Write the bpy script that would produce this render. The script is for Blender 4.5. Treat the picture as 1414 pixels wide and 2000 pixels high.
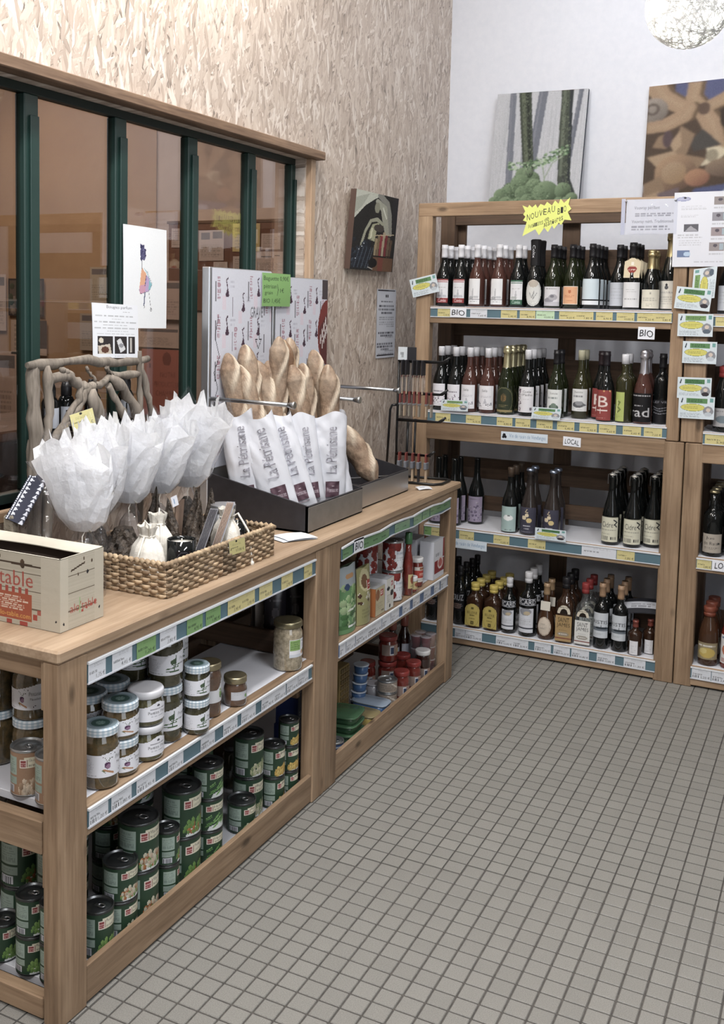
import bpy, math, random
import numpy as np
from mathutils import Matrix, Vector
for _o in list(bpy.data.objects): bpy.data.objects.remove(_o)
SC = bpy.context.scene; COL = SC.collection
U = 0.053            # one floor-tile pitch in metres: every length below is in tile pitches
PI = math.pi
rnd = random.Random(7)

# ---------------------------------------------------------------- camera
CAM_POS = np.array([10.12764883, -43.29515829, 28.89559895])
CAM_R = np.array([0.88826676, 0.45886702, 0.0205721]); CAM_U = np.array([-0.05821712, 0.06804341, 0.99598236]); CAM_W = np.array([-0.45562367, 0.88589568, -0.08715461])
FPX, CX, CY = 2008.25, 623.2, 770.76
cam = bpy.data.cameras.new('camera'); camo = bpy.data.objects.new('camera', cam); COL.objects.link(camo)
cam.sensor_fit = 'VERTICAL'; cam.sensor_height = 24.0; cam.lens = 24.0 * FPX / 2000.0
cam.shift_x = (707 - CX) / 2000.0; cam.shift_y = (CY - 1000) / 2000.0
cam.clip_start = 0.02; cam.clip_end = 60
camo.matrix_world = Matrix(((CAM_R[0], CAM_U[0], -CAM_W[0], CAM_POS[0]*U), (CAM_R[1], CAM_U[1], -CAM_W[1], CAM_POS[1]*U), (CAM_R[2], CAM_U[2], -CAM_W[2], CAM_POS[2]*U), (0, 0, 0, 1)))
SC.camera = camo
def in_frame(x, y, z, pad=0):
    d = np.array((x, y, z)) - CAM_POS; w = d @ CAM_W
    if w <= 0: return False
    px = CX + FPX * (d @ CAM_R) / w; py = CY - FPX * (d @ CAM_U) / w
    return -pad < px < 1414 + pad and -pad < py < 2000 + pad

# ---------------------------------------------------------------- world, light, exposure
wd = bpy.data.worlds.new('world'); SC.world = wd; wd.use_nodes = True
wd.node_tree.nodes['Background'].inputs[0].default_value = (0.80, 0.86, 1.0, 1)
wd.node_tree.nodes['Background'].inputs[1].default_value = 0.5
SC.view_settings.view_transform = 'Standard'; SC.view_settings.look = 'None'
SC.view_settings.exposure = 0.0; SC.view_settings.gamma = 1.0; SC.view_settings.use_curve_mapping = False
def area_light(name, loc, rot, sx, sy, power, color):
    l = bpy.data.lights.new(name, 'AREA'); l.shape = 'RECTANGLE'; l.size = sx*U; l.size_y = sy*U; l.energy = power; l.color = color
    o = bpy.data.objects.new(name, l); COL.objects.link(o); o.location = [c*U for c in loc]; o.rotation_euler = rot; return o
LIGHTS = [
    ('ceiling_light_near', (-8, -16, 65), (0, 0, 0), 5, 24, 66, (1.0, 0.98, 0.96)),
    ('front_fill', (2, -56, 65), (0, 0, 0), 24, 5, 70, (1.0, 0.98, 0.97)),  # unseen fill added behind the camera to brighten faces turned towards it
    ('back_wall_wash', (0, 33, 64.5), (math.radians(50), 0, 0), 30, 4, 12, (0.97, 0.98, 1.0)),  # unseen wash added and tilted to brighten the back wall
    ('ceiling_light_side', (22, -16, 65), (0, 0, 0), 5, 24, 50, (0.98, 0.98, 1.0)),
    ('shop_front_daylight', (46, -46, 32), (0, math.radians(90), 0), 36, 40, 36, (0.86, 0.92, 1.0)),
]
for a in LIGHTS: area_light(*a)

# ---------------------------------------------------------------- colours and materials
def lin(c):
    return c / 12.92 if c <= 0.04045 else ((c + 0.055) / 1.055) ** 2.4
def H(h):                       # '#rrggbb' -> linear rgb
    h = h.lstrip('#'); c = [lin(int(h[i:i+2], 16) / 255) for i in (0, 2, 4)]; g = .3*c[0] + .59*c[1] + .11*c[2]
    return tuple(x*.86 + g*.14 for x in c)
M = {}
class NT:                       # tiny node-tree writer
    def __init__(s, name):
        s.m = bpy.data.materials.new(name); s.m.use_nodes = True; s.t = s.m.node_tree; s.t.nodes.clear(); M[name] = s.m
    def n(s, typ, ins=None, **props):
        nd = s.t.nodes.new('ShaderNode' + typ)
        for k, v in props.items(): setattr(nd, k, v)
        for k, v in (ins or {}).items(): s.set(nd.inputs[k], v)
        return nd
    def set(s, sock, v):
        if isinstance(v, bpy.types.NodeSocket): s.t.links.new(v, sock)
        elif isinstance(v, bpy.types.Node): s.t.links.new(v.outputs[0], sock)
        elif isinstance(v, tuple) and len(v) == 3 and sock.type == 'RGBA': sock.default_value = (*v, 1)
        else: sock.default_value = v
    def math(s, op, a, b=0.0): return s.n('Math', {0: a, 1: b}, operation=op)
    def mix(s, f, a, b, blend='MIX'):
        nd = s.n('Mix', data_type='RGBA', blend_type=blend); s.set(nd.inputs[0], f); s.set(nd.inputs[6], a); s.set(nd.inputs[7], b); return nd.outputs[2]
    def ramp(s, f, stops):
        nd = s.n('ValToRGB', {0: f}); e = nd.color_ramp.elements
        while len(e) < len(stops): e.new(0.5)
        for el, (p, c) in zip(e, stops): el.position = p; el.color = (*c, 1)
        return nd.outputs[0]
    def out(s, sh): 
        o = s.n('OutputMaterial'); s.t.links.new(sh.outputs[0], o.inputs[0])
    def bsdf(s, **kw):
        b = s.n('BsdfPrincipled')
        for k, v in kw.items(): s.set(b.inputs[k.replace('_', ' ')], v)
        return b
def plain(name, col, rough=0.6, metal=0.0, **kw):
    t = NT(name); t.out(t.bsdf(Base_Color=col, Roughness=rough, Metallic=metal, **kw))
def painted(name, rough=0.6, spec=0.4, bump=0.0, metal=0.0, coat=0.0):          # colour comes from the mesh's printed colours
    t = NT(name); a = t.n('Attribute', attribute_name='Col'); b = t.bsdf(Base_Color=a.outputs[0], Roughness=rough, Metallic=metal, Specular_IOR_Level=spec, Coat_Weight=coat)
    if bump:
        tc = t.n('TexCoord'); nz = t.n('TexNoise', {'Vector': tc.outputs['Object'], 'Scale': 60.0, 'Detail': 3.0})
        t.set(b.inputs['Normal'], t.n('Bump', {'Strength': bump, 'Distance': 0.004, 'Height': nz.outputs[0]}))
    t.out(b)
painted('paper', 0.65, 0.3); painted('gloss', 0.25, 0.5); painted('card', 0.75, 0.2, 0.15); painted('satin', 0.42, 0.4); painted('tin', 0.3, 0.5, 0, 0.85); painted('cloth', 0.95, 0.1, 0.5)
painted('laminated', 0.12, 0.5)

def wood(name, axis, light, mid, dark, rough=0.55, knots=0.7):
    t = NT(name); tc = t.n('TexCoord'); oi = t.n('ObjectInfo')
    off = t.n('VectorMath', {0: tc.outputs['Object'], 1: t.n('CombineXYZ', {0: t.math('MULTIPLY', oi.outputs['Random'], 7.0), 1: t.math('MULTIPLY', oi.outputs['Random'], 3.1), 2: t.math('MULTIPLY', oi.outputs['Random'], 5.3)})}, operation='ADD')
    sc = [26.0, 26.0, 26.0]; sc[axis] = 1.3
    warp = t.n('TexNoise', {'Vector': off, 'Scale': 5.0, 'Detail': 2.0})
    wv = t.n('VectorMath', {0: off, 1: t.n('VectorMath', {0: warp.outputs[1], 'Scale': 0.035}, operation='SCALE')}, operation='ADD')
    mp = t.n('Mapping', {'Vector': wv, 'Scale': tuple(sc)})
    g = t.n('TexNoise', {'Vector': mp, 'Scale': 1.0, 'Detail': 7.0, 'Roughness': 0.62})
    sc2 = [150.0] * 3; sc2[axis] = 5.0
    f = t.n('TexNoise', {'Vector': t.n('Mapping', {'Vector': off, 'Scale': tuple(sc2)}), 'Scale': 1.0, 'Detail': 3.0})
    blot = t.n('TexNoise', {'Vector': off, 'Scale': 3.2, 'Detail': 3.0})
    c = t.ramp(g.outputs[0], [(0.26, dark), (0.45, mid), (0.66, light)])
    c = t.mix(0.28, c, t.ramp(f.outputs[0], [(0.3, dark), (0.65, light)]))
    c = t.mix(t.math('MULTIPLY', t.ramp(blot.outputs[0], [(0.45, (0, 0, 0)), (0.75, (1, 1, 1))]), 0.45), c, dark)
    sk = [9.0] * 3; sk[axis] = 4.0
    k = t.n('TexVoronoi', {'Vector': t.n('Mapping', {'Vector': off, 'Scale': tuple(sk)}), 'Scale': 1.0, 'Randomness': 1.0})
    c = t.mix(t.math('MULTIPLY', t.ramp(k.outputs['Distance'], [(0.05, (1, 1, 1)), (0.13, (0, 0, 0))]), knots), c, tuple(x * 0.25 for x in dark))
    hv = t.n('HueSaturation', {'Saturation': 1.0, 'Value': t.math('ADD', t.math('MULTIPLY', oi.outputs['Random'], 0.22), 0.89), 'Color': c})
    b = t.bsdf(Base_Color=hv, Roughness=rough, Specular_IOR_Level=0.3)
    t.set(b.inputs['Normal'], t.n('Bump', {'Strength': 0.25, 'Distance': 0.002, 'Height': g.outputs[0]})); t.out(b)
for i, ax in enumerate('xyz'):
    wood('wood_' + ax, i, H('#ae9273'), H('#927659'), H('#654e39'))
    wood('slat_' + ax, i, H('#6d5541'), H('#5a4636'), H('#3d2f25'))  # wood copy with the shade of back and inner parts put into its colour
wood('trim_y', 1, H('#94785f'), H('#6f5641'), H('#43322a')); wood('trim_z', 2, H('#d0b598'), H('#bf9f80'), H('#98795c'))
wood('board_y', 1, H('#bea386'), H('#a88c6e'), H('#82694f'), 0.5, 0.35)
wood('drift', 2, H('#9c9184'), H('#776d62'), H('#3f3830'), 0.85, 0.5)

def osb(name):
    t = NT(name); tc = t.n('TexCoord')
    nz = t.n('TexNoise', {'Vector': tc.outputs['Object'], 'Scale': 26.0, 'Detail': 3.0})
    base = t.n('VectorMath', {0: tc.outputs['Object'], 1: t.n('VectorMath', {0: nz.outputs[1], 'Scale': 0.012}, operation='SCALE')}, operation='ADD')
    hcur = None
    for k, (ang, L, W) in enumerate(((-34, 16, 78), (9, 14, 90), (33, 18, 105), (-12, 13, 68), (62, 20, 100))):
        mp = t.n('Mapping', {'Vector': base, 'Rotation': (math.radians(ang), 0, 0), 'Location': (0, k * 0.37, k * 0.71)})
        ms = t.n('Mapping', {'Vector': mp, 'Scale': (0.0, W, L)})
        v = t.n('TexVoronoi', {'Vector': ms, 'Scale': 1.0, 'Randomness': 1.0})
        st = t.n('TexNoise', {'Vector': t.n('Mapping', {'Vector': mp, 'Scale': (0.0, 420.0, 14.0)}), 'Scale': 1.0, 'Detail': 2.0})
        s3 = t.n('SeparateColor', {0: v.outputs['Color']})
        h = t.math('MULTIPLY', s3.outputs[0], (0.86, 1.0, 0.9, 0.97, 0.8)[k])
        tone = t.math('ADD', t.math('MULTIPLY', s3.outputs[1], 0.75), t.math('MULTIPLY', st.outputs[0], 0.28))
        tone = t.math('SUBTRACT', tone, t.math('MULTIPLY', t.ramp(v.outputs['Distance'], [(0.45, (0, 0, 0)), (0.85, (1, 1, 1))]), 0.16))
        if hcur is None: hcur, tcur = h, tone
        else:
            m = t.math('GREATER_THAN', h, hcur)
            tcur = t.n('Mix', {0: m, 2: tcur, 3: tone}, data_type='FLOAT'); hcur = t.math('MAXIMUM', h, hcur)
    c = t.ramp(tcur, [(0.03, H('#75695e')), (0.14, H('#a99788')), (0.42, H('#bfae9f')), (0.7, H('#cbbcae')), (0.95, H('#e2d9d0'))])
    b = t.bsdf(Base_Color=c, Roughness=0.42, Specular_IOR_Level=0.45)
    t.set(b.inputs['Normal'], t.n('Bump', {'Strength': 0.5, 'Distance': 0.004, 'Height': t.math('ADD', hcur, t.math('MULTIPLY', tcur, 0.5))})); t.out(b)
osb('osb')

def mottled(name, c0, c1, scale, rough, bump=0.0, **kw):
    t = NT(name); tc = t.n('TexCoord'); nz = t.n('TexNoise', {'Vector': tc.outputs['Object'], 'Scale': scale, 'Detail': 5.0, 'Roughness': 0.65})
    b = t.bsdf(Base_Color=t.ramp(nz.outputs[0], [(0.32, c0), (0.68, c1)]), Roughness=rough, **kw)
    if bump: t.set(b.inputs['Normal'], t.n('Bump', {'Strength': bump, 'Distance': 0.01, 'Height': nz.outputs[0]}))
    t.out(b)
def tile_mat():
    t = NT('tile'); tc = t.n('TexCoord'); oi = t.n('ObjectInfo'); geo = t.n('NewGeometry')
    sp = t.n('TexNoise', {'Vector': geo.outputs['Position'], 'Scale': 420.0, 'Detail': 2.0}); cl = t.n('TexNoise', {'Vector': geo.outputs['Position'], 'Scale': 1.6, 'Detail': 4.0})
    c = t.ramp(sp.outputs[0], [(0.3, H('#73716c')), (0.7, H('#8d8b85'))])
    c = t.mix(t.math('MULTIPLY', t.ramp(cl.outputs[0], [(0.4, (0, 0, 0)), (0.75, (1, 1, 1))]), 0.3), c, H('#7a7772'))
    a = t.n('Attribute', attribute_name='Col'); c = t.mix(1.0, c, a.outputs[0], 'MULTIPLY')
    hv = t.n('HueSaturation', {'Value': t.math('ADD', t.math('MULTIPLY', oi.outputs['Random'], 0.08), 0.96), 'Color': c})
    t.out(t.bsdf(Base_Color=hv, Roughness=0.5, Specular_IOR_Level=0.35))
tile_mat()
mottled('grout', H('#3f3c39'), H('#57534e'), 60.0, 0.9)
mottled('white_wall', H('#d3d7e2'), H('#d9dce6'), 30.0, 0.8); mottled('ceiling_white', H('#d8d8d8'), H('#e2e2e0'), 20.0, 0.9)
mottled('shop_wall', H('#625d58'), H('#6d6862'), 8.0, 0.85); mottled('ochre_wall', H('#a38560'), H('#ac8f68'), 6.0, 0.8); mottled('office_pale', H('#b3a79f'), H('#beb3aa'), 5.0, 0.8); mottled('pinboard', H('#6a4a38'), H('#7a5844'), 140.0, 0.9)
plain('green_paint', H('#1b3833'), 0.45); plain('green_edge', H('#12231f'), 0.5)
plain('black_metal', H('#1a1a1c'), 0.4, 0.2); plain('steel', H('#b5b6b8'), 0.3, 1.0); plain('alu', H('#c4c6ca'), 0.35, 0.9); plain('dark_plastic', H('#232225'), 0.4)
plain('white_melamine', H('#d4d6de'), 0.5); plain('bulb_glass', (1, 1, 1), 0.5)
mottled('box_black', H('#262529'), H('#2f2d31'), 30.0, 0.45)
mottled('box_grey', H('#6d6862'), H('#7a756f'), 20.0, 0.4)
def bread(name, c0, c1, pale):
    t = NT(name); tc = t.n('TexCoord'); a = t.n('Attribute', attribute_name='Col'); nz = t.n('TexNoise', {'Vector': tc.outputs['Object'], 'Scale': 34.0, 'Detail': 6.0, 'Roughness': 0.7}); fl = t.n('TexNoise', {'Vector': tc.outputs['Object'], 'Scale': 9.0, 'Detail': 3.0})
    c = t.ramp(nz.outputs[0], [(0.3, c0), (0.68, c1)]); c = t.mix(t.math('MULTIPLY', t.ramp(fl.outputs[0], [(0.45, (0, 0, 0)), (0.7, (1, 1, 1))]), 0.4), c, pale)
    sc_ = t.n('SeparateColor', {0: a.outputs[0]}); c = t.mix(sc_.outputs[0], c, pale); b = t.bsdf(Base_Color=c, Roughness=0.7)
    t.set(b.inputs['Normal'], t.n('Bump', {'Strength': 0.7, 'Distance': 0.006, 'Height': nz.outputs[0]})); t.out(b)
bread('bread', H('#654c39'), H('#a68a6f'), H('#cdbda6')); bread('bread_dark', H('#5a3c28'), H('#86603f'), H('#b59878'))
mottled('rock', H('#57503f'), H('#a09684'), 40.0, 0.6, 1.0); mottled('bark', H('#1a1613'), H('#5f5246'), 60.0, 0.25, 1.0)
mottled('cotton', H('#dbd6ca'), H('#e9e5db'), 90.0, 0.95, 0.3)
mottled('kraft', H('#8f7563'), H('#a58a76'), 20.0, 0.6)
mottled('dark_foil', H('#26242a'), H('#3a373d'), 14.0, 0.3, 0.6); mottled('beige_foil', H('#8f8176'), H('#a39488'), 14.0, 0.4, 0.6)

def wicker_mat():
    t = NT('wicker'); a = t.n('Attribute', attribute_name='Col'); tc = t.n('TexCoord'); nz = t.n('TexNoise', {'Vector': tc.outputs['Object'], 'Scale': 45.0, 'Detail': 4.0})
    c = t.mix(1.0, t.ramp(nz.outputs[0], [(0.3, H('#8d7358')), (0.65, H('#c4aa88'))]), a.outputs[0], 'MULTIPLY')
    t.out(t.bsdf(Base_Color=c, Roughness=0.75))
wicker_mat()
def film(name, tint, gloss, opacity, bumpscale=25.0, bump=0.6, rough=0.05):          # clear plastic film: lets light straight through, glints where it faces a lamp
    t = NT(name); tc = t.n('TexCoord'); nz = t.n('TexNoise', {'Vector': tc.outputs['Object'], 'Scale': bumpscale, 'Detail': 3.0})
    nb = t.n('Bump', {'Strength': bump, 'Distance': 0.02, 'Height': nz.outputs[0]})
    tr = t.n('BsdfTransparent', {0: tint}); gl = t.n('BsdfGlossy', {0: (1, 1, 1), 'Roughness': rough, 'Normal': nb}); df = t.n('BsdfDiffuse', {0: (0.8, 0.82, 0.86)})
    geo = t.n('NewGeometry'); fr = t.n('Fresnel', {'IOR': t.math('SUBTRACT', 1.45, t.math('MULTIPLY', geo.outputs['Backfacing'], 1.45 - 1/1.45)), 'Normal': nb}); m1 = t.n('MixShader', {0: opacity, 1: tr, 2: df})
    t.out(t.n('MixShader', {0: t.math('MULTIPLY', fr, gloss), 1: m1, 2: gl}))
film('cellophane', (0.97, 0.97, 0.98), 1.0, 0.02); film('sleeve', (0.96, 0.97, 1.0), 1.3, 0.05, 12.0, 0.3); film('pane', (0.84, 0.76, 0.72), 1.7, 0.0, 3.0, 0.0, 0.01); film('jar_glass', (0.93, 0.94, 0.93), 1.0, 0.0, 20.0, 0.0, 0.03); film('clear_glass', (0.86, 0.88, 0.88), 1.2, 0.03, 20.0, 0.0, 0.04)
def tissue():
    t = NT('tissue'); tc = t.n('TexCoord'); nz = t.n('TexNoise', {'Vector': tc.outputs['Object'], 'Scale': 18.0, 'Detail': 4.0})
    nb = t.n('Bump', {'Strength': 0.7, 'Distance': 0.02, 'Height': nz.outputs[0]})
    d = t.n('BsdfDiffuse', {0: (0.93, 0.94, 0.96), 'Normal': nb}); tl = t.n('BsdfTranslucent', {0: (0.93, 0.94, 0.96), 'Normal': nb}); g = t.n('BsdfGlossy', {0: (1, 1, 1), 'Roughness': 0.25, 'Normal': nb})
    m = t.n('MixShader', {0: 0.45, 1: d, 2: tl}); t.out(t.n('MixShader', {0: 0.06, 1: m, 2: g}))
tissue()
def liquid(name, col, rough=0.04, coat=1.0, trans=0.0):
    plain(name, col, rough, 0.0, Specular_IOR_Level=0.5)
liquid('glass_dark', (0.006, 0.007, 0.007)); liquid('glass_green', (0.012, 0.016, 0.006)); liquid('glass_olive', (0.030, 0.029, 0.012)); liquid('glass_rose', (0.070, 0.030, 0.024)); liquid('glass_amber', (0.055, 0.026, 0.014)); liquid('glass_red', (0.15, 0.02, 0.012)); liquid('glass_pink', (0.12, 0.075, 0.065)); liquid('glass_clear_dark', (0.03, 0.024, 0.022)); liquid('glass_brown', (0.03, 0.014, 0.008)); liquid('juice', (0.30, 0.09, 0.05))
def emit(name, col, s):
    t = NT(name); t.out(t.n('Emission', {0: col, 1: s}))
emit('lamp_glow', (1.0, 0.97, 0.92), 9.0)

# ---------------------------------------------------------------- mesh builder
class MB:
    def __init__(s): s.v = []; s.f = []; s.m = []; s.c = []; s.s = []
    def face(s, idx, mat, col=(1, 1, 1), sm=False): s.f.append(tuple(idx)); s.m.append(mat); s.c.append(col); s.s.append(sm)
    def add(s, pts): b = len(s.v); s.v.extend([tuple(map(float, p)) for p in pts]); return b
    def poly(s, pts, mat, col=(1, 1, 1), sm=False): b = s.add(pts); s.face(range(b, b + len(pts)), mat, col, sm)
    def box(s, lo, hi, mat, col=(1, 1, 1), ch=0.0, R=None, at=None):
        if ch <= 0:
            P = [(x, y, z) for z in (lo[2], hi[2]) for y in (lo[1], hi[1]) for x in (lo[0], hi[0])]
            F = [(0, 2, 3, 1), (4, 5, 7, 6), (0, 1, 5, 4), (2, 6, 7, 3), (0, 4, 6, 2), (1, 3, 7, 5)]
        else:
            P = []; ix = {}
            for a in range(3):
                for sx in (0, 1):
                    for sy in (0, 1):
                        for sz in (0, 1):
                            p = []
                            for k, sg in enumerate((sx, sy, sz)):
                                e = lo[k] if sg == 0 else hi[k]
                                if k != a: e += ch if sg == 0 else -ch
                                p.append(e)
                            ix[(a, sx, sy, sz)] = len(P); P.append(tuple(p))
            F = []
            def q(*k): F.append(tuple(ix[i] for i in k))
            for sg in (0, 1):
                for a in range(3):
                    o = [i for i in range(3) if i != a]
                    def key(ax, u, v):
                        t = [0, 0, 0]; t[a] = sg; t[o[0]] = u; t[o[1]] = v; return (ax, *t)
                    ring = [key(a, 0, 0), key(a, 1, 0), key(a, 1, 1), key(a, 0, 1)]
                    F.append(tuple(ix[i] for i in ring))
            for a in range(3):                   # edges along axis a
                o = [i for i in range(3) if i != a]
                for u in (0, 1):
                    for w in (0, 1):
                        def key(ax, t):
                            k = [0, 0, 0]; k[a] = t; k[o[0]] = u; k[o[1]] = w; return (ax, *k)
                        q(key(o[0], 0), key(o[0], 1), key(o[1], 1), key(o[1], 0))
            for sx in (0, 1):
                for sy in (0, 1):
                    for sz in (0, 1): q((0, sx, sy, sz), (1, sx, sy, sz), (2, sx, sy, sz))
            cen = np.array([(lo[k] + hi[k]) / 2 for k in range(3)])
            G = []
            for f in F:                          # turn every face outward
                p = [np.array(P[i]) for i in f]; nn = np.cross(p[1] - p[0], p[2] - p[0]); mid = sum(p) / len(p)
                G.append(f if nn @ (mid - cen) > 0 else f[::-1])
            F = G
        if R is not None: P = [tuple(R @ np.array(p)) for p in P]
        if at is not None: P = [tuple(np.array(p) + np.array(at)) for p in P]
        b = s.add(P)
        for f in F: s.face([b + i for i in f], mat, col)
        return s
    def tube(s, path, r, mat, n=6, col=(1, 1, 1), cap=True, sm=True, flat=None):
        path = [np.array(p, float) for p in path]; rs = r if hasattr(r, '__len__') else [r] * len(path); rings = []
        t0 = path[1] - path[0]; up = np.array((0, 0, 1.0)) if abs(t0[2]) < 0.9 * np.linalg.norm(t0) else np.array((1.0, 0, 0))
        for i, p in enumerate(path):
            t = path[min(i + 1, len(path) - 1)] - path[max(i - 1, 0)]; t /= np.linalg.norm(t) + 1e-9
            a = np.cross(t, up); a /= np.linalg.norm(a) + 1e-9; bb = np.cross(a, t); up = bb
            rings.append(s.add([p + rs[i] * (math.cos(2*PI*k/n) * a + (1 if flat is None else flat) * math.sin(2*PI*k/n) * bb) for k in range(n)]))
        for i in range(len(path) - 1):
            for k in range(n): s.face((rings[i] + k, rings[i] + (k+1) % n, rings[i+1] + (k+1) % n, rings[i+1] + k), mat, col, sm)
        if cap: s.face([rings[0] + k for k in range(n)][::-1], mat, col); s.face([rings[-1] + k for k in range(n)], mat, col)
        return s
    def lathe(s, prof, mat, n=18, at=(0, 0, 0), col=(1, 1, 1), sm=True, cap=(True, True), sq=None):
        rings = []
        for r, z in prof:
            if sq:      # squared section: superellipse exponent
                pts = []
                for k in range(n):
                    c_, s_ = math.cos(2*PI*k/n), math.sin(2*PI*k/n); g = (abs(c_)**sq + abs(s_)**sq) ** (-1/sq); pts.append((at[0] + r*g*c_, at[1] + r*g*s_, at[2] + z))
            else: pts = [(at[0] + r*math.cos(2*PI*k/n), at[1] + r*math.sin(2*PI*k/n), at[2] + z) for k in range(n)]
            rings.append(s.add(pts))
        for i in range(len(prof) - 1):
            for k in range(n): s.face((rings[i] + k, rings[i] + (k+1) % n, rings[i+1] + (k+1) % n, rings[i+1] + k), mat, col, sm)
        if cap[0]: s.face([rings[0] + k for k in range(n)][::-1], mat, col)
        if cap[1]: s.face([rings[-1] + k for k in range(n)], mat, col)
        return s
    def grid(s, fn, img, mat, sm=True):            # a printed sheet: one face per picture cell, fn(u,v) with v upward
        h, w = img.shape[:2]
        b = s.add([fn(i / w, 1 - j / h) for j in range(h + 1) for i in range(w + 1)])
        for j in range(h):
            for i in range(w):
                if img[j, i, 0] < 0: continue
                a = b + j*(w+1) + i; s.face((a, a + w + 1, a + w + 2, a + 1), mat, tuple(img[j, i]), sm)
        return s
    def surf(s, fn, nu, nv, mat, col=(1, 1, 1), sm=True, wrap=False):
        b = s.add([fn(i / nu, j / nv) for j in range(nv + 1) for i in range(nu + (0 if wrap else 1))]); w = nu if wrap else nu + 1
        for j in range(nv):
            for i in range(nu): s.face((b + j*w + i, b + j*w + (i+1) % w, b + (j+1)*w + (i+1) % w, b + (j+1)*w + i), mat, col((i+.5)/nu, (j+.5)/nv) if callable(col) else col, sm)
        return s
    def text(s, txt, fn, mat, col=(0, 0, 0), fit=True):   # real lettering: glyph outlines laid on fn(u,v), u and v in 0..1 of the lettering's box
        V, F = glyphs(txt)
        if not len(V): return s
        lo, hi = V.min(0), V.max(0); sp = np.maximum(hi - lo, 1e-6)
        b = s.add([fn(*((p - lo) / sp)) for p in V])
        for f in F: s.face([b + i for i in f], mat, col)
        return s
    def mesh(s, name):
        me = bpy.data.meshes.new(name); me.from_pydata([(x*U, y*U, z*U) for x, y, z in s.v], [], s.f)
        mats = list(dict.fromkeys(s.m))
        for m in mats: me.materials.append(M[m])
        mi = {m: i for i, m in enumerate(mats)}
        me.polygons.foreach_set('material_index', np.array([mi[m] for m in s.m], dtype=np.int32))
        me.polygons.foreach_set('use_smooth', np.array(s.s, dtype=bool))
        a = me.attributes.new('Col', 'FLOAT_COLOR', 'CORNER')
        cnt = np.array([len(f) for f in s.f]); cc = np.array(s.c, dtype=np.float32).reshape(-1, 3); cc = np.concatenate([cc, np.ones((len(cc), 1), np.float32)], 1)
        a.data.foreach_set('color', np.repeat(cc, cnt, axis=0).ravel()); me.update(); return me
    def build(s, name, parent=None, at=None, rz=0.0): return link(name, s.mesh(name), parent, at, rz)
def link(name, data, parent=None, at=None, rz=0.0):
    o = bpy.data.objects.new(name, data); COL.objects.link(o)
    if parent is not None: o.parent = parent
    if at is not None: o.location = [c*U for c in at]
    if rz: o.rotation_euler = (0, 0, rz)
    return o
def tag(o, label=None, cat=None, group=None, kind=None):
    if label: o['label'] = label
    if cat: o['category'] = cat
    if group: o['group'] = group
    if kind: o['kind'] = kind
    return o
def thing(name, label, cat, at=(0, 0, 0), rz=0.0, group=None): return tag(link(name, None, None, at, rz), label, cat, group)
def copy_thing(src, at, rz=0.0, label=None, group=None):
    r = src.copy(); COL.objects.link(r); r.location = [c*U for c in at]; r.rotation_euler = (0, 0, rz)
    for k, v in (('label', label), ('group', group)):
        if v: r[k] = v
        elif k == 'group' and k in r: del r[k]
    for ch in KIDS.get(src.name, src.children):
        c = ch.copy(); COL.objects.link(c); c.parent = r
        for g in ch.children: d = g.copy(); COL.objects.link(d); d.parent = c
    return r
KIDS = {}
def rotz(a): c, s_ = math.cos(a), math.sin(a); return np.array(((c, -s_, 0), (s_, c, 0), (0, 0, 1.0)))
def rotx(a): c, s_ = math.cos(a), math.sin(a); return np.array(((1, 0, 0), (0, c, -s_), (0, s_, c)))
def roty(a): c, s_ = math.cos(a), math.sin(a); return np.array(((c, 0, s_), (0, 1, 0), (-s_, 0, c)))

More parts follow.
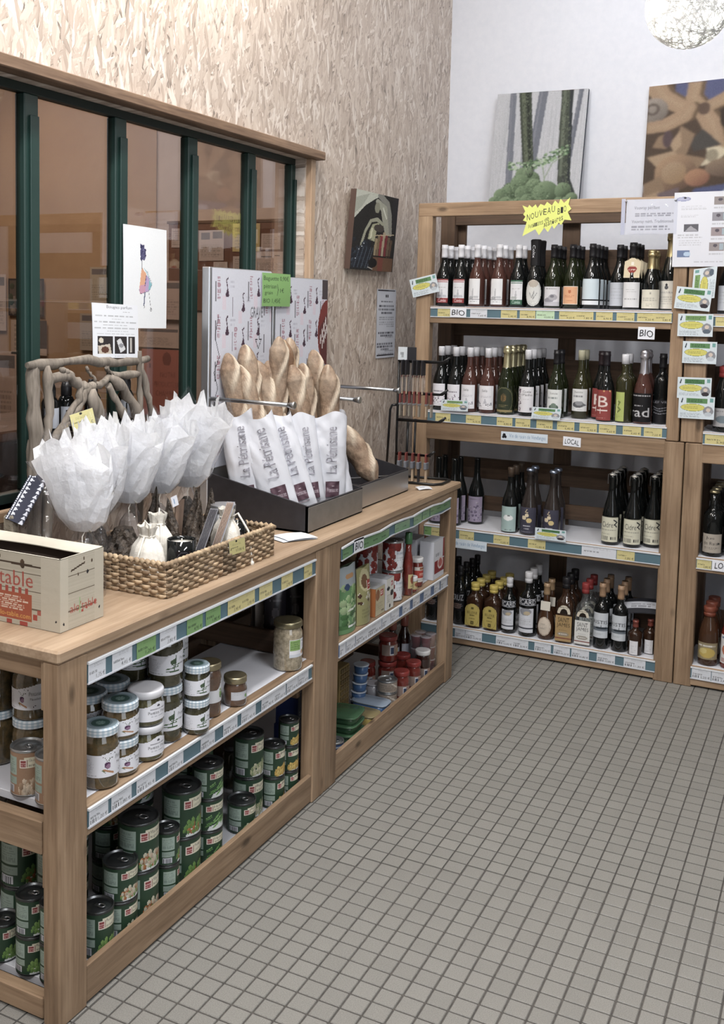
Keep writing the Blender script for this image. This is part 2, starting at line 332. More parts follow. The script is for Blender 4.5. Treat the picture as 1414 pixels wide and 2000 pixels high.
# ---------------------------------------------------------------- lettering and printed pictures
_G = {}
def glyphs(txt):
    if txt not in _G:
        cu = bpy.data.curves.new('t', 'FONT'); cu.body = txt; cu.resolution_u = 2; ob = bpy.data.objects.new('t', cu); COL.objects.link(ob)
        me = bpy.data.meshes.new_from_object(ob.evaluated_get(bpy.context.evaluated_depsgraph_get()))
        V = np.array([v.co[:2] for v in me.vertices]) if len(me.vertices) else np.zeros((0, 2)); F = [tuple(p.vertices) for p in me.polygons]
        bpy.data.objects.remove(ob); bpy.data.curves.remove(cu); bpy.data.meshes.remove(me); _G[txt] = (V, F)
    return _G[txt]
class Img:                                          # a small picture, linear colours, row 0 at the top
    def __init__(s, w, h, col): s.w, s.h = w, h; s.a = np.ones((h, w, 3)) * np.array(col); s.X, s.Y = np.meshgrid((np.arange(w) + .5) / w, (np.arange(h) + .5) / h)
    def put(s, m, col, k=1.0): s.a = s.a * (1 - m[..., None]*k) + np.array(col) * m[..., None] * k; return s
    def rect(s, x0, y0, x1, y1, col, k=1.0): return s.put(((s.X >= x0) & (s.X < x1) & (s.Y >= y0) & (s.Y < y1)).astype(float), col, k)
    def ell(s, cx, cy, rx, ry, col, k=1.0): return s.put((((s.X-cx)/rx)**2 + ((s.Y-cy)/ry)**2 < 1).astype(float), col, k)
    def ring(s, cx, cy, rx, ry, w, col):
        d = np.sqrt(((s.X-cx)/rx)**2 + ((s.Y-cy)/ry)**2); return s.put(((d < 1) & (d > 1 - w)).astype(float), col)
    def ball(s, cx, cy, rx, ry, col, hi, ang=-0.7):  # round thing as a painter shades it
        d2 = ((s.X-cx)/rx)**2 + ((s.Y-cy)/ry)**2; m = (d2 < 1).astype(float); t = np.clip(0.5 - 0.5*((s.X-cx)/rx*math.sin(-ang) + (s.Y-cy)/ry*math.cos(ang)), 0, 1)
        c = np.array(col)*(1-t[..., None]) + np.array(hi)*t[..., None]; s.a = s.a*(1-m[..., None]) + c*m[..., None]; return s
    def poly(s, pts, col, k=1.0):
        m = np.zeros((s.h, s.w), bool); n = len(pts)
        for i in range(n):
            (x0, y0), (x1, y1) = pts[i], pts[(i+1) % n]
            if y0 == y1: continue
            m ^= ((s.Y > min(y0, y1)) & (s.Y <= max(y0, y1)) & (s.X < x0 + (s.Y - y0)*(x1-x0)/(y1-y0)))
        return s.put(m.astype(float), col, k)
    def line(s, pts, wd, col, k=1.0):
        asp = s.h / s.w
        for (x0, y0, *w0), (x1, y1, *w1) in zip(pts[:-1], pts[1:]):
            dx, dy = x1-x0, (y1-y0)*asp; L = dx*dx+dy*dy+1e-12; t = np.clip(((s.X-x0)*dx + (s.Y-y0)*asp*dy)/L, 0, 1)
            a0 = w0[0] if w0 else wd; a1 = w1[0] if w1 else wd
            d = np.hypot(s.X-x0-t*dx, (s.Y-y0)*asp-t*dy); s.put((d < (a0+(a1-a0)*t)/2).astype(float), col, k)
        return s
    def limb(s, pts, wd, dark, light, off=0.25):     # painted trunk or branch: dark body, lighter inner band
        s.line(pts, wd, dark); s.line([(x - wd*off, y, *r) for x, y, *r in pts], wd*0.55, light); return s.line([(x - wd*off*1.3, y, *r) for x, y, *r in pts], wd*0.22, tuple(min(1, c*1.35) for c in light))
    def lines(s, x0, y0, x1, y1, n, col, k=0.5, seed=1, fill=0.55, ragged=0.25):   # rows of print too small to read
        r = random.Random(seed)
        for i in range(n):
            ya = y0 + (y1-y0)*(i + 0.5*(1-fill))/n; yb = ya + (y1-y0)*fill/n; e = x1 - (x1-x0)*ragged*r.random(); x = x0
            while x < e:
                w = (x1-x0)*(0.05+0.12*r.random()); s.rect(x, ya, min(x+w, e), max(yb, ya + 1.01/s.h), col, k*(0.7+0.3*r.random())); x += w + (x1-x0)*0.03
        return s
    def speck(s, x0, y0, x1, y1, n, cols, rr, seed=3, asp=1.0, shade=True):
        r = random.Random(seed)
        for i in range(n):
            c = cols[r.randrange(len(cols))]; q = rr*(0.7+0.6*r.random()); s.ball(x0+(x1-x0)*r.random(), y0+(y1-y0)*r.random(), q, q*asp*s.w/s.h, tuple(x*0.45 for x in c), c)
        return s
    def bars(s, x0, y0, x1, y1, n, col=(0.01, 0.01, 0.012), seed=2):
        r = random.Random(seed); x = x0
        while x < x1: w = (x1-x0)/n*(0.3+0.9*r.random()); s.rect(x, y0, x+w, y1, col); x += w + (x1-x0)/n*(0.4+0.8*r.random())
        return s
    def text(s, txt, x0, y0, x1, y1, col, k=1.0):
        V, F = glyphs(txt)
        if not len(V): return s
        lo, hi = V.min(0), V.max(0); P = (V-lo)/np.maximum(hi-lo, 1e-6); S = 3; W, Hh = s.w*S, s.h*S; m = np.zeros((Hh, W), bool)
        px = (x0 + P[:, 0]*(x1-x0))*W; py = (y1 - P[:, 1]*(y1-y0))*Hh
        for f in F:
            for j in range(1, len(f)-1):
                a, b, c = f[0], f[j], f[j+1]; xs = px[[a, b, c]]; ys = py[[a, b, c]]
                i0, i1 = max(int(xs.min()), 0), min(int(xs.max())+1, W); j0, j1 = max(int(ys.min()), 0), min(int(ys.max())+1, Hh)
                if i1 <= i0 or j1 <= j0: continue
                X, Y = np.meshgrid(np.arange(i0, i1)+.5, np.arange(j0, j1)+.5)
                d = [(xs[q]-xs[p])*(Y-ys[p]) - (ys[q]-ys[p])*(X-xs[p]) for p, q in ((0, 1), (1, 2), (2, 0))]
                m[j0:j1, i0:i1] |= ((d[0] >= 0) & (d[1] >= 0) & (d[2] >= 0)) | ((d[0] <= 0) & (d[1] <= 0) & (d[2] <= 0))
        return s.put(m.reshape(s.h, S, s.w, S).mean((1, 3)), col, k)
    def blur(s, n=1):
        for _ in range(n):
            for ax in (0, 1): s.a = (np.roll(s.a, 1, ax) + s.a*2 + np.roll(s.a, -1, ax))/4
        return s
    def grain(s, amt, seed=5): 
        r = np.random.RandomState(seed); s.a = np.clip(s.a*(1 + amt*(r.rand(s.h, s.w, 1)-.5)), 0, 1); return s
def sheet(p0, du, dv, n=None, curl=0.0):             # plane: lower-left corner, right and up edge vectors, optional bulge along normal
    p0, du, dv = (np.array(a, float) for a in (p0, du, dv)); nn = np.cross(du, dv); nn /= np.linalg.norm(nn)
    return lambda u, v: p0 + du*u + dv*v + nn*(curl*math.sin(PI*u)*0.6 + curl*math.sin(PI*v)*0.4)
def wrap(r, z0, z1, a0, a1, c=(0, 0), taper=None):   # around a jar: a0 is the left edge seen from outside
    return lambda u, v: (c[0] + (r if taper is None else r + taper*v)*math.cos(a0 + (a1-a0)*u), c[1] + (r if taper is None else r + taper*v)*math.sin(a0 + (a1-a0)*u), z0 + (z1-z0)*v)
INK = H('#2a2a2e')
# ---------------------------------------------------------------- the room
WX, WY, CZ = -25.8, 53.0, 66.0        # left wall face, back wall face, ceiling
def slab(name, lo, hi, mat):
    return tag(MB().box(lo, hi, mat).build(name), kind='structure')
slab('ceiling', (WX - 85, -75, CZ), (50, WY + 3, CZ + 3), 'ceiling_white')
slab('wall_back', (WX - 85, WY, -2), (50, WY + 3, CZ), 'white_wall')
slab('wall_right', (47, -75, -2), (50, WY, CZ), 'shop_wall')
slab('wall_front', (WX - 85, -78, -2), (50, -75, CZ), 'shop_wall')
# left wall of chipboard with the opening of the office window
WIN_Y0, WIN_Y1, WIN_Z0, WIN_Z1 = -34.0, 23.6, 18.7, 39.45; WT = 1.3
b = MB()
for lo, hi in (((WX-WT, -75, WIN_Z1), (WX, WY, CZ)), ((WX-WT, WIN_Y1, -2), (WX, WY, WIN_Z1)), ((WX-WT, -75, -2), (WX, WIN_Y1, WIN_Z0)), ((WX-WT, -75, WIN_Z0), (WX, WIN_Y0, WIN_Z1))): b.box(lo, hi, 'osb')
tag(b.build('wall_left'), kind='structure')
# floor: dark mortar bed with every tile set on it
fl = tag(MB().box((WX - 85, -75, -2), (50, WY, -0.05), 'grout').build('floor'), kind='structure')
tm = MB().box((-0.46, -0.46, -0.3), (0.46, 0.46, 0.0), 'tile', ch=0.03).mesh('tile')
cells = [(i + 0.5, j + 0.5) for i in range(-25, 47) for j in range(-46, 53)]
near = [c for c in cells if c[0] > -16.2 and in_frame(c[0], c[1], 0, 20)]
near.sort(key=lambda c: (c[0]-CAM_POS[0])**2 + (c[1]-CAM_POS[1])**2); near = near[:300]; ns = set(near)
for c in near: link('tile', tm, fl, (c[0], c[1], 0))
b = MB()
for c in cells:
    if c not in ns:
        g = 0.95 + 0.1 * rnd.random(); b.box((c[0]-.46, c[1]-.46, -.3), (c[0]+.46, c[1]+.46, 0), 'tile', (g, g, g))
tag(b.build('far_tiles', fl), kind='stuff')
# office window: green metal bars, panes, wooden surround
w1 = tag(link('window_1', None), kind='structure')
GX = -26.95
MUL = [-3.65, 3.43, 10.5, 17.55, 23.55]; MUL = [-31.9, -24.8, -17.75, -10.7] + MUL
b = MB(); b.box((GX-.25, WIN_Y0, WIN_Z1-.45), (GX+.35, WIN_Y1, WIN_Z1), 'green_edge', ch=.03); b.build('top_rail', w1)
b = MB(); b.box((GX-.25, WIN_Y0, WIN_Z0), (GX+.35, WIN_Y1, WIN_Z0+.5), 'green_edge', ch=.03); b.build('bottom_rail', w1)
bm = MB().box((-.3, -.5, WIN_Z0+.5), (.35, .5, WIN_Z1-.45), 'green_paint', ch=.05); bm.box((.35, -.2, WIN_Z0+.5), (.5, .42, WIN_Z1-1.5), 'green_paint', ch=.03); bm = bm.mesh('glazing_bar')
for y in MUL: link('glazing_bar', bm, w1, (GX, y - (0.05 if y < 23 else 0), 0))
ys = [WIN_Y0] + MUL
for y0, y1 in zip(ys[:-1], ys[1:]): MB().box((GX-.06, y0+.4, WIN_Z0+.4), (GX+.06, y1-.4, WIN_Z1-.4), 'pane').build('pane', w1)
tag(MB().box((WX-.1, WIN_Y0-1, WIN_Z1), (WX+.95, 25.0, WIN_Z1+.6), 'trim_y', ch=.05).build('trim_1'), kind='structure')
tag(MB().box((WX-.1, WIN_Y1+.2, WIN_Z0-.5), (WX+.45, WIN_Y1+.85, WIN_Z1), 'trim_z', ch=.04).build('trim_2'), kind='structure')
tag(MB().box((GX-.2, WIN_Y0-1, WIN_Z0-.55), (WX+.4, WIN_Y1+.2, WIN_Z0), 'wood_y', ch=.05).build('trim_3'), kind='structure')
# the office behind the glass
slab('wall_office_left', (WX-88, -75, -2), (WX-85, WY+3, CZ), 'ochre_wall')
b = MB(); b.box((WX-85, WY-1.2, -2), (WX-34.0, WY, CZ), 'ochre_wall'); tag(b.build('wall_office_far'), kind='structure')
b = MB(); b.box((WX-34.0, WY-1.0, -2), (WX-WT, WY, CZ), 'office_pale'); tag(b.build('wall_office_end'), kind='structure')
slab('wall_office_front', (WX-40, -77, -2), (WX-WT, -74, CZ), 'office_pale')
# ---------------------------------------------------------------- shop furniture
def bar(b, lo, hi, mat, ch=0.045): b.box(lo, hi, mat, ch=ch)
def piece(name, lo, hi, mat, parent, ch=0.045): return MB().box(lo, hi, mat, ch=ch).build(name, parent)
YEL, WHT, GRN, TEAL, LGRN = H('#cdc282'), H('#d2d6de'), H('#77a062'), H('#557380'), H('#bcd8b4')
GR2 = H('#6d9469')
def tag_img(col, price, barcode, seed):
    im = Img(30, 20, col); im.lines(.35, .06, .9, .26, 2, INK, .3, seed); im.lines(.06, .42, .62, .6, 2, INK, .6, seed + 9, .7)
    if barcode: im.bars(.08, .64, .36, .9, 9)
    if price: im.text(price, .46, .66, .95, .92, (0.01, 0.01, 0.012))
    return im.grain(.04).a
def price_rail(parent, a, b, z0, z1, axis, depth, tags, barcode=False, sag=0.0, band=TEAL):
    """axis 'y': rail on a face looking +x, a..b along y; axis 'x': rail on a face looking -y, a..b along x"""
    m = MB(); n = 10 if sag else 1
    def wob(t): return sag * math.sin(t * 9.0) * 0.5
    P = (lambda t, d, z: (depth + d, t, z)) if axis == 'y' else (lambda t, d, z: (t, depth - d, z))
    for i in range(n):
        t0, t1 = a + (b-a)*i/n, a + (b-a)*(i+1)/n; w0, w1 = wob(t0), wob(t1)
        for zz0, zz1, d, c in ((z0, z1 - .1, .05, band), (z1 - .1, z1, .12, H('#d8dce2')), (z0 - .05, z0 + .02, .09, H('#c8ccd4'))):
            q = [P(t, dd, z + (w0 if t == t0 else w1)) for t in (t0, t1) for dd in (0, d) for z in (zz0, zz1)]
            bb = m.add(q)
            for f in ((0, 1, 3, 2), (4, 6, 7, 5), (2, 3, 7, 6), (0, 4, 5, 1), (1, 5, 7, 3), (0, 2, 6, 4)): m.face([bb + k for k in f], 'satin', c)
    r = m.build('price_rail', parent)
    for i, (t0, t1, col, price) in enumerate(tags):
        dz = wob((t0 + t1) / 2); lift = 0.0
        if isinstance(col, tuple) and len(col) == 4: lift = col[3]; col = col[:3]
        p0 = np.array(P(t0, .075, z0 + .02 + dz + lift)); du = np.array(P(t1, .075, 0)) - np.array(P(t0, .075, 0)); dv = np.array((0, 0, z1 - z0 - .13))
        mb = MB().grid(sheet(p0, du, dv), tag_img(col, price, barcode and col == WHT, i + int(z0*7)), 'laminated', sm=False)
        mb.build('price_tag', r)
    return r
def bio_card(parent, p0, du, dv, word, seed=0, name='handwritten_tag'):
    """white card with the word written in thick black felt pen"""
    m = MB(); f = sheet(p0, du, dv); n = np.cross(du, dv); n = n / np.linalg.norm(n) * 0.02
    m.grid(f, Img(6, 4, H('#e3e6ee')).a, 'paper', False)
    p0, du, dv = (np.array(v, float) for v in (p0, du, dv))
    m.text(word, lambda u, v: p0 + n + du*(.1 + .8*u + .02*v) + dv*(.2 + .55*v + .05*math.sin(5*u)), 'paper', (0.012, 0.012, 0.015))
    return m.build(name, parent)

# --- counter: two open shelf units under one continuous worktop
XF, XB = -16.1, -25.3
top = MB(); top.box((-25.6, -13.75, 14.93), (-16.02, 32.0, 15.45), 'board_y', ch=.09)
tag(top.build('worktop'), 'long pale wooden worktop running over both shelf units along the chipboard wall', 'worktop')
def unit(label, y0, y1, posts, near):
    r = thing('shelf_unit', label, 'shelf unit', ((XF+XB)/2, (y0+y1)/2, 0)); o = np.array(r.location) / U
    def pc(name, lo, hi, mat, ch=.045): return MB().box(np.array(lo) - o, np.array(hi) - o, mat, ch=ch).build(name, r)
    for a, b in posts:
        pc('post', (XF-.85, a, 0), (XF, b, 14.93), 'wood_z', .07); pc('post', (XB, a, 0), (XB+.85, b, 14.93), 'wood_z', .07)
    ya, yb = posts[0][1], posts[-1][0]
    pc('apron', (XF-.36, ya, 13.6), (XF-.08, yb, 14.93), 'wood_y'); zm = 8.55 if near else 8.75
    pc('shelf_lip', (XF-.55, ya, zm-1.3), (XF-.05, yb, zm-.01), 'wood_y'); pc('bottom_rail', (XF-.34, ya, .1), (XF-.06, yb, 1.72), 'wood_y', .05)
    pc('shelf_board', (-22.4, ya-.6, zm-.35), (XF-.55, yb+.6, zm), 'white_melamine', .02); pc('shelf_board', (-24.4, ya-.6, .55), (XF-.34, yb+.6, .92), 'white_melamine', .02)
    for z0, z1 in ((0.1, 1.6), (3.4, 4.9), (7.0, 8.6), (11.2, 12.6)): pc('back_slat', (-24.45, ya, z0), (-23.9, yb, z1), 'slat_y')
    return r, o, pc, ya, yb
r, o, pc, ya, yb = unit('near wooden shelf unit holding vegetable jars above green cans', -13.65, 9.33, [(-13.65, -11.95), (7.85, 9.33)], True)
for z0, z1, y in ((14.0, 14.93, -13.3), (7.0, 8.38, -13.6), (0.1, 1.0, -13.55)): pc('end_rail', (-24.4, y, z0), (XF-.95, y+.55, z1), 'wood_x')
pc('end_strut', (XF-1.0, -13.55, 12.9), (XF-.86, -12.9, 14.93), 'wood_z', .02); pc('end_strut', (XF-1.0, -13.5, 5.6), (XF-.86, -12.9, 8.3), 'wood_z', .02)
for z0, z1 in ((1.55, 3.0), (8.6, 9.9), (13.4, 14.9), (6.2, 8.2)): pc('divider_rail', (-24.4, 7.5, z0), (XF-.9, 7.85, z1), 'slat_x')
def place(tags): return [(a-o[1], b-o[1], c, p) for a, b, c, p in tags]
W, Y, G = WHT, YEL, GRN
price_rail(r, ya-o[1]+.02, yb-o[1]-.1, 13.62, 14.5, 'y', XF-.08-o[0], place([(-12.02+.1, -10.84, W, '1,75 €'), (-10.43, -9.1, W, '4,45 €'), (-8.78, -7.42, G, '1,20 €'), (-7.13, -5.87, W, '3,80 €'), (-5.05, -3.76, G, '4,95 €'), (-3.49, -2.21, G, '1,80 €'), (-1.57, -.3, Y, '3,90 €'), (-.3, 1.0, Y, '3,95 €'), (1.44, 2.8, Y, '4,60 €'), (3.76, 5.02, Y, '2,90 €'), (6.32, 7.3, Y, '3,40 €')]))
price_rail(r, ya-o[1]+.02, yb-o[1]-.35, 7.62, 8.42, 'y', XF-.05-o[0], place([(-11.9, -10.69, W, '1,20 €'), (-10.49, -9.13, W, '1,80 €'), (-8.79, -7.42, W, '0,95 €'), (-6.48, -5.28, W, '1,50 €'), (-3.86, -2.63, W, '1,70 €'), (-1.89, -.57, W, '2,20 €'), (-.21, 1.22, W, '1,45 €'), (1.8, 3.14, W, '1,90 €'), (3.14, 4.42, W, '1,65 €'), (4.51, 5.81, W, '3,90 €'), (5.84, 7.05, W, '2,10 €')]), True)
r, o, pc, ya, yb = unit('far wooden shelf unit holding tomato cans and sauces beside the bottle rack', 9.37, 31.4, [(9.37, 10.95), (29.9, 31.4)], False)
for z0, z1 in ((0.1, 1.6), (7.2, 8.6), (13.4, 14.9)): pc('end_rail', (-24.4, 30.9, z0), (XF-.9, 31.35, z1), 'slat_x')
g2 = [(12.58+.0, 14.02, W, None)]
rl = price_rail(r, ya-o[1]+.1, yb-o[1]-.1, 13.75, 14.55, 'y', XF-.02-o[0], place([(11.1, 12.5, GR2, None), (14.05, 15.44, GR2, None), (15.44, 16.77, GR2, None), (16.77, 18.07, GR2, None), (19.01, 20.31, GR2, None), (20.31, 21.65, GR2, None), (22.33, 23.9, GR2, None), (24.0, 25.39, GR2, None), (25.49, 26.82, GR2, None), (26.82, 28.19, GR2, None), (28.19, 29.61, GR2, None)]), False, .16)
bio_card(rl, (XF+.1-o[0], 12.6-o[1], 13.78), (0, 1.4, 0), (0, 0, .85), 'BIO')
price_rail(r, ya-o[1]+.1, yb-o[1]-.1, 7.75, 8.6, 'y', XF-.05-o[0], place([(11.05, 11.91, W, ''), (11.97, 13.25, W, '2,35 €'), (13.32, 15.07, W, '3,40 €'), (15.07, 17.3, W, '1,85 €'), (17.37, 18.8, W, ''), (18.85, 20.23, W, '2,10 €'), (20.81, 22.17, W, '1,30 €'), (22.69, 24.03, W, '1,90 €'), (24.76, 26.16, W, '2,60 €'), (26.84, 28.01, W, '1,15 €'), (28.21, 29.6, W, '')]), True, 0, H('#5c7398'))

# --- bottle racks against the back wall
YF, YB = 38.95, 45.3
def rack(label, x0, x1, top_post, low_post, shelves, slats_v):
    r = thing('bottle_rack', label, 'rack', ((x0+x1)/2, (YF+YB)/2, 0)); o = np.array(r.location)/U
    def pc(name, lo, hi, mat, ch=.045): return MB().box(np.array(lo)-o, np.array(hi)-o, mat, ch=ch).build(name, r)
    for (a, b), z0, z1, off in [(q, 19.0, 37.6, 0) for q in top_post] + [(q, 0, 18.95, .04) for q in low_post]:
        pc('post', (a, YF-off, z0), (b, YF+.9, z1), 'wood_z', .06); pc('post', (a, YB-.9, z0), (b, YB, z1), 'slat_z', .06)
    a, b = top_post[0][1], top_post[1][0]
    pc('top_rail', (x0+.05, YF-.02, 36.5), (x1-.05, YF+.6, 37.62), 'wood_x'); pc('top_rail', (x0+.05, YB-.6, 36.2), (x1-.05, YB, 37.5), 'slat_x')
    for z, lip in shelves:
        pc('shelf_board', (a-.3, YF+.1, z-.4), (b+.3, YB-.05, z), 'white_melamine' if z < 30 else 'slat_x', .02); pc('shelf_rail', (a-.02, YF-.03, z-lip), (b+.02, YF+.45, z-.03), 'wood_x')
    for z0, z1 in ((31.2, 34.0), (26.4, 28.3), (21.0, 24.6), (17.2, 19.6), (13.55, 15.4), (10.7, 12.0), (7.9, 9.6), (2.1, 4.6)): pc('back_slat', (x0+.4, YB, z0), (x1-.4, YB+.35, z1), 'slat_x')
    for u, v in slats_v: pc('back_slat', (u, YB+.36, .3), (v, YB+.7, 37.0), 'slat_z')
    return r, o, pc
r1, o1, pc1 = rack('tall wooden bottle rack full of wine with a yellow star sign on its top rail', -23.05, -1.1, [(-23.05, -21.75), (-2.1, -1.13)], [(-23.05, -21.7), (-2.15, -.68)], [(28.97, 1.42), (20.1, 2.45), (10.22, 1.3), (1.65, 1.5)], [(-22.6, -21.1), (-12.4, -10.9), (-3.0, -1.6)])
def place(tags): return [(a-o1[0], b-o1[0], c, p) for a, b, c, p in tags]
def rr(z0, z1, tags, bc=False, a=-21.65, b=-2.0): return price_rail(r1, a-o1[0], b-o1[0], z0, z1, 'x', YF-.05-o1[1], place(tags), bc)
q = rr(28.1, 28.88, [(-21.0, -19.89, Y, '7,10 €'), (-18.11, -16.65, W, '7,60 €'), (-15.47, -14.12, Y, '5,40 €'), (-13.89, -12.6, Y, '8,90 €'), (-12.54, -11.04, LGRN, '10,00 €'), (-10.66, -9.36, Y, '9,50 €'), (-9.36, -7.95, Y, '7,80 €'), (-7.75, -6.46, Y, '8,90 €'), (-6.16, -4.81, Y, '10,00 €'), (-4.6, -3.27, Y, '9,20 €'), (-3.27, -2.05, Y, '9,80 €')])
bio_card(q, (-19.85-o1[0], YF-.2-o1[1], 28.08), (1.42, 0, 0), (0, 0, .82), 'BIO')
rr(19.22, 20.05, [(-20.91, -19.56, Y, '4,80 €'), (-18.18, -16.86, Y, '9,75 €'), (-15.5, -14.17, Y, '8,80 €'), (-13.91, -12.67, Y, '7,60 €'), (-12.16, -10.83, Y, '5,90 €'), (-10.47, -9.08, Y, '6,40 €'), (-8.67, -7.29, Y, '5,90 €'), (-7.14, -5.81, Y, '9,60 €'), (-5.29, -3.9, Y, '6,60 €'), (-3.69, -2.33, Y, '7,50 €')])
q = rr(9.28, 10.15, [(-21.6, -20.98, G, None), (-20.97, -19.45, Y, '11,50 €'), (-18.44, -17.13, Y, '11,80 €'), (-15.42, -14.05, Y, '12,85 €'), (-12.48, -11.02, Y, '12,80 €'), (-8.07, -5.35, W, None), (-5.3, -3.93, Y, '3,80 €')])
rr(.72, 1.58, [(-18.53, -17.62, W, '9,20 €'), (-17.59, -16.12, W, '10,90 €'), (-14.89, -13.45, W, '12,00 €'), (-13.45, -12.12, W, '20,90 €'), (-11.6, -10.23, W, '13,95 €'), (-10.01, -8.67, W, '16,20 €'), (-8.54, -7.12, W, '16,40 €'), (-6.5, -5.06, W, '10,80 €'), (-4.38, -2.71, W, '11,30 €')], True)
def stuck(name, label, cat, p0, du, dv, img, mat='laminated', curl=0.0, group=None, extra=None):
    """a thin printed card or paper with its own back face"""
    m = MB().grid(sheet((0, 0, 0), du, dv, curl=curl), img, mat); du, dv = (np.array(v, float) for v in (du, dv)); n = np.cross(du, dv); n = n/np.linalg.norm(n)*-.02
    f = sheet((0, 0, 0), du, dv, curl=curl); m.surf(lambda u, v: f(1-u, v) + n, 3, 3, 'paper', H('#d8dbe2'))
    if extra: extra(m)
    return tag(m.build(name, None, p0), label, cat, group)
# cards written by hand, and the two strips naming local wine
def felt(name, label, p0, du, dv, word):
    o = tag(link(name, None, None, p0), label, 'tag'); bio_card(o, (0, 0, 0), du, dv, word, name='card')
    return o
felt('bio_tag', 'white BIO tag in black felt pen under the first rack shelf at right', (-4.49, YF-.08, 26.75), (1.25, 0, 0), (0, 0, .95), 'BIO')
felt('local_tag', 'white LOCAL tag in black felt pen on the thick middle beam of the rack', (-9.94, YF-.08, 18.0), (1.42, 0, -.05), (0, 0, .75), 'LOCAL')
def strip_img():
    im = Img(90, 18, H('#cfdbe6')); im.ell(.07, .42, .035, .22, INK).ell(.05, .62, .025, .18, INK).ell(.1, .62, .022, .18, INK); im.text('Vin de raisin de Vendanges', .18, .22, .96, .8, H('#6b8fb5')); return im.a
stuck('wine_strip', 'pale blue printed strip with a grape bunch on the thick middle beam', 'sign', (-15.1, YF-.09, 18.05), (3.9, 0, 0), (0, 0, .72), strip_img())
stuck('wine_strip', 'pale blue printed strip with a grape bunch under the third shelf by the counter', 'sign', (-19.88, YF-.3, 8.55), (3.95, 0, 0), (0, 0, .75), strip_img())

r2, o2, pc2 = rack('right-hand wooden rack cut off by the right edge of the photo', -.98, 21.0, [(-.98, .6), (19.5, 21.0)], [(-.6, .72), (19.6, 20.9)], [(28.8, 1.3), (19.9, 2.4), (10.3, 1.2), (1.75, 1.6)], [(8.5, 10.0)])
def r2rail(z0, z1, tags, bc=False): return price_rail(r2, .65-o2[0], 19.4-o2[0], z0, z1, 'x', YF-.05-o2[1], [(a-o2[0], b-o2[0], c, p) for a, b, c, p in tags], bc)
r2rail(27.9, 28.7, [(1.1, 2.5, Y, '9,90 €'), (3.2, 4.6, Y, '8,40 €'), (6.0, 7.4, Y, '7,20 €')])
r2rail(19.0, 19.85, [(.8, 2.6, Y, '5,90 €'), (3.2, 4.6, Y, '6,40 €'), (6.0, 7.4, Y, '7,20 €')])
q = r2rail(9.4, 10.2, [(.7, 1.75, Y, '2,80 €'), (4.6, 6.0, Y, '3,40 €')]); bio_card(q, (1.8-o2[0], YF-.2-o2[1], 9.38), (1.9, 0, 0), (0, 0, .85), 'LOCAL')
r2rail(.75, 1.65, [(.75, 2.15, W, '2,20 €'), (2.2, 3.6, W, '3,60 €'), (3.7, 5.1, W, '3,10 €')], True)
# ---------------------------------------------------------------- bottles
ORD = ['front', 'second', 'third', 'fourth', 'fifth', 'sixth']
NTH = ['first', 'second', 'third', 'fourth', 'fifth', 'sixth', 'seventh', 'eighth', 'ninth', 'tenth', 'eleventh', 'twelfth', 'thirteenth', 'fourteenth', 'fifteenth']
SHAPES = {
 'burgundy': [(0, .93), (.012, 1), (.40, 1), (.46, .97), (.52, .88), (.58, .73), (.64, .57), (.70, .45), (.76, .38), (.97, .36), (1, .35)],
 'bordeaux': [(0, .93), (.012, 1), (.57, 1), (.615, .97), (.65, .88), (.68, .70), (.70, .54), (.73, .44), (.78, .40), (1, .39)],
 'champagne': [(0, .93), (.012, 1), (.40, 1), (.47, .96), (.54, .84), (.62, .66), (.70, .48), (.78, .39), (.94, .37), (.945, .43), (.965, .43), (1, .38)],
 'cider': [(0, .93), (.012, 1), (.38, 1), (.46, .94), (.56, .76), (.66, .54), (.76, .40), (.92, .35), (.93, .41), (.965, .41), (1, .3)],
 'crown': [(0, .93), (.012, 1), (.36, 1), (.44, .95), (.54, .76), (.64, .55), (.74, .41), (.9, .34), (.905, .4), (.95, .4), (1, .36)],
 'spirit': [(0, .94), (.012, 1), (.56, 1), (.61, .96), (.65, .84), (.69, .58), (.73, .42), (.8, .37), (1, .37)],
 'decanter': [(0, .8), (.012, .86), (.08, .95), (.22, 1), (.38, .9), (.5, .68), (.6, .46), (.68, .36), (1, .33)],
 'flask': [(0, .94), (.012, 1), (.62, 1), (.68, .9), (.74, .55), (.78, .42), (1, .42)],
 'juice': [(0, .92), (.02, 1), (.5, 1), (.6, .95), (.7, .78), (.8, .56), (.86, .5), (1, .5)],
}
def foil_img(c, n=10):
    im = Img(n, 8, c); return im.grain(.5, 11).a
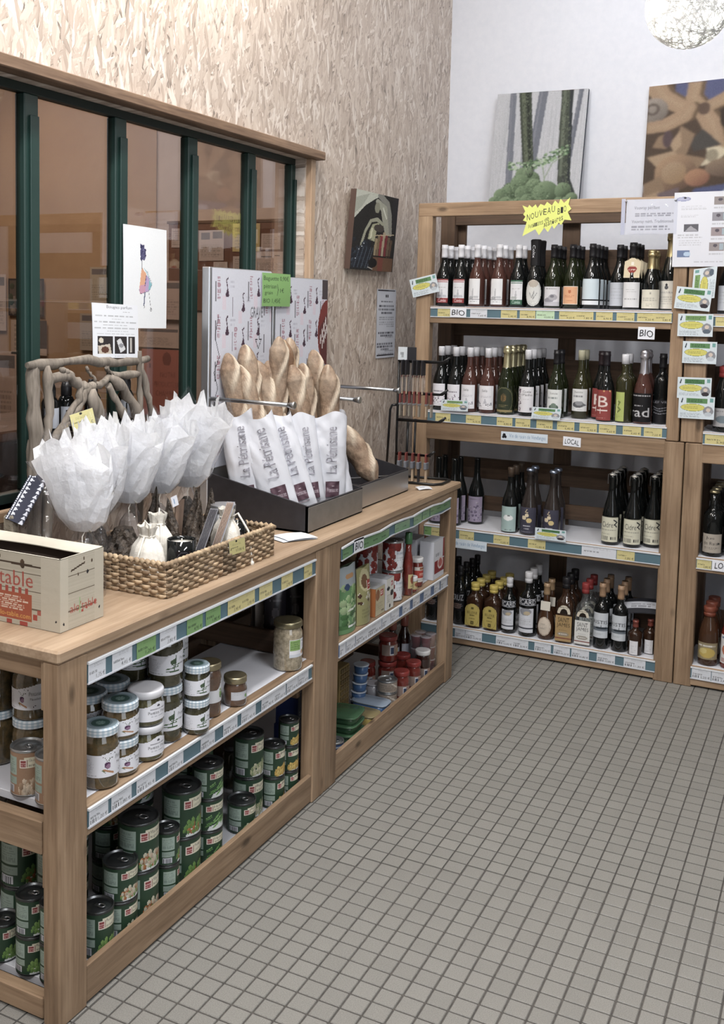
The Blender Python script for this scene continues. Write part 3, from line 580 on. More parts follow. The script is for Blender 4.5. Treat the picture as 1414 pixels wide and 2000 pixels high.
def cap_mesh(kind, col, R, h, prof):
    m = MB(); rn = R * prof[-1][1]
    if kind == 'sleeve':      m.lathe([(rn*1.2, h*.79), (rn*1.12, h*.82), (rn*1.12, h*.93), (rn*1.2, h*.935), (rn*1.2, h*.955), (rn*1.12, h*.96), (rn*1.1, h*1.0)], 'satin', 14, col=col)
    elif kind == 'short':     m.lathe([(rn*1.18, h*.86), (rn*1.18, h*.985), (rn*1.05, h*1.005)], 'satin', 14, col=col)
    elif kind == 'screw':     m.lathe([(rn*1.22, h*.84), (rn*1.22, h*.9), (rn*1.12, h*.905), (rn*1.25, h*.915), (rn*1.25, h*1.0), (rn*1.1, h*1.01)], 'satin', 14, col=col)
    elif kind == 'hood':      m.lathe([(R*.62, h*.66), (R*.60, h*.75), (R*.56, h*.86), (R*.60, h*.95), (R*.64, h*1.06), (R*.5, h*1.075)], 'paper', 12, col=col, sm=False)
    elif kind == 'crown':     m.lathe([(rn*1.3, h*.965), (rn*1.34, h*.985), (rn*1.05, h*1.01)], 'tin', 16, col=col)
    elif kind == 'foil':      # crumpled champagne foil with a slanted lower hem
        ks = [(.56, .62), (.66, .54), (.74, .46), (.82, .43), (.885, .42), (.9, .5), (.925, .52), (.95, .47), (.98, .49), (1.0, .40)]
        rr_ = random.Random(4); n = 16
        def fn(u, v):
            t = v * (len(ks)-1); i = min(int(t), len(ks)-2); f = t-i; z = ks[i][0]+(ks[i+1][0]-ks[i][0])*f; q = ks[i][1]+(ks[i+1][1]-ks[i][1])*f
            a = 2*PI*u; z2 = z - (.05*math.cos(a + PI/2) if v < .01 else 0); q *= 1 + .05*math.sin(a*5 + v*20)*(.3 if v < .5 else 1)
            return (R*q*math.cos(a), R*q*math.sin(a), h*z2)
        m.surf(fn, n, 18, 'tin', col, wrap=True); m.lathe([(R*.4, h*.999), (R*.3, h*1.008)], 'tin', n, col=col)
    elif kind == 'swing':     # wire-hung stopper of a cider bottle
        m.lathe([(rn*.9, h*.96), (rn*1.1, h*.975), (rn*1.1, h*1.0), (rn*.7, h*1.02)], 'satin', 12, col=H('#c9c4ba'))
        m.tube([(-R*.5, 0, h*.86), (-R*.52, 0, h*.93), (-R*.45, -R*.2, h*1.0), (0, -R*.3, h*1.03), (R*.45, -R*.2, h*1.0), (R*.52, 0, h*.93), (R*.5, 0, h*.86)], .035, 'steel', 5)
    return m.mesh('cap')
BOT = {}
def bottle_kind(key, shape, h, R, glass, cap, label=None, desc='', extra=None, sq=None, name='wine_bottle', fill=None, n=18):
    """label: (image array, z0, z1, half-angle in degrees[, turn])"""
    prof = SHAPES[shape]; m = MB(); n = 20 if sq else n
    P = [(R*q, h*z) for z, q in prof]
    m.lathe(P, glass, n, sq=sq); parts = []
    if cap: parts.append(('cap', cap_mesh(cap[0], cap[1], R, h, prof)))
    if fill:
        f = MB(); f.lathe([(r*.93 if z > 0 else r*.9, max(z, .06)) for r, z in P if z < h*fill[1]], fill[0], n, sq=sq); parts.append(('drink', f.mesh('drink')))
    for k, lb in enumerate(([label] if isinstance(label, tuple) else label) or []):
        im, z0, z1, ha = lb[:4]; turn = lb[4] if len(lb) > 4 else 0; mat = lb[5] if len(lb) > 5 else 'paper'
        q = MB(); a0, a1 = math.radians(-90-ha+turn), math.radians(-90+ha+turn)
        if sq: x = R*1.012; w = math.sin(math.radians(ha))*R; q.grid(lambda u, v: (-w + 2*w*u, -x*(.985 if abs(u-.5) > .4 else 1), z0 + (z1-z0)*v), im, mat)
        else:
            def rad(z):
                zz = z/h
                for (za, ra), (zb, rb) in zip(prof[:-1], prof[1:]):
                    if za <= zz <= zb: return R*(ra + (rb-ra)*(zz-za)/(zb-za))*1.012 + .004
                return R*1.012
            q.grid(lambda u, v: (rad(z0+(z1-z0)*v)*math.cos(a0+(a1-a0)*u), rad(z0+(z1-z0)*v)*math.sin(a0+(a1-a0)*u), z0+(z1-z0)*v), im, mat)
        parts.append(('label' if k == 0 else 'small_label', q.mesh('label')))
    if extra: parts.append(extra(R, h))
    BOT[key] = (name, m.mesh(name), parts, desc)
def put_bottle(key, x, y, z, label, group=None, rz=0.0, cat='bottle'):
    name, me, parts, _ = BOT[key]; o = link(name, me, None, (x, y, z), rz); tag(o, label, cat, group)
    for pn, pm in parts: link(pn, pm, o)
    return o
def column(key, x, z, shelf, nth, rows=1, y0=39.85, pitch=1.5, jit=.015, dx=0.0, rz=0.0):
    d = BOT[key][3]
    for k in range(rows):
        put_bottle(key, x + dx*k + rnd.uniform(-jit, jit)*(k > 0), y0 + pitch*k, z + .03, f'{d}, {ORD[k]} row, {nth} from left, {shelf}', f'bottles on the {shelf}', rz + rnd.uniform(-.12, .12))
BLK, WHI, GOLD, SIL = H('#1c1b1f'), H('#dcdde4'), H('#b9a878'), H('#c9c9cd')
CREAM = H('#d9d4c6'); REDL = H('#8c2f30')
def L(w, h, col): return Img(w, h, col)
# label artwork
i1 = L(26, 30, H('#d9dade')).rect(0, 0, 1, .06, H('#a05858')).rect(.05, .1, .95, .14, H('#a05858')); i1.lines(.2, .3, .8, .38, 1, INK, .5); i1.ell(.5, .62, .06, .2, H('#8a8c96'), .6).ell(.3, .72, .2, .06, H('#9a9ca6'), .7).ell(.7, .72, .2, .06, H('#a6a8b2'), .7).rect(0, .8, 1, 1, REDL).text('Cuvée', .2, .82, .85, .97, H('#e0c8c8'))
i1b = L(26, 30, H('#d9dade')).rect(0, 0, 1, .06, H('#3f6a55')).rect(.05, .1, .95, .14, H('#3f6a55')); i1b.lines(.2, .3, .8, .38, 1, INK, .5); i1b.ell(.5, .62, .06, .2, H('#8a8c96'), .6).ell(.35, .72, .25, .06, H('#9aa29e'), .7).rect(0, .8, 1, 1, H('#35624c')).text('Cuvée', .2, .82, .85, .97, H('#b8d0c4'))
i2 = L(24, 34, H('#dedfe2')).ell(.45, .62, .07, .25, H('#9c9ea4'), .6).ell(.3, .74, .2, .05, H('#8a8c92'), .7).ell(.7, .72, .2, .05, H('#a2a4aa'), .7).rect(0, .8, 1, .82, H('#8a8c92')); i2.lines(.25, .86, .8, .92, 1, INK, .6)
def oval(w, h, col, fn):
    im = L(w, h, col); fn(im); m = ((im.X-.5)/.5)**2 + ((im.Y-.5)/.5)**2 > 1; im.a[m] = -1; return im.a
i4 = oval(28, 40, H('#cfd0cd'), lambda im: (im.ring(.5, .5, .47, .47, .06, H('#a8a9a6')), im.ell(.5, .12, .3, .17, H('#b5aca0')), im.line([(.3, .5), (.42, .7), (.55, .45), (.5, .75), (.72, .5)], .04, H('#8e9090')), im.lines(.3, .8, .7, .88, 2, INK, .3)))
i5 = L(32, 28, H('#cfcfd4')); i5.lines(.2, .06, .8, .16, 1, INK, .6); i5.ell(.35, .7, .3, .12, H('#8d8d96')).ell(.6, .55, .25, .16, H('#a3a3ab')).ell(.55, .5, .12, .08, H('#75757d')).rect(0, .78, 1, 1, H('#a9a9b2'), .7)
i6 = L(26, 28, H('#d8a176')).rect(0, 0, 1, .05, H('#e0d4c4')).rect(0, .95, 1, 1, H('#e0d4c4')).rect(0, 0, .05, 1, H('#e0d4c4')).rect(.95, 0, 1, 1, H('#e0d4c4')); i6.ell(.5, .3, .08, .1, H('#b5673d')).lines(.2, .48, .8, .62, 2, H('#b5673d'), .8); i6.lines(.3, .78, .7, .84, 1, H('#b5673d'), .7)
i7 = L(30, 38, H('#c4d3dc')).rect(0, .8, 1, .84, H('#15151a')).rect(0, .84, 1, 1, H('#dfe3e8'))
i8 = L(28, 36, H('#b9bec8')); i8.lines(.15, .2, .85, .75, 4, INK, .25, 4, .2)
i9 = L(28, 36, H('#d6d7da')); i9.lines(.2, .25, .8, .4, 2, INK, .3, 5, .35).lines(.15, .62, .85, .7, 1, INK, .5)
i10 = L(30, 28, H('#d3cfbf')).ell(.5, .2, .05, .06, INK, .5); i10.lines(.12, .4, .9, .62, 2, INK, .35, 6).lines(.3, .72, .7, .9, 2, INK, .3)
i11 = L(28, 36, H('#d5d2c8')).ell(.45, .15, .06, .06, INK).ell(.45, .24, .1, .07, H('#55565a')).text('VOUVRAY', .15, .38, .85, .45, H('#77777c')); i11.lines(.1, .55, .9, .85, 4, INK, .3)
j1 = L(28, 36, H('#dcdbe2')); j1.lines(.1, .3, .9, .38, 1, H('#4c3c55'), .8, 3); j1.speck(.08, .45, .95, .85, 26, [H('#6e5a78'), H('#9a7a96'), H('#3a3340')], .035); j1.lines(.2, .9, .8, .95, 1, INK, .5)
j2 = L(28, 40, H('#dedde2')).text('Solis', .3, .16, .62, .26, INK); j2.lines(.2, .4, .9, .52, 2, H('#8d8d98'), .6, 8); j2.poly([(.4, .75), (.5, .52), (.62, .76)], H('#9d9da8'), .7).ell(.85, .74, .05, .05, H('#8d8d98')).ell(.12, .72, .05, .05, H('#8d8d98')).speck(.1, .76, .95, .86, 12, [H('#77777f')], .03); j2.lines(.2, .92, .85, .97, 1, INK, .4)
def arch(w, h, col, fn, top=.3):
    im = L(w, h, col); fn(im); m = (im.Y < top) & (((im.X-.5)/.5)**2 + ((im.Y-top)/top)**2 > 1); im.a[m] = -1; return im.a
j5 = arch(34, 36, H('#2c3423'), lambda im: (im.ring(.5, .52, .5, .5, .05, H('#6d6a48')), im.rect(0, .9, 1, .96, H('#8d7f55')), im.ell(.5, .42, .16, .16, H('#54482d')), im.text('13', .38, .34, .62, .54, H('#8a6a3a')), im.lines(.25, .68, .75, .8, 2, H('#8d7f55'), .7)))
j6 = L(32, 42, H('#d9d8dd')).text('Cuvée', .42, .14, .85, .24, INK).text('Mathis', .42, .27, .92, .36, INK); j6.speck(.0, .04, .3, .95, 60, [H('#5c4658'), H('#7a5c74'), H('#a08a9c')], .03); j6.lines(.45, .45, .85, .52, 1, INK, .3).ell(.85, .86, .07, .06, H('#77727c'))
j7 = L(28, 38, H('#d6d9d8')).text('Domaine', .25, .12, .72, .2, INK); j7.lines(.12, .3, .9, .42, 1, H('#566'.replace('566', '556666')), .8, 2).ell(.5, .76, .3, .13, H('#4d5f52')).ell(.5, .7, .18, .12, H('#6d7f70')).ell(.3, .86, .07, .06, INK).ell(.7, .86, .07, .06, INK)
j8 = L(30, 38, H('#d5d6d6')).text('Domaine', .2, .1, .7, .18, INK); j8.lines(.12, .28, .9, .38, 1, H('#55565c'), .8, 2).ell(.45, .7, .36, .14, H('#5b5c60')).ell(.5, .64, .25, .1, H('#8d8e92')).poly([(.7, .62), (.98, .72), (.7, .8)], H('#6b6c70')); j8.lines(.4, .9, .75, .94, 1, INK, .4)
def jB(t):
    im = L(28, 46, H('#8e3b38')); im.text(t, .22, .2, .8, .56, H('#e0d2cc')); im.rect(.1, .66, .8, .69, H('#e0d2cc')).rect(.35, .6, .4, .78, H('#e0d2cc')); im.lines(.1, .9, .7, .95, 1, H('#c99a92'), .7).ell(.55, .03, .04, .03, H('#d9b06a')).ell(.9, .03, .04, .03, H('#d9b06a')); return im.a
j11 = L(20, 50, H('#a7b45c')); j11.line([(.3, .3), (.6, .35), (.3, .5), (.65, .6), (.3, .7)], .14, H('#6f7d3a')).line([(.3, .28), (.25, .72)], .1, H('#d5dc9a')); j11.lines(.2, .8, .8, .9, 2, INK, .3)
j12 = L(42, 46, H('#121114')); j12.lines(.1, .06, .95, .11, 1, H('#b9b9bd'), .9).lines(.3, .4, .65, .47, 1, H('#b9b9bd'), .9); j12.text('rad', .1, .5, .9, .82, H('#c3c3c6'))
j13 = L(30, 44, H('#17161a')); j13.text('LEF VRE', .08, .06, .92, .15, H('#8d8e96')); j13.line([(.05, .3), (.35, .4), (.95, .3)], .05, H('#77787f')).line([(.1, .42), (.45, .5), (.9, .42)], .05, H('#77787f')).line([(.1, .56), (.45, .62), (.95, .55)], .05, H('#77787f'))
v0 = L(24, 40, H('#8c8197')); v0.speck(.05, .2, .95, .95, 30, [H('#756a84'), H('#a59bae'), H('#6a607a')], .07); v0.lines(.2, .06, .8, .14, 1, INK, .4)
v1 = L(26, 44, H('#9db5b3')); v1.ell(.5, .46, .3, .1, H('#dfe2e2')).ell(.42, .4, .16, .07, H('#dfe2e2')).ell(.62, .41, .14, .06, H('#dfe2e2')).ell(.55, .36, .08, .03, INK, .8); v1.lines(.3, .9, .75, .96, 1, INK, .5)
v2 = L(32, 46, H('#3d3c4c')); v2.ell(.5, .3, .1, .07, H('#d8c9a8')).ell(.36, .4, .12, .08, H('#d8c9a8')).ell(.62, .5, .14, .09, H('#cdb77c')).line([(.5, .08), (.42, .18), (.55, .2)], .05, H('#b9a98a')); v2.lines(.3, .68, .7, .76, 1, H('#b9b9c2'), .9).lines(.38, .8, .62, .86, 1, H('#b9b9c2'), .8).lines(.15, .92, .85, .97, 1, H('#8d8d98'), .7)
cd = L(40, 44, H('#cbc9b4')).text('Cidre', .14, .2, .72, .42, INK); cd.lines(.1, .48, .9, .55, 1, INK, .5).line([(.75, .12), (.92, .2), (.78, .3), (.9, .38)], .05, INK); cd.lines(.1, .64, .6, .72, 1, INK, .4).bars(.12, .78, .45, .94, 10).bars(.6, .8, .9, .92, 8); cd.rect(0, 0, 1, .03, H('#8b8a78'))
def arch_y(w, h): return arch(w, h, H('#b5a24c'), lambda im: (im.ring(.5, .5, .5, .55, .05, H('#8b7a34')), im.ell(.5, .2, .1, .06, H('#5f5522')), im.text('BELLEVUE', .16, .34, .84, .46, H('#3d3512')), im.lines(.32, .49, .68, .57, 1, H('#3d3512'), .9, 1, .8, 0), im.lines(.3, .64, .7, .72, 1, H('#3d3512'), .6), im.rect(.38, .78, .62, .95, H('#7d6f2e')), im.ring(.5, .86, .1, .07, .4, H('#2f290f'))), .28)
rc1 = L(32, 12, H('#1d2029')).text('RICARD', .04, .14, .96, .86, H('#d7d9de')); rc1.rect(0, 0, 1, .08, H('#b9bcc6')).rect(0, .92, 1, 1, H('#b9bcc6'))
rc2 = L(28, 34, H('#cdd0d8')); rc2.ell(.5, .14, .35, .16, H('#8d9098')).ell(.6, .2, .2, .08, H('#b9a88a')); rc2.lines(.12, .42, .9, .7, 4, INK, .3, 3).rect(0, .8, 1, .84, H('#3a3d48')).rect(0, .84, 1, 1, H('#cdd0d8'))
u5 = oval(26, 34, H('#cdbfae'), lambda im: (im.ring(.5, .5, .48, .48, .07, H('#a4917c')), im.lines(.25, .35, .75, .65, 4, INK, .35, 2)))
def sj(bg, ink):
    im = L(38, 50, bg); im.text('SAINT', .16, .08, .84, .26, ink).text('JAMES', .1, .29, .9, .48, ink); im.lines(.25, .54, .75, .6, 1, ink, .6).ell(.5, .72, .36, .09, H('#8d8577'), .8); im.lines(.25, .68, .75, .76, 1, (1, 1, 1), .7).rect(0, .86, 1, .9, H('#7d3a34')); return im.a
sja = arch(30, 16, H('#cfc7b4'), lambda im: (im.ell(.5, 1.0, .3, .6, H('#20150c')), im.lines(.15, .1, .85, .4, 1, INK, .7)), .9)
ri = L(34, 50, H('#c3c9d0')); ri.text('RISTIS', .06, .3, .94, .44, H('#1d2126')).rect(0, .58, 1, .72, H('#5a6570'), .9).ell(.6, .6, .4, .05, H('#2c343c')).rect(.55, .48, .6, .62, H('#2c343c')); ri.lines(.2, .8, .7, .9, 2, INK, .4)
u10 = L(14, 26, H('#d9d9de')); u10.lines(.2, .3, .8, .9, 4, INK, .2)
cz = L(34, 30, H('#101014')).text('CRUZ', .08, .1, .92, .42, H('#b9bcc4')); cz.lines(.1, .55, .9, .85, 3, H('#b9bcc4'), .5, 3, .3); cz.ell(.5, .72, .3, .16, H('#8d6a5a'), .35)
def heart_tag(R, h):
    im = L(24, 30, H('#cdbf9f')); im.ell(.5, .28, .1, .09, H('#e2ddd0')); im.ell(.38, .55, .18, .12, H('#8e3a34')).ell(.62, .55, .18, .12, H('#8e3a34')).poly([(.2, .58), (.8, .58), (.5, .88)], H('#8e3a34')); im.lines(.28, .54, .72, .64, 2, H('#e6d8cc'), .9)
    m_ = (im.Y < .18) & (np.abs(im.X-.5) > .1 + im.Y*2.0); im.a[m_] = -1
    m = MB().grid(sheet((-.62, -R*.93, h*.47), (1.2, .0, 0), (.04, .32, 1.55)), im.a, 'card'); return ('neck_tag', m.mesh('neck_tag'))
def hood_script(R, h):
    m = MB(); m.text('Coltx', lambda u, v: (R*.62*math.sin(-.5+.55*v) , -R*.62*math.cos(-.5+.55*v)-.01, h*(.98-.2*u)), 'paper', WHI); return ('hood_script', m.mesh('hood_script'))
def paper_ruff(R, h):
    m = MB(); m.grid(sheet((-.4, -R*.62, h*.52), (.8, -.05, 0), (0, .12, h*.16)), L(8, 10, H('#cfc9bc')).a, 'paper'); return ('neck_tag', m.mesh('neck_tag'))
RB = .695
K = bottle_kind
K('k1', 'burgundy', 5.15, RB, 'glass_dark', ('sleeve', WHI), (i1.a, .25, 2.25, 44), 'red wine bottle, white capsule, red-banded label')
K('k2', 'burgundy', 5.15, RB, 'glass_rose', ('sleeve', WHI), (i2.a, .18, 2.3, 44), 'rose wine bottle with white capsule and label')
K('k3', 'burgundy', 5.1, RB, 'glass_dark', ('sleeve', WHI), (i1b.a, .2, 2.2, 44), 'white-capped bottle with green-banded label')
K('k4', 'burgundy', 5.15, RB, 'glass_dark', ('hood', H('#1e1d20')), (i4, .12, 2.25, 58), 'dark bottle under tall black hood, oval label', hood_script)
K('k5', 'burgundy', 5.1, RB, 'glass_green', ('sleeve', BLK), (i5.a, .15, 1.7, 60), 'dark green bottle with grey village label')
K('k6', 'burgundy', 5.1, RB, 'glass_green', ('sleeve', BLK), (i6.a, .3, 1.75, 56), 'dark bottle with orange square label')
K('k7', 'burgundy', 5.15, RB, 'glass_dark', ('sleeve', BLK), (i7.a, .3, 2.35, 68), 'dark bottle with wide pale blue label')
K('k8', 'burgundy', 5.1, RB, 'glass_dark', ('sleeve', BLK), (i8.a, .25, 2.1, 62), 'black-capped bottle with plain grey label')
K('k9', 'champagne', 5.2, RB, 'glass_dark', ('sleeve', BLK), (i9.a, .15, 2.1, 60), 'black bottle with red-heart neck tag', heart_tag)
K('k10', 'champagne', 4.6, RB, 'glass_dark', ('foil', GOLD), (i10.a, .1, 1.55, 66), 'short sparkling bottle in dull gold foil')
K('k11', 'champagne', 6.0, RB+.03, 'glass_dark', ('foil', GOLD), (i11.a, .1, 2.25, 62), 'tall sparkling bottle with cream label')
K('w1', 'burgundy', 5.4, RB, 'glass_dark', ('short', WHI), (j1.a, .35, 2.25, 52), 'dark bottle, white capsule, violet-figured label')
K('w2', 'burgundy', 5.4, RB, 'glass_rose', ('short', WHI), (j2.a, .3, 2.3, 60), 'rose bottle with white capsule, mountain label')
K('w5', 'champagne', 5.65, RB+.02, 'glass_green', ('foil', H('#c9c095')), (j5, .15, 2.3, 66), 'sparkling bottle in gold foil, green crest label')
K('w6', 'burgundy', 5.4, RB, 'glass_dark', ('short', WHI), (j6.a, .3, 2.4, 66), 'white-capped bottle with violet flower label')
K('w7', 'burgundy', 5.5, RB, 'glass_green', ('sleeve', BLK), (j7.a, .4, 2.3, 56), 'black-capped bottle with green car on label')
K('w8', 'burgundy', 5.5, RB, 'glass_olive', ('short', H('#b9b598')), (j8.a, .6, 2.4, 56), 'olive bottle with pale cap and car sketch')
K('w9', 'burgundy', 5.5, RB, 'glass_dark', ('sleeve', H('#2a1e22')), (jB('P'), .15, 2.5, 56, -8), 'dark bottle with white letter P on red')
K('w10', 'burgundy', 5.55, RB, 'glass_dark', ('sleeve', H('#1f1a20')), (jB('B'), .1, 2.5, 56, -10), 'dark bottle with white letter B on red')
K('w11', 'bordeaux', 5.35, RB-.03, 'glass_olive', ('short', WHI), (j11.a, .1, 2.4, 34, -22), 'olive bottle, white cap, lime green label')
K('w12', 'champagne', 5.7, RB+.03, 'glass_rose', ('foil', H('#c3c1c8')), (j12.a, .15, 2.4, 84, -10), 'sparkling rose, silver foil, black label')
K('w13', 'bordeaux', 5.5, RB-.05, 'glass_dark', ('sleeve', BLK), (j13.a, .1, 1.9, 70), 'all-black bottle with engraved silver lettering')
K('v0', 'burgundy', 5.75, RB, 'glass_dark', None, (v0.a, .2, 2.4, 60), 'dark bottle with lilac label')
K('v1', 'burgundy', 5.4, RB, 'glass_dark', ('short', H('#4a3c30')), (v1.a, .1, 2.2, 58), 'dark bottle with aqua cloud label')
K('v2', 'crown', 5.45, RB+.02, 'glass_clear_dark', ('crown', H('#9aa6bd')), (v2.a, .15, 2.3, 66), 'clear bottle, blue crown cap, night-blue label')
K('ci', 'cider', 5.6, RB, 'glass_dark', ('swing', WHI), (cd.a, .25, 2.25, 66), 'cider bottle with swing stopper and cream label', name='cider_bottle')
K('u0', 'spirit', 5.0, .58, 'glass_dark', ('screw', BLK), (cz.a, 1.2, 2.8, 64), 'black port bottle with pale lettering', name='port_bottle')
K('u1', 'flask', 3.75, .72, 'glass_brown', ('screw', H('#c4ae4a')), (arch_y(34, 40), .2, 2.1, 62), 'squat amber bottle with yellow cap and label', sq=3.2, name='liquor_bottle')
K('u3', 'spirit', 4.6, .6, 'glass_dark', ('screw', SIL), [(rc1.a, 2.25, 2.75, 80), (rc2.a, .35, 2.0, 56)], 'small aniseed bottle with silver cap', name='aniseed_bottle')
K('u4', 'spirit', 5.3, .72, 'glass_dark', ('screw', SIL), [(rc1.a, 2.65, 3.2, 80), (rc2.a, .35, 2.4, 56)], 'tall aniseed bottle with silver cap', name='aniseed_bottle')
K('u5', 'decanter', 4.65, .74, 'glass_amber', ('sleeve', H('#9a7e5c')), (u5, .35, 1.9, 46), 'round amber bottle with cream oval label', paper_ruff, name='brandy_bottle')
K('u6', 'spirit', 5.3, .72, 'glass_brown', ('screw', BLK), [(sj(H('#a88a58'), H('#2a2016')), .15, 2.3, 66), (sja, 2.45, 3.15, 46)], 'amber rum bottle with tan label', sq=4.0, name='rum_bottle')
K('u7', 'spirit', 5.05, .68, 'clear_glass', ('screw', H('#8e2f2e')), [(sj(H('#d3d3d0'), H('#1d1d22')), .15, 2.1, 66), (sja, 2.4, 3.0, 46)], 'clear rum bottle with red cap', sq=4.0, name='rum_bottle')
K('u8', 'bordeaux', 5.3, .62, 'glass_dark', ('sleeve', H('#9a7a5c')), (ri.a, .9, 2.95, 64), 'dark bottle with bronze cap, lighthouse label', name='aperitif_bottle')
K('u10', 'spirit', 2.75, .56, 'glass_brown', ('sleeve', H('#7a3a2e')), (u10.a, .05, 1.15, 34), 'small brown bottle with red wax neck', name='liqueur_bottle')
jr = L(28, 34, H('#a59c90')).text('Jus', .2, .15, .6, .32, INK).text('de Raisin', .1, .42, .9, .58, INK); jr.lines(.15, .7, .85, .85, 2, INK, .5).ell(.8, .5, .05, .05, INK)
pe = L(30, 48, H('#cfd0d2')).lines(.1, .04, .9, .14, 1, H('#3a5a8a'), .9); pe.ell(.5, .52, .36, .24, H('#b4684a')).ell(.42, .45, .18, .12, H('#cf8f6a')).rect(.1, .82, .9, .95, H('#9a4a3c'), .6)
ye = L(30, 30, H('#8d8060')); ye.ell(.5, .6, .36, .3, H('#b9a04a')).ell(.35, .5, .16, .16, H('#c9b870')); ye.lines(.1, .08, .9, .28, 1, (1, 1, 1), .5)
gl = L(26, 30, H('#a9a8aa')); gl.ell(.5, .6, .3, .2, H('#6f7d85')); gl.lines(.2, .1, .8, .25, 1, INK, .5)
K('jr', 'bordeaux', 5.0, .74, 'glass_dark', ('crown', H('#9a8f6e')), (jr.a, .3, 1.75, 62), 'dark grape juice bottle', name='juice_bottle')
K('pe', 'juice', 4.6, .74, 'glass_red', ('screw', H('#8a5a3c')), (pe.a, .4, 2.6, 64), 'peach juice bottle, white label', name='juice_bottle')
K('ye', 'juice', 4.5, .74, 'glass_amber', ('screw', H('#7a3c28')), (ye.a, .5, 1.8, 70), 'orange juice bottle, yellow fruit label', name='juice_bottle')
K('rc', 'juice', 4.9, .74, 'glass_dark', ('screw', H('#8e2f2e')), (gl.a, .4, 1.8, 64), 'dark bottle, red cap', name='juice_bottle')
# top shelf
T, S2, S3, S4 = 'top shelf', 'second shelf', 'third shelf', 'bottom shelf'
for i, (k, x, n) in enumerate([('k1', -20.98, 3), ('k1', -19.5, 3), ('k2', -18.05, 4), ('k2', -16.15, 3), ('k3', -14.5, 2), ('k4', -13.1, 2), ('k5', -11.58, 3), ('k6', -10.05, 3), ('k7', -8.48, 4), ('k8', -6.5, 2), ('k9', -5.3, 3), ('k10', -3.88, 2), ('k11', -2.58, 1)]):
    column(k, x, 29.0, T, NTH[i], n, y0={'k11': 40.8, 'k8': 40.95, 'k9': 39.95}.get(k, 40.1), dx=0)
for i, (k, x, n, y) in enumerate([('w1', -20.98, 3, 40.1), ('w1', -19.58, 3, 39.9), ('w2', -18.3, 3, 39.85), ('w2', -16.72, 3, 39.85), ('w5', -15.1, 4, 39.85), ('w6', -13.3, 4, 39.85), ('w7', -10.94, 2, 39.85), ('w8', -9.13, 2, 40.7), ('w9', -7.62, 1, 41.2), ('w10', -6.92, 1, 39.75), ('w11', -5.5, 2, 39.9), ('w12', -4.05, 2, 39.9), ('w13', -2.78, 1, 40.75)]):
    column(k, x, 20.1, S2, NTH[i], n, y0=y)
for i, (k, x, n, y) in enumerate([('v0', -20.95, 2, 40.1), ('v0', -19.45, 2, 40.0), ('v0', -17.95, 1, 41.6), ('v1', -14.42, 3, 39.9), ('v2', -12.78, 2, 39.9), ('v2', -10.85, 2, 39.9), ('ci', -6.1, 4, 39.95), ('ci', -4.4, 4, 39.95), ('ci', -2.98, 3, 40.8)]):
    column(k, x, 10.22, S3, NTH[i], n, y0=y, pitch=1.47)
for i, (k, x, n, y) in enumerate([('u0', -21.0, 3, 39.9), ('u0', -19.8, 3, 39.9), ('u0', -18.55, 4, 39.9), ('u1', -17.15, 4, 39.8), ('u1', -15.52, 4, 39.8), ('u3', -14.15, 1, 39.8), ('u4', -12.55, 3, 39.85), ('u5', -10.98, 2, 39.85), ('u6', -9.4, 3, 39.85), ('u7', -7.82, 3, 39.85), ('u8', -6.45, 3, 39.85), ('u8', -5.0, 3, 39.85), ('u10', -3.72, 1, 39.6), ('u10', -2.72, 1, 40.5)]):
    column(k, x, 1.65, S4, NTH[i], n, y0=y)
R2 = 'right rack'
for k, x, z, sh, n in [('jr', 1.6, 10.3, 'right rack third shelf', 4), ('jr', 3.3, 10.3, 'right rack third shelf', 3), ('ye', 1.72, 1.75, 'right rack bottom shelf', 3), ('pe', 3.35, 1.75, 'right rack bottom shelf', 2), ('rc', 1.9, 19.9, 'right rack second shelf', 3), ('rc', 3.6, 19.9, 'right rack second shelf', 3), ('k8', 1.75, 28.8, 'right rack top shelf', 2), ('k7', 3.4, 28.8, 'right rack top shelf', 2)]:
    column(k, x, z, sh, 'first' if x < 2 else 'second', n, y0=39.9)
pm = MB(); im = L(30, 18, H('#b9bcc4')).rect(0, 0, 1, .3, H('#23242a')).rect(0, .75, 1, 1, H('#2c2d33')); im.lines(.2, .4, .8, .68, 2, INK, .6); pm.grid(sheet((-1.6, 0, 0), (3.2, .3, .25), (-.15, 1.6, .75), curl=.25), im.a, 'satin'); pm.surf(lambda u, v: sheet((-1.6, 0, -.05), (3.2, .3, .25), (-.15, 1.6, .75), curl=.25)(1-u, v), 4, 4, 'satin', H('#33343a'))
tag(pm.build('leaflet', None, (-3.25, 39.75, 4.75)), 'folded leaflet lying across the small bottles at the right end of the bottom shelf', 'leaflet')
# ---------------------------------------------------------------- tins and jars on the counter shelves
mottled('veg_mix', H('#3d3a28'), H('#64502f'), 70.0, 0.12, 0.0, Coat_Weight=1.0, Coat_Roughness=0.03); mottled('veg_green', H('#30301f'), H('#49452f'), 60.0, 0.12, 0.0, Coat_Weight=1.0, Coat_Roughness=0.03)
mottled('veg_peas', H('#3a3a22'), H('#5f5a34'), 110.0, 0.12, 0.0, Coat_Weight=1.0, Coat_Roughness=0.03); mottled('veg_brown', H('#4d392d'), H('#664c3b'), 40.0, 0.12, 0.0, Coat_Weight=1.0, Coat_Roughness=0.03)
mottled('veg_beans', H('#7a6f58'), H('#b3a68c'), 90.0, 0.12, 0.0, Coat_Weight=1.0, Coat_Roughness=0.03); mottled('sauce_red', H('#5c1a14'), H('#7d2a1e'), 30.0, 0.1, 0.0, Coat_Weight=1.0, Coat_Roughness=0.03); mottled('sauce_dark', H('#240f0d'), H('#34160f'), 30.0, 0.1, 0.0, Coat_Weight=1.0, Coat_Roughness=0.03)
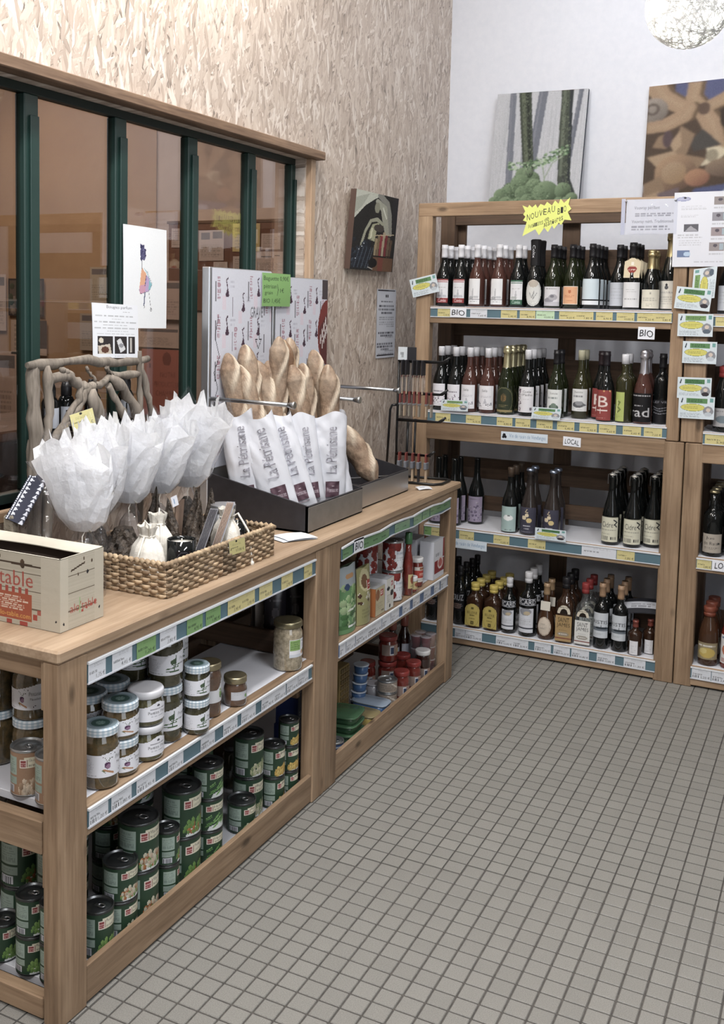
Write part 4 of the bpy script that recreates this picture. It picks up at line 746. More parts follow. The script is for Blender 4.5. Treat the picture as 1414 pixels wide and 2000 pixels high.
CG, CPAN, CREAMP, LOGO = H('#27422f'), H('#93a79c'), H('#d0ccb4'), H('#8a3a3c')
PEA, CAR, CORN, BEAN, MUSH, WHT2 = H('#6f9a4a'), H('#b3703e'), H('#cfa94a'), H('#5a8a44'), H('#c9b49a'), H('#c9cfcf')
def can_img(kind, text1, text2, body=CG):
    im = Img(120, 40, body)
    im.rect(.175, .1, .335, .52, CPAN).rect(.175, .58, .335, .74, tuple(c*.9 for c in CPAN)).rect(.18, .78, .3, .95, H('#b9bcc4')).bars(.19, .8, .29, .94, 10, H('#3a3a44')); im.lines(.185, .15, .325, .48, 6, H('#5d7068'), .5, 2).lines(.185, .6, .3, .72, 2, H('#5d7068'), .5)
    im.rect(.405, .1, .66, .36, CREAMP).rect(.66, .1, .70, .36, tuple(c*.95 for c in CREAMP))
    im.rect(.366, .15, .434, .36, H('#d8cfc4')).rect(.373, .175, .427, .335, LOGO).lines(.378, .21, .424, .31, 2, H('#d0a8a4'), .9, 1, .4, 0); im.rect(.437, .14, .44, .33, H('#8a6a5a'))
    im.text(text1, .45, .14, .62, .225, INK).text(text2, .45, .25, .6, .325, H('#4a4a44'))
    im.poly([(.4, .86), (.5, .78), (.66, .74), (.74, .8), (.74, 1.0), (.38, 1.0)], WHT2)
    P = {'peas': ([PEA, PEA, PEA, CAR], .013), 'mixed': ([PEA, CAR, CREAMP, CREAMP, MUSH], .014), 'corn': ([CORN, CORN, H('#e0c468')], .017), 'flag': ([H('#b9bc92'), H('#8fa070'), H('#d0cfae')], .014), 'mush': ([MUSH, H('#a98c70'), H('#d8c6ae')], .022), 'green': ([PEA, H('#84ab58')], .014)}
    if kind == 'beans':
        r = random.Random(3)
        for i in range(46): x, y = .36 + .36*r.random(), .56 + .36*r.random(); d = .05*(r.random()-.3); im.line([(x, y), (x+.055, y-.09-d)], .010, BEAN if i % 3 else H('#7aa860'))
    else:
        cs, q = P[kind]; im.speck(.40, .62, .70, .9, 70, cs, q, 5, 120/40/2.1); im.speck(.36, .78, .74, .93, 40, cs, q, 8, 120/40/2.1)
    return im.grain(.05).a
def can_mesh(R, h, img, seed=0, dark=True):
    m = MB(); z0, z1 = .06, h - .12; m.grid(wrap(R, z0, z1, -PI, PI), img, 'satin'); body = m.mesh('tin_can'); m = MB(); c = H('#55585a') if dark else H('#a9acae')
    m.lathe([(R*.9, 0), (R*1.02, .0), (R*1.02, .05), (R, .07)], 'tin', 24, col=c, cap=(True, False)); bot = m.mesh('rim')
    m = MB(); m.lathe([(R, h-.13), (R*1.025, h-.11), (R*1.03, h-.02), (R*1.0, h), (R*.95, h-.01), (R*.93, h-.09), (R*.78, h-.1), (R*.74, h-.07), (R*.2, h-.075)], 'tin', 24, col=c); lid = m.mesh('lid')
    m = MB(); p = [(R*.05 + R*.25*(1-math.cos(a)) , R*.17*math.sin(a), h-.03 + .02*math.sin(a/2)) for a in np.linspace(0, 2*PI, 15)]; m.tube(p, .03, 'steel', 5, cap=False); m.box((-.12, -.09, h-.075), (.1, .09, h-.04), 'steel'); ring = m.mesh('pull_ring')
    return body, [('rim', bot), ('lid', lid), ('pull_ring', ring)]
CANS = {}
def can_kind(key, R, h, img, desc, dark=True): CANS[key] = (*can_mesh(R, h, img, 0, dark), R, h, desc)
PP = can_img('peas', 'Petits pois et', 'jeunes carottes'); HV = can_img('beans', 'Haricots', 'verts'); MC = can_img('mixed', 'Macedoine', 'legumes'); MA = can_img('corn', 'Mais', ''); FL = can_img('flag', 'Flageolets', 'verts'); PV = can_img('green', 'Petits pois', 'extra fins'); MU = can_img('mush', 'Champignons', 'emince', H('#96765c'))
for k, R, h, im, d in [('PPb', .95, 2.28, PP, 'large green pea and carrot can'), ('MCb', .93, 2.28, MC, 'large green mixed vegetable can'), ('PVb', .69, 2.08, PV, 'open-looking green pea can'), ('MCs', .77, 1.65, MC, 'small green mixed vegetable can'), ('PPs', .62, 1.65, PP, 'small green pea and carrot can'), ('HV', .78, 1.65, HV, 'small green bean can'), ('FLb', .83, 2.28, FL, 'large green flageolet can'), ('FLs', .76, 1.65, FL, 'small green flageolet can'), ('MA', .67, 1.75, MA, 'green sweetcorn can'), ('MAs', .58, 1.45, MA, 'narrow green sweetcorn can'), ('PVs', .66, 1.65, PV, 'green pea can')]:
    can_kind(k, R, h, im, d)
can_kind('MU', .69, 1.95, MU, 'brown mushroom can', False)
def can(key, x, y, z, label, rz=0.0, group='green vegetable cans'):
    me, parts, R, h, d = CANS[key]; o = tag(link('tin_can', me, None, (x, y, z + .02), rz), label, 'can', group)
    for n, pm in parts: link(n, pm, o)
def stack(key, x, y, n, where, z=1.57, rz=0.0, twist=.25):
    me, parts, R, h, d = CANS[key]; names = {1: ['single'], 2: ['bottom', 'top'], 3: ['bottom', 'middle', 'top']}[n]
    for k in range(n):
        can(key, x, y, z + k*(h+.015), f'{d}, {names[k]} of stack, {where}' if n > 1 else f'{d} {where}', rz + rnd.uniform(-twist, twist) if k < n-1 else rz)
B0 = 'lower shelf, '
ZB = .92
def stk(*a, **k): stack(*a, z=ZB, **k)
stk('PVb', -17.23, -9.95, 1, 'standing alone beside the near corner post')
stk('MCs', -17.32, -8.3, 2, B0 + 'second stack from near post')
stk('MCb', -17.5, -6.75, 2, B0 + 'third stack from near post')
stk('PPs', -17.18, -5.0, 2, B0 + 'before the tallest pea cans', rz=.75)
stk('PPb', -17.52, -3.3, 2, B0 + 'tallest stack at the middle')
stk('HV', -17.33, -1.3, 3, B0 + 'front of three high')
stk('HV', -19.0, -.6, 3, B0 + 'second row behind')
stk('PVs', -19.3, 1.0, 3, B0 + 'third row, half hidden')
stk('FLb', -17.9, 3.6, 2, B0 + 'barcode towards the camera')
stk('FLs', -17.32, 2.0, 1, 'standing alone in front at the lower shelf')
stk('MA', -17.22, 5.15, 2, B0 + 'front corn stack')
stk('MAs', -17.12, 6.75, 3, B0 + 'by the middle post')
stk('FLs', -20.2, -8.2, 3, B0 + 'dark back row near end'); stk('MCs', -19.9, -5.9, 3, B0 + 'dark back row before the middle'); stk('HV', -20.1, -3.4, 3, B0 + 'dark back row at the middle')
stk('PVs', -18.9, -12.15, 2, 'open near end, with pull rings up'); stk('PPs', -17.65, -12.15, 2, 'open near end, behind corner post'); stk('PVs', -20.55, -12.1, 1, 'at the left edge, open near end')
stk('PPb', -21.25, -10.2, 2, 'open near end, tall at the left'); stk('MCb', -19.2, -10.2, 2, 'open near end, behind pull-ring cans')
jm = MB(); jm.lathe([(.6, 0), (.62, .1), (.62, 1.9), (.5, 2.2)], 'veg_green', 16); oj = tag(jm.build('glass_jar', None, (-20.3, 5.9, .94)), 'dark glass jar behind the corn cans on the lower shelf', 'jar'); MB().lathe([(.5, 2.2), (.56, 2.22), (.56, 2.5), (.5, 2.52)], 'tin', 16, col=H('#6a6c70')).build('lid', oj)
# mushrooms in front of the jars at the open end
can('MU', -19.15, -12.1, 8.57, 'brown mushroom can in front at the open near end', -.45, 'brown mushroom cans'); can('MU', -17.72, -12.2, 8.57, 'brown mushroom can half hidden by the near corner post', -.45, 'brown mushroom cans')
# jars with gingham lids
def gingham(w, h, a=H('#d5dade'), b=H('#7f9fb3')):
    im = Img(w, h, a); m = (np.floor(im.X*w).astype(int) % 2 == 0); n = (np.floor(im.Y*h).astype(int) % 2 == 0); return im.put(m.astype(float), b, .5).put(n.astype(float), b, .5)
def wavy(im, f):
    m = im.Y < f(im.X); im.a[m] = -1; return im.a
def jar_label(kind):
    im = Img(60, 34, H('#d6d8e0')); im.lines(.04, .35, .3, .85, 8, H('#8d909c'), .45, 2).lines(.05, .9, .35, .96, 1, INK, .5)
    if kind == 'carrot':
        im.ell(.52, .58, .055, .12, H('#4a2c4c')).ell(.53, .62, .04, .08, H('#8a6a86')).line([(.52, .46), (.47, .3)], .01, H('#4a5a3a')).line([(.52, .46), (.52, .26)], .01, H('#4a5a3a')).line([(.53, .46), (.57, .3)], .01, H('#4a5a3a'))
        im.poly([(.42, .74), (.46, .7), (.64, .86), (.62, .92)], H('#a87a54')).poly([(.4, .72), (.44, .74), (.5, .86), (.46, .84)], H('#5a6a44'))
        for x, y in ((.44, .28), (.6, .34), (.66, .2), (.57, .2), (.78, .88), (.82, .84)): im.ell(x, y, .012, .022, H('#2a2433'))
        im.text('Printaniere', .68, .28, .99, .44, INK).text('Macedoine', .7, .52, .98, .62, H('#3a3a40'))
    elif kind == 'bean':
        im.poly([(.46, .42), (.58, .3), (.58, .56), (.48, .58)], H('#44573f')).line([(.58, .22), (.54, .82)], .018, H('#3c4f3a')).line([(.4, .74), (.62, .68)], .026, H('#4a6344')).line([(.4, .84), (.64, .86)], .026, H('#3f5a3c')).line([(.52, .62), (.66, .58)], .02, H('#4a6344')); im.text('Primeurs', .66, .3, .96, .46, INK).text('Haricots', .68, .52, .95, .62, H('#3a3a40'))
    return wavy(im, lambda X: .22 - .22*np.clip((X-.35)/.5, 0, 1) if True else 0)
def pea_label():
    im = Img(54, 32, H('#d9dae2')); im.lines(.5, .32, .82, .44, 1, H('#6a6a72'), .8).text('Petits Pois', .46, .48, .86, .64, INK); im.ell(.66, .2, .03, .06, H('#4a4a52')).lines(.52, .72, .8, .78, 1, H('#8d909c'), .6); im.lines(.05, .4, .3, .8, 5, H('#a9acb8'), .4)
    return wavy(im, lambda X: .26 - .26*np.exp(-((X-.66)/.16)**2))
def jar_mesh(R, h, filling, lidkind, limg, z0, z1, halfang, turn=0):
    b = MB(); hl = .34; nk = R*.92
    b.lathe([(R*.86, 0), (R*.97, .05), (R, .14), (R, h-hl-.42), (R*.98, h-hl-.28), (nk*.96, h-hl-.1), (nk*.94, h-hl+.05)], filling, 24); body = b.mesh('glass_jar')
    m = MB(); rl = R*.99
    if lidkind == 'gingham':
        m.grid(wrap(rl, h-hl, h-.07, -PI, PI), gingham(44, 4).a, 'satin'); rim = gingham(44, 2).a
        m.grid(lambda u, v: ((rl - .1*rl*v)*math.cos(2*PI*u), (rl - .1*rl*v)*math.sin(2*PI*u), h-.07+.07*v), rim, 'satin')
        top = Img(44, 7, H('#76878f')).rect(0, .5, 1, 1, H('#2c4540')).rect(0, .28, 1, .36, H('#5d7078')); top.lines(0, .6, 1, .9, 2, H('#6f8a84'), .7, 3, .4, 0)
        m.grid(lambda u, v: (rl*.9*(1-v)*math.cos(-2*PI*u)+1e-4*v, rl*.9*(1-v)*math.sin(-2*PI*u), h-.01), top.a[::-1], 'satin')
    else:
        c = {'white': H('#cfd0d6'), 'gold': H('#a59a7a'), 'goldd': H('#8f8768'), 'red': H('#8a2f2a'), 'whitep': H('#d4d4d4')}[lidkind]
        m.lathe([(rl*.96, h-hl), (rl, h-hl+.03), (rl, h-.08), (rl*.95, h-.01), (rl*.82, h-.03), (rl*.2, h-.02)], 'tin' if lidkind.startswith('gold') else 'gloss', 24, col=c, cap=(False, True))
    lid = m.mesh('lid'); parts = [('lid', lid)]
    if limg is not None:
        q = MB(); a0, a1 = math.radians(-halfang+turn), math.radians(halfang+turn); q.grid(wrap(R*1.012, z0, z1, a0, a1), limg, 'paper'); parts.append(('label', q.mesh('label')))
    return body, parts, h
CL, BL, PL = jar_label('carrot'), jar_label('bean'), pea_label()
ga = Img(40, 30, H('#c9cbd0')); ga.speck(.55, .45, .85, .8, 22, [PEA, H('#8fae6a'), H('#557a45')], .05); ga.lines(.6, .12, .85, .3, 2, INK, .4)
gar = ga; gb = Img(44, 20, H('#b9bbc2')); gb.speck(.66, .3, .84, .85, 12, [PEA, H('#557a45')], .04, 4, .8).ell(.5, .7, .05, .16, H('#6f9a5a')); gb.lines(.1, .3, .4, .6, 2, INK, .3)
gbar = wavy(gb, lambda X: .3 - .3*np.clip((X-.6)/.25, 0, 1)); gaa = wavy(ga, lambda X: .45 - .45*np.exp(-((X-.72)/.2)**2))
gc = Img(50, 34, H('#d9dae0')).rect(.02, .02, .55, .62, H('#7fa35a')); gc.lines(.06, .1, .5, .55, 4, H('#3f5a34'), .7).text('Flageolets', .6, .08, .96, .2, INK); gc.lines(.6, .28, .95, .5, 3, INK, .4).ell(.66, .75, .08, .12, H('#b98f70')).ell(.84, .72, .1, .14, H('#7fa35a')).ell(.84, .84, .05, .08, H('#46663a')).rect(0, .82, .55, 1, H('#c3c9d2'))
JR = {'cs': jar_mesh(.8, 1.6, 'veg_mix', 'gingham', CL, .22, 1.05, 92, -34), 'ct': jar_mesh(.78, 2.62, 'veg_mix', 'gingham', CL, .55, 1.75, 92, -34), 'ps': jar_mesh(.82, 1.58, 'veg_peas', 'white', PL, .25, 1.1, 92, -36), 'bt': jar_mesh(.8, 2.62, 'veg_green', 'gingham', BL, .6, 1.75, 92, -34), 'bs': jar_mesh(.62, 1.64, 'veg_green', 'gingham', BL, .25, 1.15, 92, -34), 'gt': jar_mesh(.6, 2.7, 'veg_brown', 'gold', gaa, .75, 1.85, 64), 'gs': jar_mesh(.6, 1.5, 'veg_brown', 'gold', gbar, .35, .95, 80), 'fl': jar_mesh(.82, 2.76, 'veg_beans', 'goldd', gc.a, .8, 1.8, 46, -6), 'ctl': jar_mesh(.82, 2.4, 'veg_mix', 'gingham', CL, .5, 1.6, 66, -30)}
def jar(k, x, y, z, label, group=None, rz=0.0):
    me, parts, h = JR[k]; o = tag(link('glass_jar', me, None, (x, y, z + .02), rz), label, 'jar', group)
    for n, pm in parts: link(n, pm, o)
    return z + h + .01
def jars(k, x, y, n, desc, rz=0.0, group='vegetable jars on the middle shelf'):
    z = 8.55
    for i in range(n): z = jar(k, x, y, z, (f'{desc}, ' + ('lower' if i == 0 else 'upper') + ' of two') if n > 1 else desc, group, rz + rnd.uniform(-.06, .06))
jars('ct', -16.97, -10.1, 1, 'tall mixed vegetable jar with gingham lid right beside the near corner post')
jars('cs', -17.0, -8.75, 2, 'short mixed vegetable jar with turnip label and gingham lid')
jars('ps', -16.95, -7.0, 2, 'short pea jar with plain white lid')
jars('bt', -17.32, -5.0, 2, 'tall green bean jar with gingham lid'); jars('bs', -16.5, -3.62, 2, 'small green bean jar beside the tall gold-lidded jar')
jars('gt', -17.05, -1.7, 1, 'tall brown jar with gold lid and green vegetable label'); jars('gs', -16.68, .15, 1, 'short brown jar with gold lid next to empty shelf space'); jars('fl', -16.9, 6.05, 1, 'big jar of pale beans alone near the middle post')
jars('cs', -18.75, -7.1, 2, 'short jar with gingham lid in the back row behind white lid'); jars('cs', -18.7, -8.75, 2, 'short jar with gingham lid in the back row nearest the post'); jars('bt', -19.05, -5.2, 2, 'tall green bean jar in the dark back row'); jars('bt', -18.2, -3.3, 2, 'tall green bean jar at the back behind the small pair')
jars('ctl', -20.4, -10.5, 2, 'vegetable jar at the open near end, turnip label', -.9); jars('ctl', -22.35, -10.55, 2, 'vegetable jar cut by the left edge of the photo', -1.9); jars('ct', -18.5, -10.6, 1, 'striped-lid vegetable jar seen behind the near corner post', -.7)
# ---- far unit, middle shelf
ZM = 8.77
def pouch(name, label, x0, y0, z, w, d, h, img, mat='gloss', lean=0.0, cat='pack', side=H('#6a7a5a'), group=None):
    """soft bag facing +x, its face printed; bulges and pinches to a crimped top"""
    m = MB(); ih, iw = img.shape[:2]
    def depth(u, v): return d*(.5*(1 - v**3*.8) * (math.sin(PI*min(max(u, .02), .98))**.45)) + .02
    m.grid(lambda u, v: (depth(u, v) + lean*v, -w/2 + w*u*(1) , h*v + .04*math.sin(u*9)*(v > .95)), img, mat)
    m.surf(lambda u, v: (-depth(1-u, v) + lean*v, w/2 - w*u, h*v), 8, 8, mat, side)
    return tag(m.build(name, None, (x0, y0, z)), label, cat, group)
def carton(name, label, x0, y0, z, w, d, h, img, side, top, cat='box', group=None, rz=0):
    """printed carton: picture on the +x face, plain colours on the other sides, lid flap as a part"""
    m = MB(); m.grid(lambda u, v: (d/2, -w/2 + w*u, h*v), img, 'satin', False)
    m.poly([(-d/2, -w/2, 0), (d/2, -w/2, 0), (d/2, -w/2, h), (-d/2, -w/2, h)], 'satin', side); m.poly([(d/2, w/2, 0), (-d/2, w/2, 0), (-d/2, w/2, h), (d/2, w/2, h)], 'satin', side); m.poly([(-d/2, w/2, 0), (-d/2, -w/2, 0), (-d/2, -w/2, h), (-d/2, w/2, h)], 'satin', side); m.poly([(-d/2, -w/2, 0), (-d/2, w/2, 0), (d/2, w/2, 0), (d/2, -w/2, 0)], 'satin', side)
    o = tag(m.build(name, None, (x0, y0, z), rz), label, cat, group)
    q = MB(); q.box((-d/2, -w/2, h-.005), (d/2, 0-.01, h+.015), 'satin', top); q.box((-d/2, .01, h-.005), (d/2, w/2, h+.015), 'satin', tuple(c*.93 for c in top)); q.build('lid_flap', o); return o
g1 = Img(30, 60, H('#5f8a5a')).rect(0, 0, 1, .3, H('#9aa6ac')).rect(0, .86, 1, .94, H('#46703f')); g1.speck(.1, .3, .9, .85, 40, [H('#86b070'), H('#a9c490'), H('#4a7844')], .1).ell(.3, .3, .12, .05, H('#34486a')).ell(.5, .15, .25, .04, H('#b98a5a')).line([(.3, .66), (.9, .62)], .06, H('#c9d0c4')); g1.lines(.3, .88, .9, .92, 1, (1, 1, 1), .8)
pouch('salad_pack', 'tall green and silver pack beside the middle post, upper far shelf', -16.75, 13.1, ZM, 2.3, 1.0, 4.1, g1.a, side=H('#6a8064'))
g2i = Img(26, 50, H('#8d8a5a')).ell(.45, .22, .34, .2, H('#b5ae84')).ell(.4, .24, .2, .13, H('#6a4c34')).rect(.5, .24, .82, .42, H('#d8cfc4')).rect(.53, .25, .79, .41, H('#a03a34')).lines(.56, .28, .76, .38, 2, (1, 1, 1), .9); g2i.speck(.05, .46, .8, .62, 12, [H('#54382c'), H('#d8d4c4')], .06); g2i.lines(.2, .7, .8, .9, 3, H('#5c5a34'), .4)
pouch('cereal_pack', 'olive-yellow pack with a red badge on the upper far shelf', -16.6, 15.15, ZM, 2.0, .9, 3.6, g2i.a, side=H('#7d7a4c'))
g3 = Img(26, 34, H('#b7ae8c')).ell(.28, .26, .2, .2, H('#8a5a38')).rect(.55, .12, .85, .34, H('#a8483c')).lines(.58, .16, .82, .3, 2, (1, 1, 1), .8).rect(0, 0, .06, 1, H('#a2602e')); g3.lines(.15, .55, .8, .8, 4, INK, .35).ell(.8, .88, .14, .03, INK, .7)
carton('food_box', 'small beige carton with an orange edge on the upper far shelf', -16.75, 17.2, ZM, 1.55, 1.1, 1.85, g3.a, H('#a2602e'), H('#8d8f90'))
g4 = Img(26, 44, H('#cfcdc4')).rect(.62, .12, .86, .28, H('#a03a44')).lines(.66, .16, .82, .25, 2, (1, 1, 1), .8).ell(.25, .32, .22, .06, INK).poly([(.1, .34), (.4, .34), (.25, .22)], INK).ell(.75, .5, .2, .1, INK).ell(.5, .9, .1, .06, INK); g4.lines(.12, .5, .5, .78, 5, INK, .5)
carton('food_box', 'white carton with black pepper pictures on the upper far shelf', -16.8, 18.75, ZM, 1.2, 1.3, 2.1, g4.a, H('#b9bbc0'), H('#8a8d92'))
tmi = Img(70, 34, H('#c9cdd2')).speck(.0, .0, 1, .14, 16, [H('#8c2c26')], .045, 2, 2).speck(.3, .0, .42, 1, 14, [H('#8c2c26'), H('#9a3a30')], .035, 4, 1.6).speck(.6, .0, .72, 1, 14, [H('#8c2c26')], .035, 6, 1.6).speck(.0, .1, .24, 1, 14, [H('#93332b')], .05, 9, 1.6).text('Provencale', .43, .3, .6, .42, H('#4c6a8a')); tmi.lines(.44, .5, .59, .66, 2, INK, .5).lines(.44, .88, .58, .93, 1, INK, .7)
TMC = can_mesh(.72, 2.05, tmi.a, 0, False); CANS['TM'] = (*TMC, .72, 2.05, 'white can printed with red tomatoes')
for n_, (x, y, rz) in {'front': (-16.95, 20.95, -.35), 'back': (-18.1, 19.2, .6)}.items():
    for k, w_ in enumerate(('lower', 'upper')): can('TM', x, y, ZM + k*2.08, f'white can printed with red tomatoes, {w_} one, {n_} stack', rz, 'tomato cans')
sb = MB(); sb.lathe([(.30, 0), (.36, .05), (.36, 2.1), (.33, 2.5), (.22, 3.1), (.19, 3.7)], 'sauce_red', 16); ob = tag(sb.build('sauce_bottle', None, (-16.45, 22.55, ZM)), 'slim red ketchup bottle with green cap on the upper far shelf', 'bottle'); MB().lathe([(.24, 3.62), (.26, 3.66), (.25, 4.38), (.2, 4.42)], 'gloss', 14, col=H('#3a6a44')).build('cap', ob)
lk = Img(24, 16, H('#b9a873')); lk.ell(.5, .4, .3, .3, H('#8c4a34')).lines(.2, .75, .8, .95, 1, INK, .6); MB().grid(wrap(.37, .5, 1.5, -1.1, 1.1), lk.a, 'paper').build('label', ob)
rl_ = Img(30, 26, H('#c3bfb9')).rect(0, .25, 1, .72, H('#a4382c')).rect(.3, .02, .9, .2, H('#8a5a3c')); rl_.lines(.3, .4, .8, .62, 2, H('#d8b4a4'), .9).lines(.2, .8, .8, .92, 1, INK, .5)
JR['sj'] = jar_mesh(.46, 2.1, 'sauce_red', 'whitep', rl_.a, .35, 1.45, 80, -10); jar('sj', -16.75, 25.0, ZM, 'small red sauce jar with white lid and orange-red label, upper far shelf')
JR['s2'] = jar_mesh(.34, 1.1, 'sauce_red', 'whitep', lk.a, .2, .75, 75); jar('s2', -16.42, 23.45, ZM, 'tiny sauce jar in front of the ketchup bottle')
g9 = Img(30, 36, H('#cdcfd6')).rect(.1, .52, 1, .86, H('#8c2c2e')).ell(.65, .62, .26, .16, H('#b5605a')).ring(.65, .62, .26, .16, .3, H('#d8c8c4')).lines(.2, .3, .6, .45, 1, H('#6a6c74'), .7); g9.rect(.86, 0, 1, .5, H('#8c2c2e'))
carton('drink_carton', 'white and red carton with torn edge, front of the upper far shelf', -16.75, 28.0, ZM, 2.2, 1.1, 2.85, g9.a, H('#c3c6cf'), H('#a9adb5')); carton('drink_carton', 'tall white and red carton at the back of the upper far shelf', -19.2, 29.0, ZM, 2.0, 1.2, 4.6, g9.a, H('#c3c6cf'), H('#a9adb5')); carton('drink_carton', 'white and red carton squeezed behind the front carton', -18.2, 27.9, ZM, 2.0, 1.1, 2.85, g9.a, H('#c3c6cf'), H('#a9adb5'))
# coffee and dry packs at the back seen through the near unit
bi = Img(26, 36, H('#8f857c')).rect(.45, .55, .9, .85, H('#b5aaa0')).lines(.5, .6, .85, .68, 1, INK, .4).bars(.5, .72, .8, .82, 8); bi.lines(.1, .1, .9, .4, 5, H('#776d64'), .4)
pouch('coffee_pack', 'pale beige foil pack standing behind the divider rail of the near unit', -20.6, 8.95, ZM, 1.0, .8, 3.4, bi.a, 'satin', 0, 'pack', H('#8a7f76'))
for k, (x, y) in enumerate(((-19.2, 8.6), (-20.0, 10.2), (-18.6, 10.0), (-17.7, 11.2))):
    di = Img(18, 30, H('#29262c')).ell(.5, .45, .18, .1, H('#5d5a60')); di.lines(.2, .2, .8, .3, 1, H('#77747a'), .6)
    o = pouch('coffee_pack', ['dark foil coffee pack nearest the big pale bean jar', 'dark foil coffee pack in the back row', 'dark foil coffee pack second from the middle post', 'dark foil coffee pack touching the middle post'][k], x, y, ZM, 1.25, .9, 3.6 + .15*(k % 2), di.a, 'gloss', 0, 'pack', H('#242227'), 'dark coffee packs'); o.rotation_euler = (0, 0, -1.0)
# ---- far unit, bottom shelf
Z0 = .94
lt = MB()
for i in range(9):
    for j in range(4): lt.box((.0, -.62 + .34*j, .1 + .38*i), (.06, -.36 + .34*j, .36 + .38*i), 'satin', H('#6d5a30'))
oc = thing('plastic_crate', 'tall yellow slotted crate behind the middle post, lower far shelf', 'crate', (-19.1, 18.2, Z0)); MB().box((-1.2, -.7, 0), (-.01, .8, 3.5), 'satin', H('#8a7440'), ch=.05).build('body', oc); lt.build('slots', oc)
def tub(name, label, x, y, z, r, h, col, lidcol, rim, cat='tub', group=None):
    m = MB().lathe([(r*.84, 0), (r*.88, .04), (r, h-.06)], 'gloss', 20, col=col); o = tag(m.build(name, None, (x, y, z)), label, cat, group)
    MB().lathe([(r*1.0, h-.08), (r*1.06, h-.07), (r*1.06, h-.01), (r*1.0, h), (r*.92, h-.02)], 'gloss', 20, col=rim).build('lid', o); return o
for k in range(5): tub('blue_cup', f'blue plastic cup with white rim, {["lowest", "second", "middle", "fourth", "topmost"][k]} of the leaning stack', -18.95 + .03*k, 20.1 + .05*k, Z0 + .62*k, .52, .6, H('#3c5f8c'), WHI, H('#b9c3d0'), 'cup', 'blue cups in a stack')
tub('white_tub', 'greyish white tub behind the tuna tins on the lower far shelf', -18.75, 22.2, Z0, .56, 1.15, H('#8d8c92'), WHI, H('#a3a2a8'))
ti = Img(60, 14, H('#9a8d80')).line([(.3, .1), (.5, .9)], .03, H('#d0c8bc')).ell(.6, .55, .06, .25, H('#8c3a34')); ti.lines(.1, .2, .4, .8, 3, H('#6d6258'), .6)
CANS['TU'] = (*can_mesh(.7, .84, ti.a, 0, False), .7, .84, '')
for k, w_ in enumerate(('lower', 'upper')): can('TU', -17.55, 22.0, Z0 + .86*k, f'beige tuna tin, {w_} of two, lower far shelf', .2 + .4*k, 'tuna tins')
si = Img(40, 18, H('#8d7a70')).rect(.3, .1, .46, .95, H('#c9ccd4')).bars(.32, .2, .44, .85, 7, H('#33415c')).ell(.7, .6, .1, .25, H('#b59a4a')).rect(.5, .1, .9, .4, H('#b0877a'), .6)
JR['tr'] = jar_mesh(.58, 1.95, 'sauce_red', 'red', si.a, .2, .95, 85, -20); JR['td'] = jar_mesh(.58, 2.25, 'sauce_dark', 'whitep', si.a, .2, .95, 85, -20); JR['tb'] = jar_mesh(.7, 1.9, 'sauce_red', 'red', si.a, .5, 1.3, 85, -20)
for k, x, y, d in [('tr', -17.08, 23.45, 'red pasta sauce jar with red lid, front one nearest the camera'), ('tr', -17.08, 25.7, 'red pasta sauce jar with red lid, second along the front'), ('td', -17.1, 27.6, 'dark sauce jar with white lid, front of lower far shelf'), ('tb', -18.85, 25.0, 'big red sauce jar with a red lid, bottom of the pair'), ('tr', -18.35, 26.75, 'red-lidded sauce jar half hidden behind the front ones'), ('tr', -20.0, 24.0, 'red-lidded sauce jar in the dark at the back left')]: jar(k, x, y, Z0, d, 'sauce jars on the lower far shelf')
jar('tb', -18.85, 25.0, Z0 + 1.93, 'big red sauce jar stacked on the pair, shiny top one', 'sauce jars on the lower far shelf')
for k, (x, y, d) in enumerate([(-19.2, 29.0, 'dark sauce bottle with broad white label, front of two'), (-19.6, 27.6, 'dark sauce bottle with broad white label, back of two')]):
    m = MB().lathe([(.5, 0), (.54, .06), (.54, 2.3), (.45, 2.7), (.26, 3.2), (.25, 3.5)], 'sauce_dark', 18); o = tag(m.build('sauce_bottle', None, (x, y, Z0)), d, 'bottle'); MB().lathe([(.3, 3.4), (.32, 3.45), (.3, 4.2), (.25, 4.25)], 'gloss', 14, col=H('#8a4a3c')).build('cap', o); MB().grid(wrap(.55, 1.3, 2.1, -1.5, 1.5), Img(20, 10, H('#b9bbc4')).a, 'paper').build('label', o)
op = thing('dessert_pack', 'film-wrapped pack of small pink dessert pots by the far post', 'pack', (-17.2, 28.93, Z0))
for i, (dx, dy, dz) in enumerate([(a, b_, c) for c in (0, 1, 2) for a in (0, -.8) for b_ in (-.45, .45)]):
    m = MB().lathe([(.34, .02), (.4, .9), (.42, .95)], 'gloss', 14, (dx, dy, dz*1.0), col=H('#7d3f42') if i % 3 else H('#a58a8a')); m.lathe([(.42, .95), (.42, .98), (.1, .985)], 'gloss', 14, (dx, dy, dz), col=H('#a9a0a2')); m.build('pot', op)
MB().box((-1.28, -.9, 0), (.46, .9, 3.05), 'sleeve', ch=.12).build('wrap_film', op)
def rtub(name, label, x, y, z, w, d, h, col, top, rz=0, cat='tub', lidmat='sleeve'):
    o = thing(name, label, cat, (x, y, z), rz); m = MB(); m.lathe([(1*.86, 0), (1*.9, .05), (1, h-.1)], 'gloss', 24, sq=5); m.v = [(p[0]*w/2, p[1]*d/2, p[2]) for p in m.v]; m.c = [col]*len(m.f); m.build('tray', o)
    m = MB(); m.lathe([(1.04, h-.12), (1.05, h-.02), (1.0, h), (.9, h-.03), (.86, h+.0), (.1, h+.01)], 'gloss', 24, sq=5); m.v = [(p[0]*w/2, p[1]*d/2, p[2]) for p in m.v]; m.c = [top]*len(m.f); m.build('lid', o); return o
